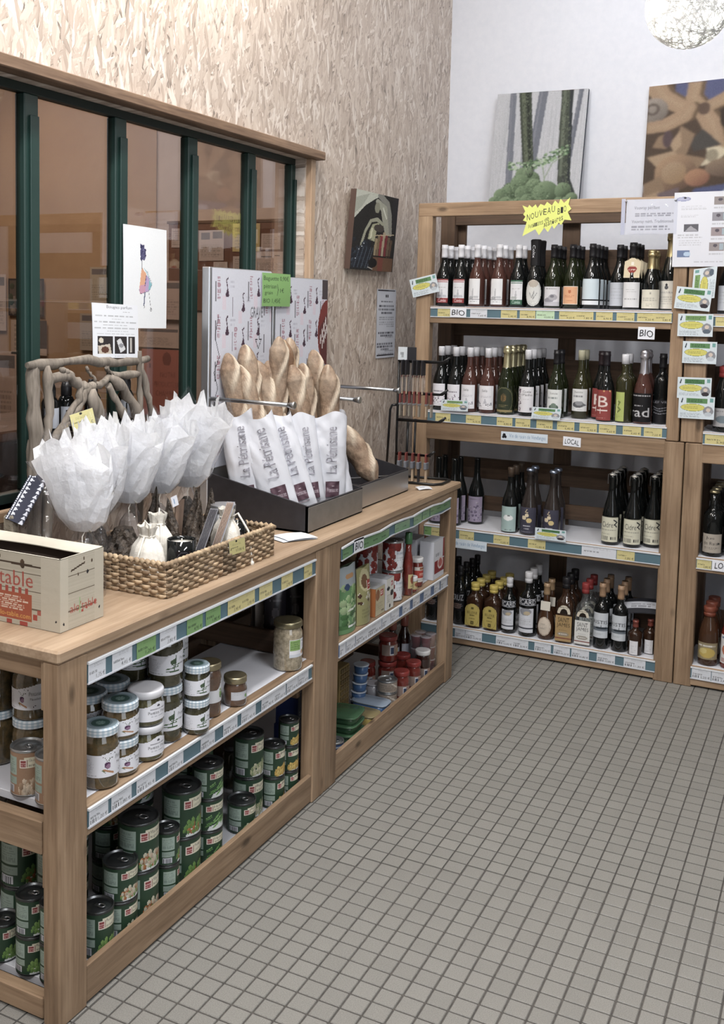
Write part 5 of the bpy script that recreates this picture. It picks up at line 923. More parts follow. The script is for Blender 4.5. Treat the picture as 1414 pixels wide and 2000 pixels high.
rtub('fish_tub', 'shallow blue plastic tub with pale lid, lower far shelf', -17.8, 19.85, Z0, 2.5, 1.5, .85, H('#3d6390'), H('#8d9cae')); rtub('yellow_tin', 'flat yellow oblong tin beside the blue tub', -17.85, 18.1, Z0, 2.6, 1.55, .7, H('#b09a4a'), H('#8d7f56'))
for k, w_ in enumerate(('bottom', 'middle', 'top')): rtub('green_tin', f'flat dark green tin, {w_} of three stacked by the middle post', -17.65, 15.3 + .05*k, Z0 + .57*k, 2.1, 2.3, .54, H('#2c4f33'), H('#3f6344'), .05*k)
bi2 = Img(50, 12, H('#35507f')).rect(0, .2, 1, .3, H('#b9c3d0')).rect(.5, .4, .62, .9, H('#c9ccd4')); CANS['BL'] = (*can_mesh(.62, .85, bi2.a, 0, False), .62, .85, ''); can('BL', -17.12, 12.7, Z0, 'small blue and white tin behind the bottom of the middle post', 0, 'blue tin')
bp = Img(20, 20, H('#2f3f73')); bp.lines(.1, .3, .9, .7, 3, H('#9aa6c4'), .6)
for k in range(4): carton('blue_box', f'dark blue box at the back by the middle post, {["lowest", "second", "third", "top"][k]} of the pile', -18.6 + .05*k, 9.7 if k % 2 else 9.8, Z0 + 1.42*k, 1.6, 1.5, 1.38, bp.a, H('#2a3a6c'), H('#2f3f73'))
# ---------------------------------------------------------------- on the worktop
ZT = 15.47
# printed cardboard crate with wooden-plank picture
def planks(w, h, long_):
    im = Img(w, h, H('#b5ad9b')); r = random.Random(w)
    for i in range(h): im.a[i] *= .93 + .1*r.random()
    for y in (.26, .5, .74): im.rect(0, y, 1, y + 1.4/h, H('#5d5040'), .9)
    im.speck(0, 0, 1, .3, 3, [H('#5d4a38')], .02, 4, 1.5)
    return im
bx = thing('cardboard_crate', 'pale cardboard carton printed like a plank crate with red lettering on the worktop', 'box', (-21.1, -10.62, ZT), .0)
im = planks(220, 88, True); im.line([(.42, .14), (.86, .16)], .012, H('#4a3c30')).line([(.45, .12), (.5, .17)], .014, H('#4a3c30')).rect(.86, 0, 1, 1, H('#bdb5a3')).rect(.0, .0, .04, 1, H('#bdb5a3'))
im.text("alo'table", .36, .24, .80, .46, H('#a5483c')); [im.rect(.44 + .05*k, .48, .465 + .05*k, .56, H('#a5483c')) for k in range(7)]
im.rect(.40, .56, .79, .93, H('#a4553a')); im.lines(.44, .6, .77, .8, 7, H('#e0cdb8'), .85, 6, .6, .25); im.text('www.alo-table.com', .42, .83, .78, .9, H('#d9a24a')); im.rect(.80, .82, .83, .9, H('#a5483c')).rect(.83, .75, .86, .82, H('#a5483c'), .9).rect(.6, .94, .64, 1, H('#a5483c')).rect(.7, .94, .76, 1, H('#a5483c')).ell(.97, .86, .006, .014, INK)
ie = planks(84, 88, False); ie.rect(0, 0, .18, 1, H('#bdb5a3')).rect(.78, 0, 1, 1, H('#b9b19f')).line([(.25, .2), (.55, .14)], .025, H('#4a3c30')).ell(.62, .28, .03, .025, INK)
ie.text("alo'table", .22, .66, .84, .78, H('#a5483c')); ie.line([(.44, .62), (.44, .8)], .03, H('#8fae7a')); [ie.ell(.5 + .1*k, .8 - .02*k, .025, .02, H('#a5483c')) for k in range(4)]; ie.ell(.08, .9, .02, .02, INK).ell(.9, .84, .02, .02, INK)
X0, X1, Y0, Y1, HB = -3.6, 3.6, -1.36, 1.34, 3.02
m = MB(); m.grid(lambda u, v: (X0 + (X1-X0)*u, Y0, HB*v), im.a, 'card', False); m.grid(lambda u, v: (X1, Y0 + (Y1-Y0)*u, HB*v), ie.a, 'card', False)
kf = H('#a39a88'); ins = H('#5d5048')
m.poly([(X1, Y1, 0), (X0, Y1, 0), (X0, Y1, HB), (X1, Y1, HB)], 'card', kf); m.poly([(X0, Y1, 0), (X0, Y0, 0), (X0, Y0, HB), (X0, Y1, HB)], 'card', kf)
t = .07
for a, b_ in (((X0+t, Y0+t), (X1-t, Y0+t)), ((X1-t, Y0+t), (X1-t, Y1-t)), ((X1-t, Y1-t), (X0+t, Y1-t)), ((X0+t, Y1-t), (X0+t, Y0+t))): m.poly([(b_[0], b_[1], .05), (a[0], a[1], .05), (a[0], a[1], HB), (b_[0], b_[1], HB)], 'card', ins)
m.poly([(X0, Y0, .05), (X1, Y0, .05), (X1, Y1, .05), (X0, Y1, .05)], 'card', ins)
rim = H('#c9c2b2')
for lo, hi in (((X0, Y0, HB-.02), (X1, Y0+t, HB)), ((X0, Y1-t, HB-.02), (X1, Y1, HB)), ((X1-t, Y0, HB-.02), (X1, Y1, HB)), ((X0, Y0, HB-.02), (X0+t, Y1, HB))): m.box(lo, hi, 'card', rim)
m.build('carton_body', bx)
q = MB(); q.surf(lambda u, v: (X0 + (X1-X0)*u, Y1 - .05 - .55*v - .06*math.sin(9*u)*v, HB + .02 - .25*v*v), 16, 4, 'card', H('#c6bfae')); q.surf(lambda u, v: (X0 + (X1-X0)*(1-u), Y1 - .05 - .55*v - .06*math.sin(9*(1-u))*v, HB - .01 - .25*v*v), 16, 4, 'card', H('#a39a88')); q.build('top_flap', bx)
# wicker tray: woven rows
bk = thing('wicker_tray', 'low rectangular woven wicker tray full of gifts', 'basket', (-19.8, -.93, ZT), 0)
BX0, BX1, BY0, BY1, BH = -3.1, 3.05, -4.85, 4.85, 1.5
per = [(BX1, BY0), (BX1, BY1), (BX0, BY1), (BX0, BY0)]
mb = MB(); rows = 9
for k in range(4):
    a, b_ = np.array(per[k]), np.array(per[(k+1) % 4]); Ln = np.linalg.norm(b_-a); n = int(Ln/.42); d = (b_-a)/n; nn = np.array((d[1], -d[0])); nn /= np.linalg.norm(nn)
    for r_ in range(rows):
        z = .08 + r_*BH/rows
        for i in range(n):
            o_ = ((i + r_) % 2)
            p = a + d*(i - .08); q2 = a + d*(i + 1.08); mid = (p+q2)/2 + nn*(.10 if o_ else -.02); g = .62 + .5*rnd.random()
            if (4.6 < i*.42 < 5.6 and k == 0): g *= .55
            hh = BH/rows*.52; tl = .03*(1 if o_ else -1)
            P = []
            for pt, th, dz in ((p, .5, -tl), ((p+mid)/2 + nn*.02, .95, 0), (mid, 1, 0), ((q2+mid)/2 + nn*.02, .95, 0), (q2, .5, tl)):
                P.append((pt, hh*th, dz))
            bs = mb.add([(pt[0] + nn[0]*s2*.05, pt[1] + nn[1]*s2*.05, z + dz + h_*(1 if s2 < 2 and w == 1 else -1)) for pt, h_, dz in P for s2, w in ((0, 0), (1, 0), (1, 1), (0, 1))])
            for j in range(4):
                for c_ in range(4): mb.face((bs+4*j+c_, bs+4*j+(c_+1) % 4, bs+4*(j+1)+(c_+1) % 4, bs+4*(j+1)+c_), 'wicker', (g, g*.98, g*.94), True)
tag(mb.build('woven_wall', bk), kind='stuff')
mb = MB()
for k in range(4):
    a, b_ = np.array(per[k]), np.array(per[(k+1) % 4]); n = int(np.linalg.norm(b_-a)/.3); d = (b_-a)/n
    for i in range(n):
        g = .7 + .4*rnd.random(); p = a + d*(i-.1); q2 = a + d*(i+1.15); nn = np.array((d[1], -d[0])); nn /= np.linalg.norm(nn)
        mb.tube([(*(p - nn*.06), BH-.02), (*((p+q2)/2), BH+.1), (*(q2 + nn*.08), BH-.02)], .12, 'wicker', 5, (g, g, g*.96))
tag(mb.build('braided_rim', bk), kind='stuff')
MB().box((BX0, BY0, .02), (BX1, BY1, .1), 'wicker', (.6, .6, .6)).build('base', bk)
ZBK = ZT + .12
def crumple(seed):
    r = random.Random(seed); ks = [(r.uniform(2, 9), r.uniform(0, 6), r.uniform(1, 7), r.uniform(0, 6)) for _ in range(5)]
    return lambda u, v: sum(math.sin(a*2*PI*u*1.0 + b + 3*math.sin(c*v + d)) for a, b, c, d in ks) / 5
# gift bouquets: something wrapped in clear film, tied at the neck, white tissue flaring out above
def gift(label, x, y, zb, zn, zt, r0, rt, lean, seed, spikes, content, spread=1.0):
    r = random.Random(seed); t = thing('gift_bag', label, 'gift bag', (x, y, zb), 0); H1, H2 = zn - zb, zt - zb; nf = 9
    cr = crumple(seed)
    m = MB(); m.lathe([(r0*.62, .02), (r0*.78, .3), (r0*.72, H1*.45), (r0*.5, H1*.72), (r0*.2, H1*.82)], content, 14)
    m.s = [False]*len(m.s)
    m.v = [(px*(1+.25*cr(math.atan2(py, px)/6.28+.5, pz)), py*(1+.25*cr(math.atan2(py, px)/6.28+.9, pz)), pz) for px, py, pz in m.v]; m.build('content', t)
    def flare(scale, jag, zb2, ph, nu=24, nv=6, rough=.075):
        tips = [r.uniform(-1, 1) for _ in range(nu)]; jit = [[(r.uniform(-1, 1), r.uniform(-1, 1)) for _ in range(nu + 1)] for _ in range(nv + 1)]
        def fn(u, v):
            iu, iv = int(round(u*nu)) % nu, int(round(v*nv)); a = 2*PI*u; j1, j2 = jit[iv][iu]; fold = math.sin(spikes*a + ph + v*1.2)
            edge = jag*(abs(math.sin(spikes*a*.5 + ph))**1.5*1.1 - .45 + .35*tips[iu]); rad = (.45 + (rt*scale-.45)*(v**.45))*(1 + .14*fold*v + rough*j1*min(1, 3*v))
            return (rad*math.cos(a)*spread + lean[0]*v*v, rad*math.sin(a) + lean[1]*v*v, H1 + zb2 + (H2 - H1)*v*(1 + edge*v) + .12*j2*(0 < v < 1))
        return fn
    for k, (sc, jg, dz, ph) in enumerate(((1.0, .2, 0, 0.0), (.74, .3, .03, 1.3), (.5, .34, .03, 2.5))): MB().surf(flare(sc, jg, dz, ph), 24, 6, 'tissue', wrap=True, sm=k == 9).build('tissue', t)
    f = flare(1.1, .42, -.04, .4); m = MB(); m.surf(f, 24, 6, 'cellophane', wrap=True, sm=False)
    def low(u, v):
        a = 2*PI*u; q_ = r0*(1.0*(1-v**2.2)**.5 + .001) if v < .97 else r0*.25; q_ = max(q_, .26)*(1 + .07*math.sin(7*a + seed) * v + .05*cr(u, v)); return (q_*math.cos(a), q_*math.sin(a), .01 + (H1)*v)
    m.surf(low, 40, 10, 'cellophane', wrap=True); m.build('film', t)
    b_ = MB(); b_.tube([(.28*math.cos(a), .28*math.sin(a), H1 + .03*math.sin(a*2)) for a in np.linspace(0, 6.6, 16)], .035, 'cotton', 5); b_.tube([(.25, -.1, H1), (.5, -.35, H1 + .25), (.75, -.3, H1 + .05), (.35, -.15, H1 - .02)], .025, 'cotton', 5); b_.tube([(.25, -.1, H1), (.4, -.5, H1 - .2), (.45, -.55, H1 - .6)], .025, 'cotton', 5); b_.build('ribbon', t)
    return t
gift('film-wrapped gift with tall white tissue, in front, between the carton and the wicker tray', -20.35, -7.25, ZT, 18.5, 21.9, 1.05, 1.3, (-.6, -.1), 3, 3, 'rock', 1.45)
gift('film-wrapped gift with white tissue, behind the crumpled bark jar', -21.75, -4.55, ZBK, 18.6, 22.3, .88, 1.2, (-.1, .0), 5, 4, 'bark', 1.42)
gift('film-wrapped gift with white tissue tied by a thin bow, middle of the tray', -21.75, -2.1, ZBK, 18.8, 22.4, .88, 1.2, (.1, .1), 8, 3, 'beige_foil', 1.45)
gift('film-wrapped gift with white tissue beside the brown paper sachet', -21.75, .45, ZBK, 18.9, 22.3, .85, 1.2, (.2, .1), 11, 4, 'beige_foil', 1.5)
gift('film-wrapped gift with tall spiky film, rearmost, next to the bread tray', -21.6, 2.8, ZBK, 18.9, 22.9, .82, 1.25, (.35, .0), 14, 3, 'bark', 1.65)
# drawstring cotton bags
def cotton_bag(label, x, y, z, h, r, rz, long_cord=False):
    o = thing('cotton_bag', label, 'bag', (x, y, z), rz, 'small drawstring cotton bags'); cr = crumple(int(x*10) % 97)
    prof = [(0, .62), (.04, .86), (.18, 1.0), (.4, .98), (.62, .80), (.76, .50), (.82, .38), (.88, .42), (1.0, .52)]
    def fn(u, v):
        i = min(int(v*8), 7); f = v*8-i; zz = prof[i][0] + (prof[i+1][0]-prof[i][0])*f; q_ = prof[i][1] + (prof[i+1][1]-prof[i][1])*f; a = 2*PI*u
        q_ *= 1 + (.03 + .16*max(0, zz-.5))*math.sin(9*a + 2*math.sin(3*zz)) + .05*cr(u, v)
        return (r*q_*math.cos(a), r*.72*q_*math.sin(a), h*zz + (.05*math.sin(5*a) if v > .95 else 0))
    m = MB().surf(fn, 36, 20, 'cotton', wrap=True); m.poly([fn(1 - i/18, 0) for i in range(18)], 'cotton'); m.build('sack', o)
    c = MB(); c.tube([(r*.41*math.cos(a), r*.3*math.sin(a), h*.82) for a in np.linspace(0, 6.4, 18)], .05, 'cotton', 6)
    if long_cord: c.tube([(r*.4, 0, h*.82), (r*.9, .1, h*.95), (r*1.5, .35, h*.62), (r*1.62, .5, h*.05), (r*1.62, .5, -.02)], .055, 'cotton', 6); c.lathe([(.02, 0), (.13, .06), (.13, .2), (.04, .28)], 'cotton', 8, at=(r*1.62, .5, -.2))
    else: c.tube([(r*.38, -.1, h*.82), (r*.55, -.2, h*1.04), (r*.2, -.22, h*1.12), (r*.1, -.25, h*.86)], .05, 'cotton', 6); c.tube([(r*.3, -r*.3, h*.82), (r*.42, -r*.62, h*.5), (r*.5, -r*.78, h*.12)], .05, 'cotton', 6)
    c.build('cord', o); return o
cotton_bag('cream cotton drawstring bag in front at the near corner of the wicker tray', -19.25, -3.85, ZBK, 2.6, 1.12, -.5)
cotton_bag('cream cotton drawstring bag leaning behind the front cotton bag', -19.95, -2.1, ZBK, 2.8, .9, .3)
cotton_bag('cream cotton drawstring bag with knotted cord hanging over the tray edge', -18.35, 1.75, ZBK, 2.6, 1.0, -.4, True)
# candles and tin
def candle(label, x, y, r, h):
    o = thing('candle', label, 'candle', (x, y, ZBK), 0, 'black glass candles'); MB().lathe([(r*.95, 0), (r, .04), (r, h), (r*.93, h), (r*.93, h-.16)], 'glass_dark', 26, cap=(True, False)).build('tumbler', o)
    MB().lathe([(r*.93, h-.17), (r*.05, h-.14)], 'cotton', 24).build('wax', o); MB().tube([(0, 0, h-.16), (.02, 0, h+.02)], .03, 'cotton', 5).build('wick', o)
    e = Img(20, 20, BLK); e.ring(.5, .5, .46, .46, .1, H('#4a4a50')); e.text('M', .36, .36, .64, .62, H('#5c5c62')); MB().grid(wrap(r*1.01, h*.2, h*.75, -1.35, -.25), e.a, 'gloss').build('emblem', o); return o
candle('black candle glass with a round emblem, in front in the wicker tray', -18.25, -2.45, .72, 1.8); candle('black candle glass half hidden behind the corded cotton bag', -18.35, 2.85, .5, 1.7)
o = thing('metal_tin', 'round silver tin with lid at the far corner of the wicker tray', 'tin', (-19.45, 3.15, ZBK)); MB().lathe([(.6, 0), (.64, .04), (.64, 2.2)], 'alu', 26).build('body', o); MB().lathe([(.66, 2.08), (.69, 2.1), (.69, 2.44), (.66, 2.48), (.5, 2.45), (.1, 2.45)], 'alu', 26).build('lid', o)
k_film = False
# bark-covered jar and foil-wrapped bark pieces
def lump(name, label, x, y, z, r, h, mat, seed, tip=0.0, lean=(0, 0), cat='ornament', film_=True, group=None):
    cr, c2 = crumple(seed), crumple(seed + 50); o = thing(name, label, cat, (x, y, z), 0, group)
    def fn(u, v, g=1.0):
        a = 2*PI*u; q_ = (.8 + .2*math.sin(PI*min(v*1.3, 1)))*(1 - v**3*(.45 + .5*tip)) * g; q_ *= 1 + .26*cr(u, v*1.5) + .2*c2(u*2, v*3)
        return (r*q_*math.cos(a) + lean[0]*v, r*q_*math.sin(a) + lean[1]*v, h*v*(1 + tip*.35*math.sin(3*a + seed)*v))
    m = MB().surf(fn, 26, 14, mat, wrap=True, sm=False); m.poly([fn(1-i/20, 0) for i in range(20)], mat); m.poly([fn(i/22, 1) for i in range(22)], mat); m.build('bark_cover', o)
    if film_ and k_film: MB().surf(lambda u, v: fn(u, v, 1.1), 30, 10, 'cellophane', wrap=True).build('film', o)
    return o
lump('bark_jar', 'dark jar covered with crumpled bark at the near left of the wicker tray', -20.75, -3.75, ZBK, .95, 2.3, 'bark', 2, 0)
for k, (x, y, r, h, lx, ly, d) in enumerate([(-20.0, -.55, .6, 2.5, -.3, -.2, 'nearest the middle bow'), (-19.45, .75, .55, 2.3, .0, .2, 'in front of the brown sachet'), (-20.1, 1.5, .62, 2.6, -.1, .2, 'with the tallest points'), (-20.9, -1.1, .6, 2.9, .0, .2, 'behind the leaning cotton bag'), (-20.1, 2.9, .5, 2.5, .0, .1, 'next to the corded cotton bag')]):
    lump('bark_candle', f'silvery bark bundle in clear film {d}', x, y, ZBK, r, h, 'bark', 20 + k*7, 1.0, (lx, ly), 'ornament', True, 'bark bundles in the tray')
k_ = MB(); k_.surf(lambda u, v: (.3*math.cos(PI*u)*(1-v*.3), -.7 + 1.4*u + .2*v, 2.9*v), 8, 8, 'kraft'); k_.surf(lambda u, v: (-.05 - .3*math.cos(PI*u)*(1-v*.3), .7 - 1.4*u + .2*v, 2.9*v), 8, 8, 'kraft')
tag(k_.build('paper_sachet', None, (-20.55, .5, ZBK)), 'brown paper sachet standing among the tissue', 'sachet')
kl = MB().grid(sheet((0, 0, 0), (.1, .38, .1), (-.15, 0, .5)), Img(6, 8, H('#c9ccd4')).rect(.3, .2, .5, .8, H('#7d97b5')).a, 'paper'); tag(kl.build('paper_label', None, (-20.3, -.3, 18.35)), 'tiny white label tied to a bark bundle', 'tag')
for k, (x, y, d, lab) in enumerate([(-18.55, -1.35, (1.15, 2.1, 2.7), 'flat grey packet of incense sticks leaning in the tray, nearest the candle'), (-18.05, -.75, (.9, 2.3, 3.0), 'clear packet of incense sticks leaning beside the grey one')]):
    o = thing('incense_pack', lab, 'pack', (x, y, ZBK + .02), 0); dv = np.array((-.15, d[1], d[2])); du = np.array((.42, .12, 0)); nn = np.cross(du, dv); nn /= np.linalg.norm(nn)
    col = H('#6d6d74') if k == 0 else H('#8d8d92'); m = MB(); m.grid(sheet((0, 0, 0), du, dv), Img(4, 20, col).rect(0, .86, 1, .97, H('#b9bac2')).a, 'satin' if k == 0 else 'sleeve'); m.grid(sheet(np.array((0, 0, 0)) - nn*.05 + du, -du, dv), Img(4, 10, col).a, 'satin'); m.build('sleeve', o)
    s_ = MB()
    for i in range(5): p0 = du*(.15 + .17*i) + nn*.03; s_.tube([p0 + dv*.05, p0 + dv*.98], .025, 'dark_foil' if k == 0 else 'kraft', 4)
    s_.build('sticks', o)
def price_card(name, label, p0, du, dv, price, seed, cat='price tag'):
    im = Img(44, 30, H('#ddd48c')); im.ell(.46, .1, .06, .07, INK); im.lines(.2, .2, .75, .38, 2, INK, .3, seed).lines(.08, .48, .66, .58, 1, INK, .8, seed + 2, .8); im.text(price, .42, .64, .92, .86, (0.015, 0.015, 0.015)); return stuck(name, label, cat, p0, du, dv, im.a, 'laminated')
price_card('price_card', 'yellow price card fixed to the long side of the wicker tray', (-16.66, -.55, 16.35), (.12, 1.3, .0), (.1, -.28, .78), '17,00 €', 3)
# driftwood display frame with small bottles, its notice and its price card
dw = thing('driftwood_frame', 'grey driftwood display frame of knotted branches by the window', 'display stand', (-23.4, -2.6, ZT)); oz = np.array((-23.4, -2.6, ZT))
def branch(name, pts, r, seed):
    rr_ = random.Random(seed); P = []; n = 12
    for i in range(n + 1):
        t_ = i/n*(len(pts)-1); k = min(int(t_), len(pts)-2); f = t_-k; p = np.array(pts[k])*(1-f) + np.array(pts[k+1])*f; p = CAM_POS + (p - CAM_POS)*1.033; p[2] = max(p[2], ZT + .12); P.append(p - oz + np.array([rr_.uniform(-.07, .07) for _ in range(3)]))
    R_ = [r*.88*(1 + .28*rr_.uniform(-1, 1))*(.75 if i in (0, n) else 1) for i in range(n + 1)]
    MB().tube(P, R_, 'drift', 9).build(name, dw)
X = -23.4
DK = lambda q: tuple(CAM_POS + (np.array(q, float) - CAM_POS)*1.033)
branch('branch', [(X, -7.5, 25.8), (X, -4, 25.95), (X, -1, 25.75), (X, 1.6, 25.8)], .27, 1); branch('branch', [(X-.15, -7.0, 26.0), (X-.1, -6.9, 22), (X, -7.0, ZT+.02)], .34, 2); branch('branch', [(X+.2, -6.4, 25.8), (X+.2, -6.25, 23.5), (X+.1, -6.35, 22.2), (X, -6.3, ZT+.02)], .26, 3)
branch('branch', [(X+.15, -6.3, 25.1), (X+.3, -5.2, 25.3), (X+.25, -4.2, 24.7), (X+.2, -3.4, 24.55)], .3, 4); branch('branch', [(X+.2, -3.6, 24.5), (X+.25, -2.4, 24.75), (X+.2, -1.6, 25.15), (X+.1, .8, 25.0)], .25, 5)
branch('branch', [(X+.3, -3.6, 24.6), (X+.4, -4.6, 23.6), (X+.5, -6.2, 22.3), (X+.4, -6.9, 20.5)], .25, 6); branch('branch', [(X+.35, -4.1, 24.9), (X+.5, -4.5, 24.1), (X+.55, -6.0, 22.6), (X+.5, -7.0, 21.5)], .2, 7); branch('branch', [(X+.3, -3.5, 24.5), (X+.5, -3.0, 23.0), (X+.6, -2.2, 21.4), (X+.6, -1.8, 19.5)], .38, 8)
branch('branch', [(X+.2, -1.8, 25.1), (X+.35, -.9, 24.4), (X+.45, .3, 22.9), (X+.5, 1.0, 21.0)], .33, 9); branch('branch', [(X+.25, -2.0, 24.6), (X+.35, -1.0, 23.2), (X+.4, -.2, 21.8)], .24, 10); branch('branch', [(X+.1, .75, 26.2), (X+.1, .85, 23.5), (X, 1.05, ZT+.02)], .19, 11); branch('branch', [(X, 1.0, 25.7), (X, 1.6, 24.0), (X, 2.2, 22.6), (X, 2.6, ZT+.02)], .23, 12)
branch('twig', [(X+.2, -3.6, 25.6), (X+.25, -3.2, 25.1), (X+.3, -3.0, 24.7)], .1, 13); branch('twig', [(X+.3, -5.6, 25.6), (X+.35, -4.8, 25.3)], .17, 14); branch('twig', [(X+.2, -2.1, 25.5), (X+.25, -1.7, 25.1)], .12, 15)
branch('shelf_branch', [(X-.2, -6.6, 22.25), (X-.2, 1.2, 22.2)], .16, 16); branch('shelf_branch', [(X-.55, -6.6, 22.25), (X-.55, 1.2, 22.2)], .16, 17); branch('branch', [(X-.5, -6.8, 22.3), (X-.5, -6.8, ZT+.02)], .16, 18); branch('branch', [(X-.5, 1.1, 22.3), (X-.5, 1.1, ZT+.02)], .16, 19)
for k, (y, d) in enumerate([(-5.55, 'left one in the driftwood frame'), (-2.45, 'middle one in the driftwood frame'), (.25, 'right one in the driftwood frame'), (-4.4, 'half hidden behind the crossed branches')]):
    m = MB().lathe([(.4, 0), (.43, .05), (.43, 1.5), (.3, 1.75), (.2, 1.8)], 'glass_dark', 16); o = tag(m.build('cosmetic_bottle', None, DK((X-.38, y, 22.5))), 'small black bottle with pale label, ' + d, 'bottle', 'black cosmetic bottles'); MB().lathe([(.26, 1.78), (.28, 1.8), (.28, 2.2), (.2, 2.5)], 'dark_plastic', 14).build('cap', o)
    MB().grid(wrap(.44, .25, 1.25, -1.5, .5), Img(10, 12, H('#aeb3bd')).rect(.3, .2, .4, .8, INK).a, 'paper').build('label', o)
im = Img(84, 80, H('#dfe2e8')); im.text('Bougies parfum', .3, .03, .86, .1, H('#55565e')); im.lines(.66, .13, .82, .16, 1, INK, .5).lines(.06, .21, .96, .25, 1, INK, .45, 2, .6, .05).lines(.4, .27, .62, .3, 1, INK, .4).lines(.04, .32, .98, .36, 1, INK, .45, 4, .6, .02).lines(.22, .38, .85, .41, 1, INK, .45, 5).lines(.03, .43, .98, .47, 1, INK, .45, 6, .6, .02).lines(.3, .49, .8, .52, 1, INK, .4, 7).lines(.08, .54, .95, .57, 1, INK, .4, 8)
for a, b_ in ((.09, .42), (.45, .73), (.76, .92)): im.rect(a, .6, b_, .93, H('#2f2a2b'))
im.ell(.17, .68, .05, .05, H('#cfc6b4')).poly([(.1, .78), (.35, .74), (.39, .93), (.12, .93)], H('#c3b8a8')).ell(.25, .85, .08, .06, H('#5d3a2c')).poly([(.5, .68), (.58, .63), (.7, .84), (.58, .91)], H('#cfd0d2')).ell(.6, .77, .05, .04, H('#8d8e94')).rect(.8, .62, .84, .9, H('#b5b0aa')).lines(.45, .96, .72, .98, 1, INK, .4)
stuck('notice', 'white notice with three small photos standing on the driftwood frame', 'notice', DK((X+.1, -2.98, 26.02)), (.0, 3.8, -.12), (-.04, -.06, 2.84), im.a, 'paper', .05)
price_card('price_card', 'yellow price card hooked in the driftwood branches', DK((X+.72, -5.15, 22.55)), (.1, 1.6, .25), (.0, -.3, .88), '15,95 €', 5)
wc = MB().grid(sheet((0, 0, 0), (.0, 1.35, -.25), (0, .12, 2.6), curl=.15), Img(8, 12, H('#d3d6dd')).a, 'paper'); tag(wc.build('gift_card', None, DK((X+.68, -5.0, 20.3))), 'blank white card below the yellow price card in the driftwood', 'card')
wc = MB().grid(sheet((0, 0, 0), (.0, 1.1, 0), (0, 0, 1.8)), Img(6, 8, H('#d9dbe0')).a, 'paper'); tag(wc.build('gift_card', None, DK((X+.35, 1.3, 21.0))), 'blank white card at the right foot of the driftwood frame', 'card')
# navy pouch with white triangles leaning by the carton
im = Img(26, 80, H('#3a3c49')); WT_ = H('#c9ccd6')
for k in range(18):
    y = k/18; im.poly([(.16, y), (.16, y + .05), (.38, y + .025)], WT_)
    if k % 1 == 0: im.poly([(.72, y + .05), (.98, y + .05), (.85, y)], WT_)
    im.ell(.05, y + .02, .04, .012, WT_).ell(.05, y + .047, .04, .012, WT_)
im.rect(.1, 0, .13, 1, H('#20212c'))
o = thing('patterned_pouch', 'navy pouch with white triangle pattern and lace top leaning behind the carton', 'pouch', (-24.3, -8.0, 18.7), 0); du, dv = np.array((.82, .25, -.3)), np.array((-.55, 3.4, 3.0))
MB().grid(sheet((0, 0, 0), du, dv), im.a, 'cloth').build('band', o); MB().grid(sheet(np.array((-.04, 0, 0)) + du, -du, dv), Img(4, 6, H('#32343f')).a, 'cloth').build('backing', o)
l_ = Img(16, 14, H('#d5d7de')); l_.speck(0, 0, 1, 1, 16, [H('#8d8f98')], .05); MB().grid(sheet(dv*.97, du*1.2, dv*.17), l_.a, 'cloth').build('lace', o)
MB().surf(lambda u, v: tuple(np.array((.1, .1, 0)) + du*(.6 + 1.2*u) + dv*(v*.7 - .12*u) + np.array((0, 0, -2.4*u*(1-v)))), 10, 8, 'cellophane').build('clear_side', o); MB().box((-.3, .1, -3.2), (.3, .6, .1), 'rock', ch=.1).build('foot_stone', o)
# ---- bread stand: two black trays with tall paper-covered boards
bs = thing('bread_stand', 'black bread display with two trays and tall white printed boards', 'bread display', (-21.2, 17.6, ZT), 0); o_ = np.array((-21.2, 17.6, ZT))
FX, BX_ = -17.55, -24.85
def tray(y0, y1, front, dx):
    m = MB(); th = .14
    def side(y):
        P = [(FX+dx, 0), (FX+dx, 1.62), (BX_, 3.05), (BX_, 0)]
        a = [(x - o_[0], y - o_[1], z) for x, z in P]; b_ = [(x - o_[0], y + th - o_[1], z) for x, z in P]
        m.poly(a[::-1] if False else a, 'box_black'); m.poly(b_[::-1], 'box_black')
        for i in range(4): m.poly([a[i], b_[i], b_[(i+1) % 4], a[(i+1) % 4]], 'box_black')
    side(y0); side(y1 - th)
    lo = np.array((BX_, y0, 0)); m.box((BX_-o_[0], y0-o_[1], 0), (FX+dx-o_[0], y1-o_[1], .12), 'box_black'); m.box((BX_-o_[0], y0-o_[1], 0), (BX_+.14-o_[0], y1-o_[1], 3.05), 'box_black'); m.box((FX+dx-.14-o_[0], y0-o_[1], 0), (FX+dx-o_[0], y1-o_[1], 1.6), 'box_black')
    t_ = m.build('tray', bs); MB().box((FX+dx-.005-o_[0], y0+.08-o_[1], .08), (FX+dx+.05-o_[0], y1-.08-o_[1], 1.52), front).build('front_panel', t_); return t_
tray(9.35, 16.98, 'box_grey', 0); tray(17.12, 25.9, 'alu', -.45)
MB().tube([(-17.95-o_[0], 12.6-o_[1], .75), (-17.85-o_[0], 15.0-o_[1], .95)], .08, 'steel', 8).build('stop_bar', bs); MB().tube([(-20.9-o_[0], 21.5-o_[1], 1.2), (-18.4-o_[0], 24.2-o_[1], 1.3)], .08, 'steel', 8).build('stop_bar', bs)
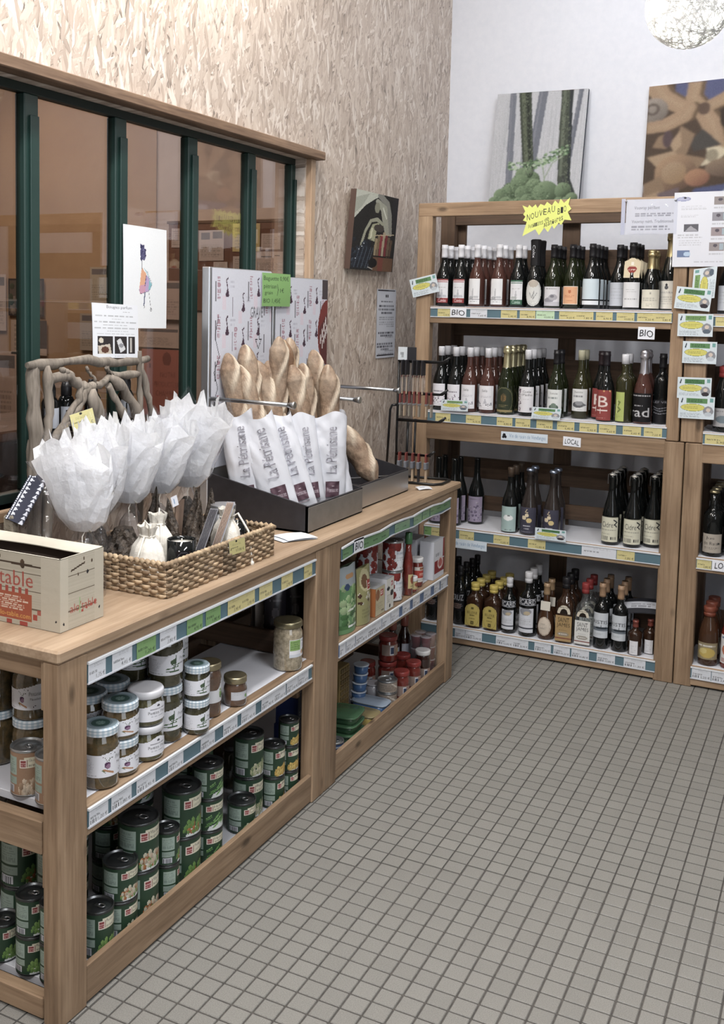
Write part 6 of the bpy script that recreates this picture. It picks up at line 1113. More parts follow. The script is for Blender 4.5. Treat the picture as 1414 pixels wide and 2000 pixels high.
def board_img(w, h, seed, left):
    im = Img(w, h, H('#cfd1dc')); r = random.Random(seed); RD = H('#93445c'); PR = H('#4a3444')
    for k in range(4):
        x = .08 + .26*k + .04*r.random()
        for j in range(5):
            y = .02 + .2*j + .07*(k % 2) + .02*r.random()
            im.lines(x, y, x + .05, y + .12, 12, RD, .75, seed + k + j, .7, .3) if r.random() < .8 else None
            im.rect(x - .035, y + .03, x - .02, y + .13, H('#3a3038'), .8)
            xx = x + .12; im.poly([(xx, y + .1), (xx + .035, y + .05), (xx + .06, y + .1)], PR).ell(xx + .03, y + .095, .03, .012, PR).line([(xx + .03, y + .05), (xx + .015, y + .02), (xx + .04, y + .01)], .012, PR)
            im.lines(xx + .08, y + .02, xx + .16, y + .06, 2, H('#a9a9b8'), .6, j)
            if r.random() < .7: im.rect(x + .07, y + .1, x + .13, y + .17, H('#d8c3cf'), .6)
    if left:
        im.text('GRAVE', .62, .19, .84, .245, H('#3a3a40')); im.line([(.75, .28), (.75, .36), (.71, .36), (.765, .41), (.82, .36), (.78, .36), (.78, .28), (.75, .28)], .008, H('#3a3a40'))
        im.line([(.1, .24), (.05, .34), (.12, .44), (.04, .52), (.1, .6), (.05, .66), (.03, .74), (.07, .7)], .008, H('#3a3a44'))
    else:
        im.text('PAIES', .1, .08, .26, .14, H('#3a3a40')); im.a[im.X > 2] = 0
        im.ell(1.0, .32, .2, .2, H('#7a3430')).rect(.88, 0, 1, .12, H('#3b2c2c'), .95).poly([(.82, .3), (1, .2), (1, .62), (.9, .56)], H('#3b2c2c'), .55)
        for k in range(4): im.ell(.86 + .035*k, .36 - .035*k, .012, .03, H('#d8d0cc')).ell(.9 + .03*k, .39 - .03*k, .012, .028, H('#d8d0cc'))
    return im.grain(.05).a
for (y0, y1, zt, s_, left) in ((9.3, 16.85, 31.05, 1, True), (17.1, 25.2, 30.75, 2, False)):
    m = MB().box((-25.1-o_[0], y0-o_[1], .0), (-24.55-o_[0], y1-o_[1], zt-ZT), 'alu', ch=.05); b_ = m.build('back_board', bs)
    MB().grid(sheet((-24.53-o_[0], y0+.25-o_[1], 3.2), (0, y1-y0-.3, 0), (0, 0, zt-ZT-3.25), curl=.06), board_img(120, 170, s_, left), 'paper').build('printed_sheet', b_)
for y, x1, z in ((9.6, -18.7, 22.95), (17.0, -17.9, 22.78), (25.0, -18.5, 22.85)):
    m = MB().tube([(-24.6-o_[0], y-o_[1], z+.06-ZT), (x1-o_[0], y-o_[1], z-ZT)], .13, 'steel', 8); m.tube([(x1-.45-o_[0], y-o_[1], z-ZT), (x1-o_[0], y-o_[1], z-ZT), (x1+.05-o_[0], y-o_[1], z-ZT)], [.13, .24, .2], 'steel', 10); m.build('side_rod', bs)
# baguettes
def baguette(label, bot, tip, r, mat, seed, bend=.25, group='baguettes in the bread stand'):
    rr_ = random.Random(seed); bot, tip = np.array(bot), np.array(tip); ax = tip - bot; Ln = np.linalg.norm(ax); ax /= Ln; side = np.cross(ax, (0, 0, 1.0) if abs(ax[2]) < .95 else (1.0, 0, 0)); side /= np.linalg.norm(side); fr = np.cross(side, ax)
    if fr @ np.array((.5, -.8, 0)) < 0: fr = -fr; side = -side
    ph = rr_.uniform(0, 6); n = 30; ka = 14
    def prof(v):
        e = min(v, 1-v)*Ln; return r*min(1, (e/(r*1.5) + .03)**.55)*(1 + .05*math.sin(v*17+ph))
    def cen(v): return bot + ax*Ln*v + side*bend*math.sin(PI*v)
    def cut(u, v):
        a = ((2*PI*u + PI) % (2*PI)) - PI
        if abs(a) > 1.5 or v < .05: return 0.0
        s_ = (v*Ln/2.7 - a*.42 + ph) % 1.0; return max(0.0, 1 - abs(s_-.5)/.2)*max(0.0, 1 - (abs(a)/1.5)**3)
    def fn(u, v):
        a = 2*PI*u; q_ = prof(v); c0, c1 = cut(u, v), cut(u, v - .09/Ln*3); q_ *= 1 + .12*c0 - .2*max(0, c1 - c0) + .02*math.sin(9*a + 30*v) + .015*math.sin(23*a + 60*v)
        return tuple(cen(v) + q_*(math.cos(a)*fr + .92*math.sin(a)*side) - bot)
    return tag(MB().surf(fn, 36, 70, mat, lambda u, v: (min(1, cut(u, v)*1.1),)*3, wrap=True).build('baguette', None, bot), label, 'bread', group)
def ext(a, b_, z): a, b_ = np.array(a), np.array(b_); t_ = (z - b_[2])/(a[2]-b_[2]); return b_ + (a-b_)*t_
BAGS = [('leftmost', (-22.62, 10.55, 18.02), (-24.0, 10.55, 25.8), 22.1, 2.1), ('second from left', (-20.67, 11.35, 17.0), (-23.7, 11.1, 25.1), 21.8, 2.5), ('third from left', (-19.85, 12.95, 16.39), (-23.2, 12.6, 25.3), 21.8, 2.2), ('half hidden fourth', (-19.75, 14.2, 16.5), (-21.3, 13.9, 25.05), 21.9, 1.9), ('front right', (-19.1, 15.3, 16.08), (-19.5, 15.4, 25.1), 21.95, 2.35)]
for k, (d, b0, t0, zo, w) in enumerate(BAGS):
    bot = ext(b0, t0, 16.0); baguette(f'seeded baguette standing in the {d} paper bag', bot + (np.array(t0)-bot)*.36, t0, .66 + .03*(k % 2), 'bread', k + 3)
    a = np.array(t0) - bot; a /= np.linalg.norm(a); Lb = (zo - 16.0)/a[2]; view = np.array((.55, -.83, 0.0)); wv = np.cross(a, view); wv /= np.linalg.norm(wv); wv = wv if wv @ np.array((.8, .5, 0)) > 0 else -wv; nn = np.cross(wv, a); nn = nn if nn @ view > 0 else -nn; cr = crumple(k + 40)
    def bag(u, v, g=0.0, bot=bot, a=a, Lb=Lb, w=w, wv=wv, nn=nn, cr=cr, k=k):
        an = 2*PI*u; ww = w/2*(.86 + .14*v); tt = .95*(.45 + .55*min(1, v*1.5)) if v > .05 else .3; ex = 3.2
        c_, s_ = math.cos(an), math.sin(an); q_ = (abs(c_)**ex + abs(s_)**ex)**(-1/ex)
        return bot + wv*(ww*q_*c_*(1 + .035*cr(u, v*2))) + nn*((tt+g)*q_*s_*(1 + .16*cr(u*2, v*3))) + a*(Lb*v*(1 + (.035*math.sin(3*an + k)) * (v > .9)))
    o = thing('bread_bag', f'white printed paper bread bag holding a baguette, {d} in the stand', 'paper bag', bot, 0, 'printed bread bags'); lb = np.array(bot)
    m = MB().surf(lambda u, v: tuple(bag(u, v) - lb), 40, 22, 'paper', H('#d5d7df'), wrap=True); m.poly([tuple(bag(1-i/24, 0) - lb) for i in range(24)], 'paper', H('#c9cbd4')); m.build('bag', o)
    def front(u, v, bag=bag): # u,v on the front face -> angle range around +nn
        return bag(.5 - (.06 + .38*u), v, .10)
    f2 = (lambda s, t_: tuple(front(s, t_) - lb))
    pr = MB(); pr.text('La Pétrisane', lambda u, v: f2(.66 - .26*v, .37 + .5*u), 'paper', H('#9a98a3')); pr.grid(lambda u, v: f2(.38 + .34*u, .11 + .17*v), (lambda q: (q.text('Pétrisane', .1, .42, .92, .68, H('#c9b9c2')), q.lines(.44, .22, .62, .36, 1, H('#c9b9c2'), .8))[0].a)(Img(22, 22, H('#5d444f'))), 'paper'); pr.grid(lambda u, v: f2(.38 + .34*u, .085 + .012*v), Img(10, 1, H('#8b7f88')).a, 'paper'); pr.build('print', o)
im_ = Img(20, 40, H('#c9cbd2'))
for d, y, x0, x1, zo in (('right', 16.3, -18.3, -19.0, 19.0), ('middle', 14.75, -19.9, -20.8, 22.3)):
    bot = np.array((x0, y, 15.9)); o = thing('bread_bag', f'plain side of a white bread bag wedged at the {d} of the stand', 'paper bag', bot, 0)
    cr = crumple(int(y*7)); m = MB().surf(lambda u, v: (( -.02 + .55*math.sin(2*PI*u))*(1+.2*cr(u, v)) + (x1-x0)*v - 0, .55*math.cos(2*PI*u) - .1*v, (zo-15.75)*v*(1 + .05*math.sin(4*PI*u)*v)), 24, 12, 'paper', H('#cfd1d9'), wrap=True); m.poly([(.5*math.sin(2*PI*-i/12), .5*math.cos(2*PI*-i/12), 0) for i in range(12)], 'paper', H('#cfd1d9')); m.build('bag', o)
for k, (d, tip, b0, mt) in enumerate([('tall seeded baguette behind the second bag', (-23.6, 11.9, 26.3), (-22.6, 12.0, 20.5), 'bread'), ('golden baguette with a bent pointed tip, tallest of all', (-21.9, 13.3, 26.85), (-22.0, 13.3, 19), 'bread'), ('dark crusted smooth loaf with shiny top at right', (-22.5, 14.9, 26.6), (-21.7, 14.9, 19), 'bread_dark'), ('short smooth loaf behind the dark one', (-22.6, 15.9, 26.7), (-22.4, 16.0, 19.5), 'bread'), ('baguette crossing in front of the dark loaf', (-20.9, 14.6, 25.15), (-20.1, 14.75, 19), 'bread'), ('small seeded baguette between third and fourth bags', (-22.6, 13.2, 25.3), (-21.9, 13.3, 19), 'bread'), ('plain baguette at the right against the board', (-21.0, 16.2, 25.95), (-19.5, 16.3, 18.5), 'bread'), ('brown baguette just left of the crossing one', (-21.2, 14.1, 24.6), (-20.8, 14.2, 20), 'bread_dark')]):
    baguette(d, b0, tip,   .6 if k else .68, mt, 30 + k, .1)
baguette('loose baguette lying tilted in the right tray', (-18.35, 20.9, 16.75), (-20.9, 20.4, 20.6), .82, 'bread', 77, .15)
im = Img(110, 64, H('#84b468')); K_ = (0.015, 0.02, 0.015)
im.text('Baguette 0,90€', .05, .08, .93, .26, K_).text('pétrisan', .05, .34, .47, .5, K_).text('grain', .08, .54, .34, .68, K_).line([(.5, .34), (.53, .5), (.5, .66)], .012, K_).text('1€', .6, .45, .74, .58, K_).text('BIO 1,45€', .05, .76, .62, .92, K_)
stuck('price_note', 'bright green handwritten bread price note on the bread boards', 'price tag', (-24.33, 15.2, 28.72), (0, 3.82, 0), (.02, -.03, 2.2), im.a, 'paper', .08)
pp = MB(); im = Img(20, 12, H('#cfd6de')); im.lines(.1, .3, .7, .8, 3, INK, .2); pp.grid(sheet((0, 0, .0), (1.2, 1.9, .0), (-1.6, .6, .0), curl=.05), im.a, 'paper'); pp.grid(sheet((.2, .25, .06), (1.0, 1.7, .0), (-1.5, .7, .0), curl=.08), Img(4, 4, H('#d9dce2')).a, 'paper')
tag(pp.build('paper_sheets', None, (-17.6, 6.6, ZT + .02)), 'loose white papers lying on the worktop before the bread stand', 'paper'); pp = MB().grid(sheet((0, 0, 0), (.7, .9, 0), (-.5, .4, .12), curl=.1), Img(6, 4, H('#d0d3d9')).lines(.2, .3, .8, .7, 2, INK, .3).a, 'paper'); tag(pp.build('receipt', None, (-17.3, 26.4, ZT + .03)), 'small crumpled receipt by the right end of the bread stand', 'paper')
# ---- wire hook rack with knives and brushes at the end of the worktop
wr = thing('hook_rack', 'black wire hook rack at the far end of the worktop', 'rack', (-20.6, 30.0, ZT)); ow = np.array((-20.6, 30.0, ZT))
def wire(name, pts, r=.1): MB().tube([np.array(p) - ow for p in pts], r, 'black_metal', 8).build(name, wr)
wire('base_loop', [(-20.8, 30.2, ZT+.1), (-20.2, 31.3, ZT+.1), (-17.2, 31.6, ZT+.1), (-16.75, 31.4, ZT+.1), (-16.7, 29.4, ZT+.1), (-17.1, 28.8, ZT+.1), (-19.4, 28.6, ZT+.1), (-20.2, 29.6, ZT+.1)]); wire('upright', [(-20.78, 30.1, ZT+.1), (-20.72, 30.1, 25.6)]); wire('upright', [(-20.1, 30.6, ZT+.1), (-20.05, 30.6, 20.2)]); wire('upright', [(-19.6, 30.9, ZT+.1), (-19.55, 30.9, 20.2)]); wire('side_loop', [(-21.5, 29.9, ZT+.1), (-21.3, 29.95, 20.9), (-21.15, 29.95, 21.25), (-20.8, 30.0, 21.3)])
for z, x1 in ((24.75, -16.4), (22.3, -16.5), (20.2, -16.6), (17.55, -17.4)): wire('hook_arm', [(-20.75, 30.0, z), (-18, 29.75, z+.02), (x1-.6, 29.65, z+.02), (x1, 29.6, z+.4)], .085); wire('hook_arm', [(-20.75, 30.1, z-.1), (-18, 30.3, z-.08), (x1-.7, 30.35, z-.05), (x1-.35, 30.1, z+.15)], .085)
m = MB().grid(sheet((-.1, -.2, -.1), (1.5, 0, 0), (0, 0, 1.0)), Img(16, 10, H('#2a2a2e')).rect(0, 0, .5, 1, H('#c6cdd2')).lines(.1, .4, .4, .8, 2, INK, .6).a, 'satin'); m.grid(sheet((1.4, -.17, -.1), (-1.5, 0, 0), (0, 0, 1.0)), Img(4, 4, H('#2a2a2e')).a, 'satin'); m.build('header_card', wr, (0, 0, 24.9-ZT))
def knife(label, x, z, kind, k):
    o = thing('hanging_knife' if kind != 'brush' else 'hanging_brush', label, 'knife' if kind != 'brush' else 'brush', (x, 29.7, z), 0, 'utensils on the wire hooks')
    red, dk, wd_ = H('#7a3a34'), H('#2c2a2e'), H('#b09a80')
    if kind == 'knife': MB().box((-.05, -.42, -1.05), (.05, .38, .12), 'satin', dk, ch=.03).build('card', o); MB().box((-.09, -.3, -2.3), (.09, .3, -1.05), 'sleeve', ch=.05).build('blister', o); MB().box((-.05, -.2, -2.5), (.05, .0, -.95), 'satin', wd_, ch=.03).build('handle', o); MB().box((-.03, -.3, -1.2), (.03, .25, -1.0), 'satin', red).build('band', o)
    elif kind == 'red': MB().box((-.06, -.24, -.75), (.06, .22, .18), 'satin', red, ch=.04).build('grip', o); MB().box((-.06, -.28, -.85), (.06, .26, -.72), 'alu').build('ferrule', o); MB().box((-.05, -.22, -1.75), (.05, .2, -.85), 'satin', wd_ if k % 2 else H('#8d8578'), ch=.03).build('handle', o)
    else: MB().box((-.06, -.22, -.5), (.06, .22, .2), 'satin', red, ch=.03).build('tip', o); MB().box((-.12, -.3, -1.0), (.12, .3, -.45), 'satin', H('#6d7078'), ch=.04).build('head', o); MB().box((-.07, -.16, -2.0), (.07, .16, -.95), 'satin', wd_ if k % 3 else dk, ch=.04).build('handle', o)
    return o
NTH2 = NTH
for k, x in enumerate((-20.2, -19.85, -19.3, -18.95, -18.55)): knife(f'carded folding knife on the top wire hook, {NTH2[k]} from the left', x, 24.72, 'knife', k)
for k, x in enumerate((-20.35, -20.0, -19.6, -19.2, -18.8, -18.2, -17.8)): knife(f'red-gripped knife on the second wire hook, {NTH2[k]} from the left', x, 22.25, 'red', k)
for k, x in enumerate((-20.3, -19.75, -19.2, -18.7, -18.1)): knife(f'wooden brush on the lowest wire hook, {NTH2[k]} from the left', x, 17.5, 'brush', k)
# ---------------------------------------------------------------- on the walls and racks
# pendant ball lamps of white string
def pendant(label, x, y, z, r, power, strands, seed):
    o = thing('pendant_lamp', label, 'lamp', (x, y, z), 0); rr_ = random.Random(seed); m = MB()
    for k in range(strands):
        ax = np.array([rr_.gauss(0, 1) for _ in range(3)]); ax /= np.linalg.norm(ax); a = np.cross(ax, (.3, .5, .8)); a /= np.linalg.norm(a); b_ = np.cross(ax, a); off = rr_.uniform(-.75, .75); q_ = math.sqrt(1-off*off); rad = r*(1 - .05*rr_.random()); n = 26; t0 = rr_.uniform(0, 6)
        m.tube([rad*(off*ax + q_*(math.cos(t)*a + math.sin(t)*b_)) for t in [t0 + 2*PI*i/n*.93 for i in range(n + 1)]], .022 + .018*rr_.random(), 'string', 4, cap=False)
    tag(m.build('string_shade', o), kind='stuff')
    MB().lathe([(.1, 1.2), (.4, .9), (.45, .6), (.3, .3), (.08, .2)], 'lamp_glow', 16).build('bulb', o); MB().lathe([(.3, 1.2), (.3, 1.7), (.06, 1.75)], 'white_melamine', 12).build('lamp_holder', o); MB().tube([(0, 0, 1.7), (0, 0, CZ - z)], .06, 'white_melamine', 6).build('cable', o); MB().lathe([(.8, CZ-z-.5), (.9, CZ-z-.02)], 'white_melamine', 18).build('ceiling_rose', o)
    l = bpy.data.lights.new('lamp_bulb', 'POINT'); l.energy = power; l.shadow_soft_size = .06; l.color = (1.0, 0.96, 0.9); lo = bpy.data.objects.new('lamp_bulb', l); COL.objects.link(lo); lo.location = (x*U, y*U, (z-.15)*U)
def string_mat():
    t = NT('string'); m = t.n('MixShader', {0: 0.5, 1: t.n('BsdfDiffuse', {0: (.93, .93, .93)}), 2: t.n('BsdfTranslucent', {0: (.95, .95, .94)})}); t.out(m)
string_mat()
pendant('white string ball lamp hanging at the top right in front of the back wall', .78, 20, 46.35, 2.35, 70.0, 260, 3)
pendant('white string ball lamp hanging by the chipboard wall above the photo', -19.5, 9, 59.5, 2.35, 100, 60, 5)
# child's drawing on the window bar
im = Img(96, 136, H('#e3e6e9')); im.ell(.42, .255, .055, .07, H('#4d4a72')).ell(.45, .27, .04, .055, H('#6a678f')).speck(.37, .18, .48, .33, 30, [H('#3f3c66'), H('#5d5a86')], .015)
im.poly([(.4, .4), (.38, .46), (.34, .62), (.36, .66), (.48, .645), (.47, .55), (.50, .46)], H('#d9a07c')).poly([(.355, .58), (.34, .63), (.37, .665), (.5, .64), (.5, .56)], H('#c994ab')).poly([(.5, .47), (.48, .64), (.56, .63), (.58, .5)], H('#b39ac4')).poly([(.44, .4), (.52, .44), (.60, .54), (.64, .56), (.59, .615), (.55, .62), (.57, .52), (.52, .46)], H('#7db4bf'))
im.line([(.5, .48), (.47, .58)], .015, H('#4d4a72')).line([(.4, .34), (.4, .42)], .006, INK).line([(.34, .62), (.38, .66), (.56, .63), (.64, .56), (.52, .43)], .005, H('#55506a')).line([(.47, .645), (.45, .77)], .022, H('#4d5575')).ring(.45, .785, .016, .014, .35, INK).line([(.56, .635), (.61, .8)], .006, INK).ring(.615, .815, .02, .016, .35, INK); im.grain(.03)
stuck('childs_drawing', 'crayon drawing of a figure in a coloured dress taped on the window bar', 'drawing', (-26.35, 3.3, 27.35), (.0, 4.1, -.06), (0, -.04, 5.82), im.a, 'paper', .06)
# cellar painting on the chipboard wall
W_, H_ = 100, 150; im = Img(W_, H_, H('#2b2a29')); im.grain(.5, 2)
im.poly([(0, 0), (.62, 0), (.42, .08), (.22, .18), (0, .36)], H('#c3c6b8')).poly([(0, .1), (.3, .02), (.15, .2), (0, .3)], H('#a9ac9e'))
im.line([(.55, .02, .12), (.72, .1, .13), (.8, .25, .12), (.86, .5, .08)], .1, H('#8a8a82')).line([(.5, .1, .1), (.66, .18, .16), (.7, .3, .14), (.78, .5, .1)], .12, H('#a3a394')).line([(.64, .17), (.74, .3)], .03, H('#d0d2c4')).ell(.5, .18, .06, .07, H('#8d8d7a'))
im.line([(.2, .68, .05), (.27, .5, .05), (.38, .36, .06), (.52, .33, .08), (.66, .38, .06)], .06, H('#9fa08b')).poly([(.34, .6), (.36, .5), (.42, .4), (.56, .37), (.62, .42), (.52, .5), (.5, .62)], H('#a7a888')).line([(.42, .46), (.4, .6)], .04, H('#d0d0b4')).ell(.58, .44, .12, .05, H('#4a4440'))
im.speck(.02, .62, .4, .95, 40, [H('#3c4450'), H('#2f3640'), H('#4a5462')], .035).poly([(.2, .68), (.42, .58), (.44, .98), (.02, .98), (.03, .9)], H('#262a33'), .75)
for x in (.08, .16, .24, .33, .38): im.line([(x + .1, .7), (x, .97)], .012, H('#55606e'))
for x, y in ((.26, .66), (.22, .7), (.16, .74), (.1, .86)): im.ell(x, y, .012, .008, H('#c9d0d8'))
for k, x in enumerate((.52, .58, .64, .7, .76, .82, .88)): im.line([(x + .02, .5 + .03*abs(k-3), .06), (x, .8, .05)], .05, [H('#9a8a6c'), H('#7d6a50'), H('#8d3a40'), H('#a99a80'), H('#7a3238'), H('#6d5c48'), H('#5d4a3c')][k])
im.line([(.5, .54), (.95, .5)], .02, H('#b8a98a')).rect(.5, .82, .98, 1, H('#6b4f3c')).rect(.62, .82, .74, 1, H('#7a4038'), .8).line([(.48, .81), (.98, .8)], .02, H('#2a2522')).ell(.5, .9, .1, .06, H('#1f1d1d')).line([(.4, .96), (.5, .98)], .02, H('#b5b0a6')); im.poly([(.86, 0), (1, 0), (1, .5), (.9, .4)], H('#2f2d30'), .9); im.grain(.2, 9)
def canvas(name, label, p0, du, dv, img, th, edge):
    p0, du, dv = (np.array(v, float) for v in (p0, du, dv)); n = np.cross(du, dv); n = n/np.linalg.norm(n)*th; m = MB().grid(sheet((0, 0, 0), du, dv), img, 'card', False); q = [np.zeros(3), du, du+dv, dv]
    for i in range(4): m.poly([q[i], q[i]-n, q[(i+1) % 4]-n, q[(i+1) % 4]], 'card', edge)
    m.poly([q[0]-n, q[3]-n, q[2]-n, q[1]-n], 'card', H('#b5aa98')); return tag(m.build(name, None, p0), label, 'painting')
canvas('painting', 'small dark painting of a vaulted cellar with casks on the chipboard wall', (-25.22, 30.25, 31.76), (0, 8.45, .05), (.32, .3, 6.25), im.a, .5, H('#55423a'))
# printed notice with black bars top and bottom
im = Img(70, 100, H('#c9cdd8')); im.rect(.05, .015, .95, .03, H('#3a3a42')).rect(.05, .955, .95, .97, H('#3a3a42')).rect(.43, .08, .49, .12, INK).rect(.52, .08, .57, .12, INK); im.lines(.2, .17, .8, .19, 1, INK, .8, 1, .8, .02)
for y, x0, x1 in ((.23, .1, .9), (.28, .08, .92), (.33, .22, .8), (.62, .08, .95), (.655, .2, .85), (.78, .05, .9), (.82, .05, .88), (.86, .25, .66)): im.lines(x0, y, x1, y + .035, 1, H('#3f3f4a'), .9, int(y*100), .85, .03)
for y, x0 in ((.4, .12), (.43, .12), (.47, .12), (.5, .12), (.53, .5), (.69, .45), (.89, .45), (.93, .08)): im.lines(x0, y, .9, y + .02, 1, INK, .45, int(y*90), .8, .03)
stuck('wall_notice', 'tall white printed notice pinned on the chipboard wall beside the bottle rack', 'notice', (-25.74, 36.85, 24.42), (0, 4.05, .0), (.02, -.05, 5.92), im.a, 'laminated', .05)
# pictures on the back wall
GRY = H('#b3b5bb'); im = Img(150, 190, GRY); r = random.Random(2)
for k in range(200): x = r.random(); im.line([(x, r.random()*.5), (x - .02, .5 + r.random()*.5)], .006, [H('#a0a3ab'), H('#c6c8cc'), H('#96999f')][k % 3], .35)
for x0, x1, w_, c in ((.18, .22, .07, '#70747f'), (.52, .40, .10, '#6b6f7a'), (.93, .80, .05, '#666a75'), (.36, .33, .03, '#8d9099')): im.line([(x0, -.02, w_), (x1, 1.0, w_*1.1)], w_, H(c)).line([(x0 - w_*.2, -.02), (x1 - w_*.2, 1)], w_*.2, H('#82868f'), .6)
im.line([(.31, -.02, .14), (.36, .3, .13), (.42, .65, .12), (.43, .8, .12)], .13, H('#42483f')).line([(.29, 0), (.41, .7)], .04, H('#59614f')).line([(.34, .0), (.45, .7)], .03, H('#2f342e')); im.speck(.25, 0, .46, .7, 0, [H('#59614f')], .02)
im.line([(.78, -.02, .13), (.79, .4, .13), (.82, .75, .14), (.9, .95, .2)], .13, H('#474d44')).line([(.75, 0), (.78, .7)], .035, H('#60685a')).line([(.82, 0), (.87, .75), (.98, .95)], .035, H('#33383a')).poly([(.8, .7), (.95, .9), (1, .97), (.78, .97)], H('#3f4244'))
def bushes(pts):
    for x, y, q_ in pts: im.ball(x, y, q_, q_*.75, H('#2b3a2a'), H('#7d9372'))
r = random.Random(5); im.line([(.62, .8), (.58, .62), (.5, .55)], .012, H('#8d9a86')).line([(.6, .74), (.68, .6), (.78, .55)], .012, H('#8d9a86')).line([(.59, .68), (.56, .58)], .01, H('#8d9a86'))
for k in range(170): x = .2 + .64*r.random(); im.ell(x, .54 + .07*math.sin(5*x) + .1*(r.random()-.3)*(1 - abs(x-.55)), .018, .007, [H('#5d7a56'), H('#86a07c'), H('#49624a'), H('#a3b59a')][k % 4])
bushes([(.36, .69, .08), (.46, .74, .1), (.42, .68, .06), (.34, .77, .11), (.5, .8, .1), (.24, .83, .1), (.38, .85, .09), (.14, .87, .09), (.63, .86, .15), (.82, .83, .09), (.92, .9, .07), (.07, .93, .08), (.2, .94, .09), (.32, .95, .09), (.5, .97, .13), (.44, .91, .08), (.78, .92, .05), (.86, .92, .05)]); im.poly([(.66, .95), (.9, .95), (.97, 1), (.6, 1)], H('#7a4f3f'), .8)
im.speck(.0, .64, 1, 1, 0, [H('#5d7a56')], .02); im.blur(1)
for k in range(420):
    a_ = r.random(); x, y = (.32 + .12*a_, a_*.7) if k % 2 else (.76 + .1*a_, a_*.85); x += .09*(r.random()-.5); im.ell(x, y, .008, .008, [H('#565e50'), H('#343a33'), H('#69715f')][k % 3], .4)
for k in range(500): x, y = r.random(), .7 + .3*r.random(); im.ell(x, y, .012, .008, [H('#56704f'), H('#34452f'), H('#8aa07e')][k % 3], .28 if y > .95 - .28*math.sin(PI*min(1, x*1.3)) else 0)
im.grain(.14, 4)
canvas('painting', 'painting of grey tree trunks over green mossy bushes on the white back wall', (-21.0, 51.2, 37.95), (8.5, 0, -.1), (.27, 1.1, 11.05), im.a, .4, H('#3f4650'))
im = Img(150, 180, H('#4f4238')); B1, B2, B3, BD = H('#86705a'), H('#9f886e'), H('#685643'), H('#3c342f'); SK = H('#55597a')
im.rect(.22, 0, 1, .2, SK); im.ell(.06, .06, .12, .1, BD)
def root(pts, w, d=B3, l=B2): im.limb(pts, w, d, B1); im.line([(x - w*.2, y) for x, y, *q in pts], w*.3, l, .75)
root([(.08, -.02, .16), (.16, .1, .15), (.3, .18, .13), (.42, .22, .1)], .14); root([(.42, -.03, .1), (.4, .12, .1), (.46, .2, .12), (.56, .34, .15), (.62, .5, .13), (.68, .56, .08)], .13); root([(1.02, .0, .2), (.78, .1, .12), (.55, .2, .1)], .14); root([(1.0, .08, .2), (.76, .22, .16), (.78, .4, .12), (.76, .55, .1)], .15)
im.ball(.05, .2, .12, .1, H('#6d655f'), H('#978d84')); im.ring(.04, .19, .06, .05, .4, H('#5d534c')); root([(-.02, .34, .1), (.18, .33, .12), (.34, .26, .13), (.38, .2, .1)], .12); im.ell(.64, .3, .05, .09, BD).ell(.46, .22, .05, .05, H('#5d4c42')).poly([(.46, .38), (.62, .52), (.4, .56), (.36, .48)], H('#4a4744'))
im.poly([(.28, .34), (.4, .42), (.34, .58), (.5, .62), (.44, .7), (.3, .66), (.24, .52)], B1).poly([(.2, .48), (.28, .38), (.3, .5), (.24, .55)], B2).poly([(.1, .42), (.2, .38), (.18, .52), (.06, .5)], B1).ell(.18, .44, .04, .07, H('#55474a'))
im.poly([(.5, .54), (.6, .53), (.68, .57), (.58, .66), (.46, .68), (.52, .6)], H('#c0b49a')).ell(.55, .6, .05, .05, H('#8d8470')); im.poly([(.02, .58), (.24, .54), (.32, .62), (.1, .66)], B2).ball(.26, .72, .17, .15, H('#5d4a3f'), H('#a08468')).ball(.25, .72, .1, .09, H('#8f7558'), B2).ball(.44, .77, .1, .07, H('#7d5848'), H('#a67f62')).ball(.7, .7, .2, .08, H('#55473f'), H('#84715f'))
im.poly([(.42, .86), (1, .8), (1, 1), (.36, 1)], H('#50577a')).ell(.72, .9, .07, .03, H('#a9b5cf')).ell(.95, .84, .12, .03, H('#aab9cf')).poly([(0, .8), (.14, .74), (.2, .9), (.1, 1), (0, 1)], B1).poly([(.02, .9), (.14, .86), (.16, 1), (0, 1)], B2).ball(.36, .94, .15, .05, H('#7d604c'), B2).poly([(.12, .88), (.3, .84), (.3, .96), (.16, .98)], H('#6a5d62')); im.blur(3); im.grain(.14, 8)
canvas('painting', 'large painting of twisting brown roots above blue water, cut by the right edge', (-7.15, 52.55, 38.0), (10.3, 0, .35), (.2, 0, 10.7), im.a, .45, H('#b5ab9c'))
# yellow star card on the rack's top rail
st = [(.0, .18), (.11, .24), (.14, .17), (.2, .24), (.27, .16), (.31, .26), (.37, .15), (.45, .2), (.5, .1), (.6, .2), (.66, .07), (.73, .16), (.77, .03), (.84, .14), (.96, .0), (.93, .18), (.99, .3), (.92, .38), (1.0, .6), (.86, .58), (.8, .72), (.75, .66), (.66, .82), (.62, .72), (.54, .9), (.46, .78), (.36, .98), (.28, .82), (.02, 1.0), (.1, .62), (.02, .58), (.07, .48), (.02, .42), (.06, .34)]
im = Img(200, 150, H('#dfe870')); m_ = Img(200, 150, (0, 0, 0)).poly(st, (1, 1, 1)).a[..., 0] < .5
def tilt(txt, x0, y0, x1, y1, rise):
    n = len(txt)
    for i, ch in enumerate(txt):
        if ch != ' ': a0 = x0 + (x1-x0)*i/n; dy = -rise*i/n; im.text(ch, a0, y0 + dy, a0 + (x1-x0)/n*.8, y1 + dy, INK)
tilt('NOUVEAU', .1, .42, .68, .58, .24); tilt('BIO', .72, .28, .9, .44, .1); tilt('pétillants', .14, .70, .44, .8, .12); tilt('de', .46, .52, .56, .62, .03); tilt('Jasnières', .44, .66, .84, .77, .2); im.a[m_] = -1
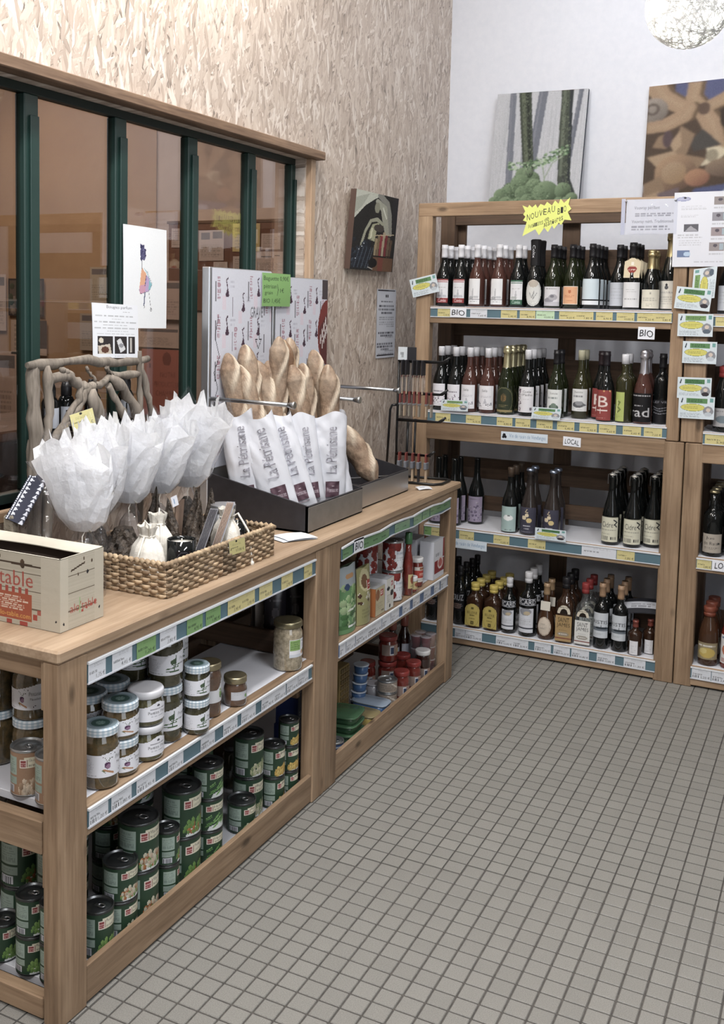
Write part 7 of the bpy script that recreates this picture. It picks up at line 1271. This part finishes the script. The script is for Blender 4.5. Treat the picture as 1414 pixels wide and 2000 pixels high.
def star_back(m): m.poly([(4.0*x, .03, 3.0*(1-y)) for x, y in st][::-1], 'paper', H('#cfd868'))
o = MB().grid(sheet((0, 0, 0), (4.0, 0, 0), (0, 0, 3.0)), im.a, 'paper', False); star_back(o); tag(o.build('star_sign', None, (-14.0, 38.82, 34.75)), 'bright yellow star-shaped card with handwriting on the top rail of the rack', 'sign')
# clear sleeve with printed sheet, poster, producer cards
im = Img(100, 70, H('#d0d2da')); im.text('Vouvray pétillant', .16, .2, .66, .32, H('#6a6a78')).lines(.18, .38, .95, .52, 2, H('#6a6a78'), .7, 3, .6, .1).text('Vouvray méth. Traditionnelle', .12, .6, .97, .72, H('#6a6a78')).lines(.12, .76, .9, .92, 2, H('#6a6a78'), .7, 5, .6, .1)
o = thing('plastic_sleeve', 'clear punched sleeve with a printed sheet pinned to the top rail at right', 'sign', (-6.15, 38.78, 34.75)); MB().grid(sheet((.35, .02, .08), (3.75, 0, 0), (.02, 0, 2.6)), im.a, 'paper').build('sheet', o); q = MB().surf(lambda u, v: (4.15*u, -.05 - .07*math.sin(PI*u)*math.sin(PI*v), 2.75*v), 14, 8, 'sleeve'); q.poly([(0, -.03, 0), (.3, -.03, 0), (.3, -.03, 2.75), (0, -.03, 2.75)], 'paper', H('#b9bdd0')); q.build('sleeve', o)
for x, z in ((.35, 2.5), (4.0, 2.5)): MB().lathe([(.07, 0), (.1, .05), (.04, .1)], 'steel', 8, (x, -.12, z)).build('drawing_pin', o)
im = Img(110, 140, H('#d2d5df')); im.ring(.13, .09, .1, .03, .5, H('#8f94b8')).ell(.13, .09, .08, .02, H('#a9adc8')).ell(.15, .075, .02, .012, INK)
for x, y, c in ((.55, .07, '#8d8585'), (.53, .28, '#8b8a93'), (.52, .48, '#95898d'), (.5, .68, '#8f8789')): im.rect(x, y, x + .2, y + .11, H(c)).rect(x + .14, y + .01, x + .19, y + .1, H('#9aa9b5')).ell(x + .08, y + .04, .03, .02, H('#55505a')); im.lines(x + .22, y, 1, y + .1, 3, INK, .25, 3); im.lines(x, y + .13, x + .2, y + .17, 1, INK, .3)
im.rect(.15, .43, .35, .53, H('#5a5a62')).poly([(.16, .52), (.24, .45), (.34, .52)], H('#9a9aa2')).rect(.06, .78, .24, .87, H('#64769a')).ell(.2, .83, .05, .03, H('#a9c0d8')); im.lines(.1, .18, .45, .24, 3, INK, .25, 5).lines(.06, .56, .44, .62, 2, INK, .35, 6).lines(.1, .3, .36, .34, 2, INK, .25, 7).lines(.08, .64, .4, .72, 3, INK, .25, 9).lines(.3, .92, .8, .95, 1, INK, .3)
stuck('poster', 'large white poster with small photos pinned where the two racks meet', 'poster', (-2.2, 38.76, 32.3), (5.2, 0, .05), (-.07, 0, 5.55), im.a, 'paper', .05)
def prod_card(k, W_=74, H_=46):
    im = Img(W_, H_, H('#cfdbe2')); im.rect(.22, .08, .8, .3, [H('#5d8a58'), H('#7ba062'), H('#4f7d50')][k % 3]).lines(.26, .12, .76, .26, 2, H('#2f4a34'), .7, k).ell(.4, .5, .34, .17, H('#6d7a40')).ell(.4, .5, .33, .155, H('#cfc95e')).lines(.16, .43, .64, .57, 2, H('#6a6a34'), .8, k).poly([(.06, .3), (.1, .08), (.13, .1), (.1, .3)], H('#3a4650')).ell(.83, .64, .14, .22, H('#8d8f96')).ell(.83, .58, .06, .09, H('#cfc0b4')).ell(.83, .78, .11, .1, [H('#b9c3cc'), H('#5d6a78'), H('#3f3a40')][k % 3]).lines(.06, .72, .66, .94, 4, H('#7a8794'), .6, k + 3); im.rect(.86, .06, .96, .24, H('#6fa3a0')); return im
CARDS = [('tilted producer card on the left post of the rack', (-23.2, 29.65), (2.36, .56), (-.4, 1.5), 0), ('producer card turned sideways at the top of the right posts', (.95, 30.0), (.1, 2.35), (-1.65, -.23), 1), ('producer card second from the top on the right posts', (-1.9, 29.2), (2.55, -.23), (.16, 1.65), 2), ('producer card third from the top on the right posts', (-1.56, 27.08), (2.52, .02), (0, 1.7), 1), ('producer card fourth from the top on the right posts', (-1.12, 25.06), (2.44, 0), (0, 1.66), 0), ('producer card second lowest on the right posts, partly covered', (-1.36, 22.38), (2.44, .03), (0, 1.6), 2), ('lowest producer card on the right posts, on top of another', (-1.2, 20.86), (2.58, .02), (0, 1.7), 0), ('producer card on the second shelf rail below the first bottles', (-20.33, 20.2), (2.38, .03), (0, .92), 1), ('producer card in the middle of the second shelf rail', (-12.55, 20.05), (2.35, -.03), (.1, .95), 0), ('producer card on the third shelf rail before the clear bottles', (-11.85, 10.2), (2.53, .0), (0, .93), 2)]
for k, (d, (x, z), du, dv, t) in enumerate(CARDS): stuck('producer_card', 'small green and white ' + d, 'card', (x, 38.68 - .035*(k in (2, 6)) - .12*(k > 6), z), (du[0], 0, du[1]), (dv[0], 0, dv[1]), prod_card(t).a, 'laminated', 0, 'producer cards on the racks')
# ---------------------------------------------------------------- the office behind the glass
YO = WY - 1.05
def pinned(name, label, cat, x0, x1, z0, z1, img, y=YO - .12, group=None, tilt_=0.0):
    return stuck(name, label, cat, (x0, y, z0), (x1-x0, 0, tilt_), (-tilt_*.7, 0, z1-z0), img, 'paper', .0, group)
o = thing('pinboard', 'brown pinboard on the far office wall behind the window', 'pinboard', (-50, YO - .05, 33.2)); MB().box((-8.0, -.15, -5.2), (8.0, .3, 4.4), 'pinboard').build('board', o); MB().box((-8.2, -.25, 4.3), (8.2, .3, 4.6), 'slat_x').build('frame_rail', o)
def sheet_img(c, seed, pics=()):
    im = Img(34, 40, H(c)); im.lines(.1, .45 if pics else .1, .9, .9, 7, INK, .35, seed)
    for a in pics: im.rect(*a, H('#6d6a6a'))
    return im.a
PO = YO - .26
for k, (x0, x1, z0, z1, c, pics, d) in enumerate([(-49.6, -46.2, 34.4, 37.4, '#c9bb7c', (), 'yellow sheet at the top right of the office pinboard'), (-46.0, -43.7, 34.6, 36.3, '#c0b4aa', (), 'small pale sheet at the right end of the pinboard'), (-53.9, -50.7, 33.4, 36.7, '#bdb2a8', ((.08, .08, .45, .3), (.55, .06, .95, .28)), 'sheet with two photos on the pinboard'), (-46.9, -42.6, 32.0, 34.4, '#c6bab0', ((.2, .2, .5, .26), (.6, .15, .75, .2)), 'wide pale sheet low on the pinboard'), (-49.5, -47.0, 31.8, 33.9, '#bfb4aa', (), 'pale sheet below the yellow one'), (-56.4, -54.4, 31.5, 34.6, '#bbb0a6', (), 'narrow pale sheet left on the pinboard'), (-57.6, -55.9, 34.9, 37.0, '#b9aea6', (), 'small sheet at the left end of the pinboard'), (-52.0, -50.2, 32.2, 33.3, '#c2b7ad', (), 'little note under the photo sheet')]):
    pinned('pinned_paper', d, 'paper', x0, x1, z0, z1, sheet_img(c, k + 1, pics), PO, 'papers pinned in the office', .04*(k % 3 - 1))
im = Img(50, 40, H('#3a3634')).rect(.05, .06, .5, .94, H('#5d5650')).speck(.05, .2, .95, .9, 30, [H('#7a3a3c'), H('#4a5a48'), H('#8d857a')], .06).rect(.55, .06, .95, .94, H('#6a655c'), .6)
pinned('calendar', 'dark framed calendar photo on the office wall by the first window bar', 'calendar', -81.6, -75.9, 26.8, 31.3, im.a, YO - .5); im2 = Img(40, 36, H('#b5a695')); im2.lines(.1, .1, .9, .9, 6, INK, .4).rect(.5, 0, 1, .8, H('#4d4640')); pinned('calendar', 'calendar sheet below the dark framed photo in the office', 'calendar', -81.2, -75.5, 22.1, 26.3, im2.a, YO - .5)
for k, (x0, x1, z0, z1, c, d) in enumerate([(-68.9, -66.0, 28.4, 32.7, '#a8a08a', 'printed sheet on the ochre office wall'), (-70.4, -67.0, 23.0, 27.3, '#a39a8a', 'lower printed sheet on the ochre office wall'), (-62.2, -55.9, 23.7, 25.9, '#b9a99c', 'wide note above the red poster in the office'), (-59.9, -55.9, 26.9, 31.2, '#b5a59a', 'sheet with a table right of the drawing'), (-83.9, -80.3, 12.1, 22.4, '#b5a294', 'long year planner at the left edge of the window'), (-84.5, -82.0, 24.9, 31.8, '#bdb0a4', 'pale sheet at the left edge of the window')]):
    pinned('wall_paper', d, 'paper', x0, x1, z0, z1, sheet_img(c, k + 20, ((.1, .05, .9, .2),)), YO - .5, 'papers pinned in the office')
im = Img(50, 60, H('#a8685a')); im.ell(.6, .14, .1, .1, H('#7d4a40')).text('NOTRE', .45, .34, .8, .42, H('#7a443a')).text('PRODUCTEUR', .3, .48, .92, .56, H('#7a443a')).text('CHAMPION', .34, .62, .9, .7, H('#7a443a')); im.ell(.2, .25, .03, .04, H('#7a443a'))
pinned('office_poster', 'red-brown poster low on the office wall behind the driftwood frame', 'poster', -61.4, -55.6, 16.0, 23.5, im.a, YO - .5)
dk_ = thing('office_cabinet', 'dark cabinet behind the glass at the lower left', 'cabinet', (-34.0, 2.0, 0)); MB().box((-3.5, -9, 0), (3.2, 9, 21.0), 'dark_plastic', ch=.15).build('body', dk_); MB().box((-3.6, -9.1, 21.0), (3.3, 9.1, 21.6), 'slat_y', ch=.1).build('cabinet_top', dk_)
for nm, loc, e in (('office_fill', (-52, 20, 58), 34), ('office_fill_back', (-75, 30, 58), 28)):  # unseen area lights added to brighten the room behind the glass
    l = bpy.data.lights.new(nm, 'AREA'); l.shape = 'RECTANGLE'; l.size = 10*U; l.size_y = 20*U; l.energy = e; l.color = (1.0, .93, .86); lo = bpy.data.objects.new(nm, l); COL.objects.link(lo); lo.location = [c*U for c in loc]
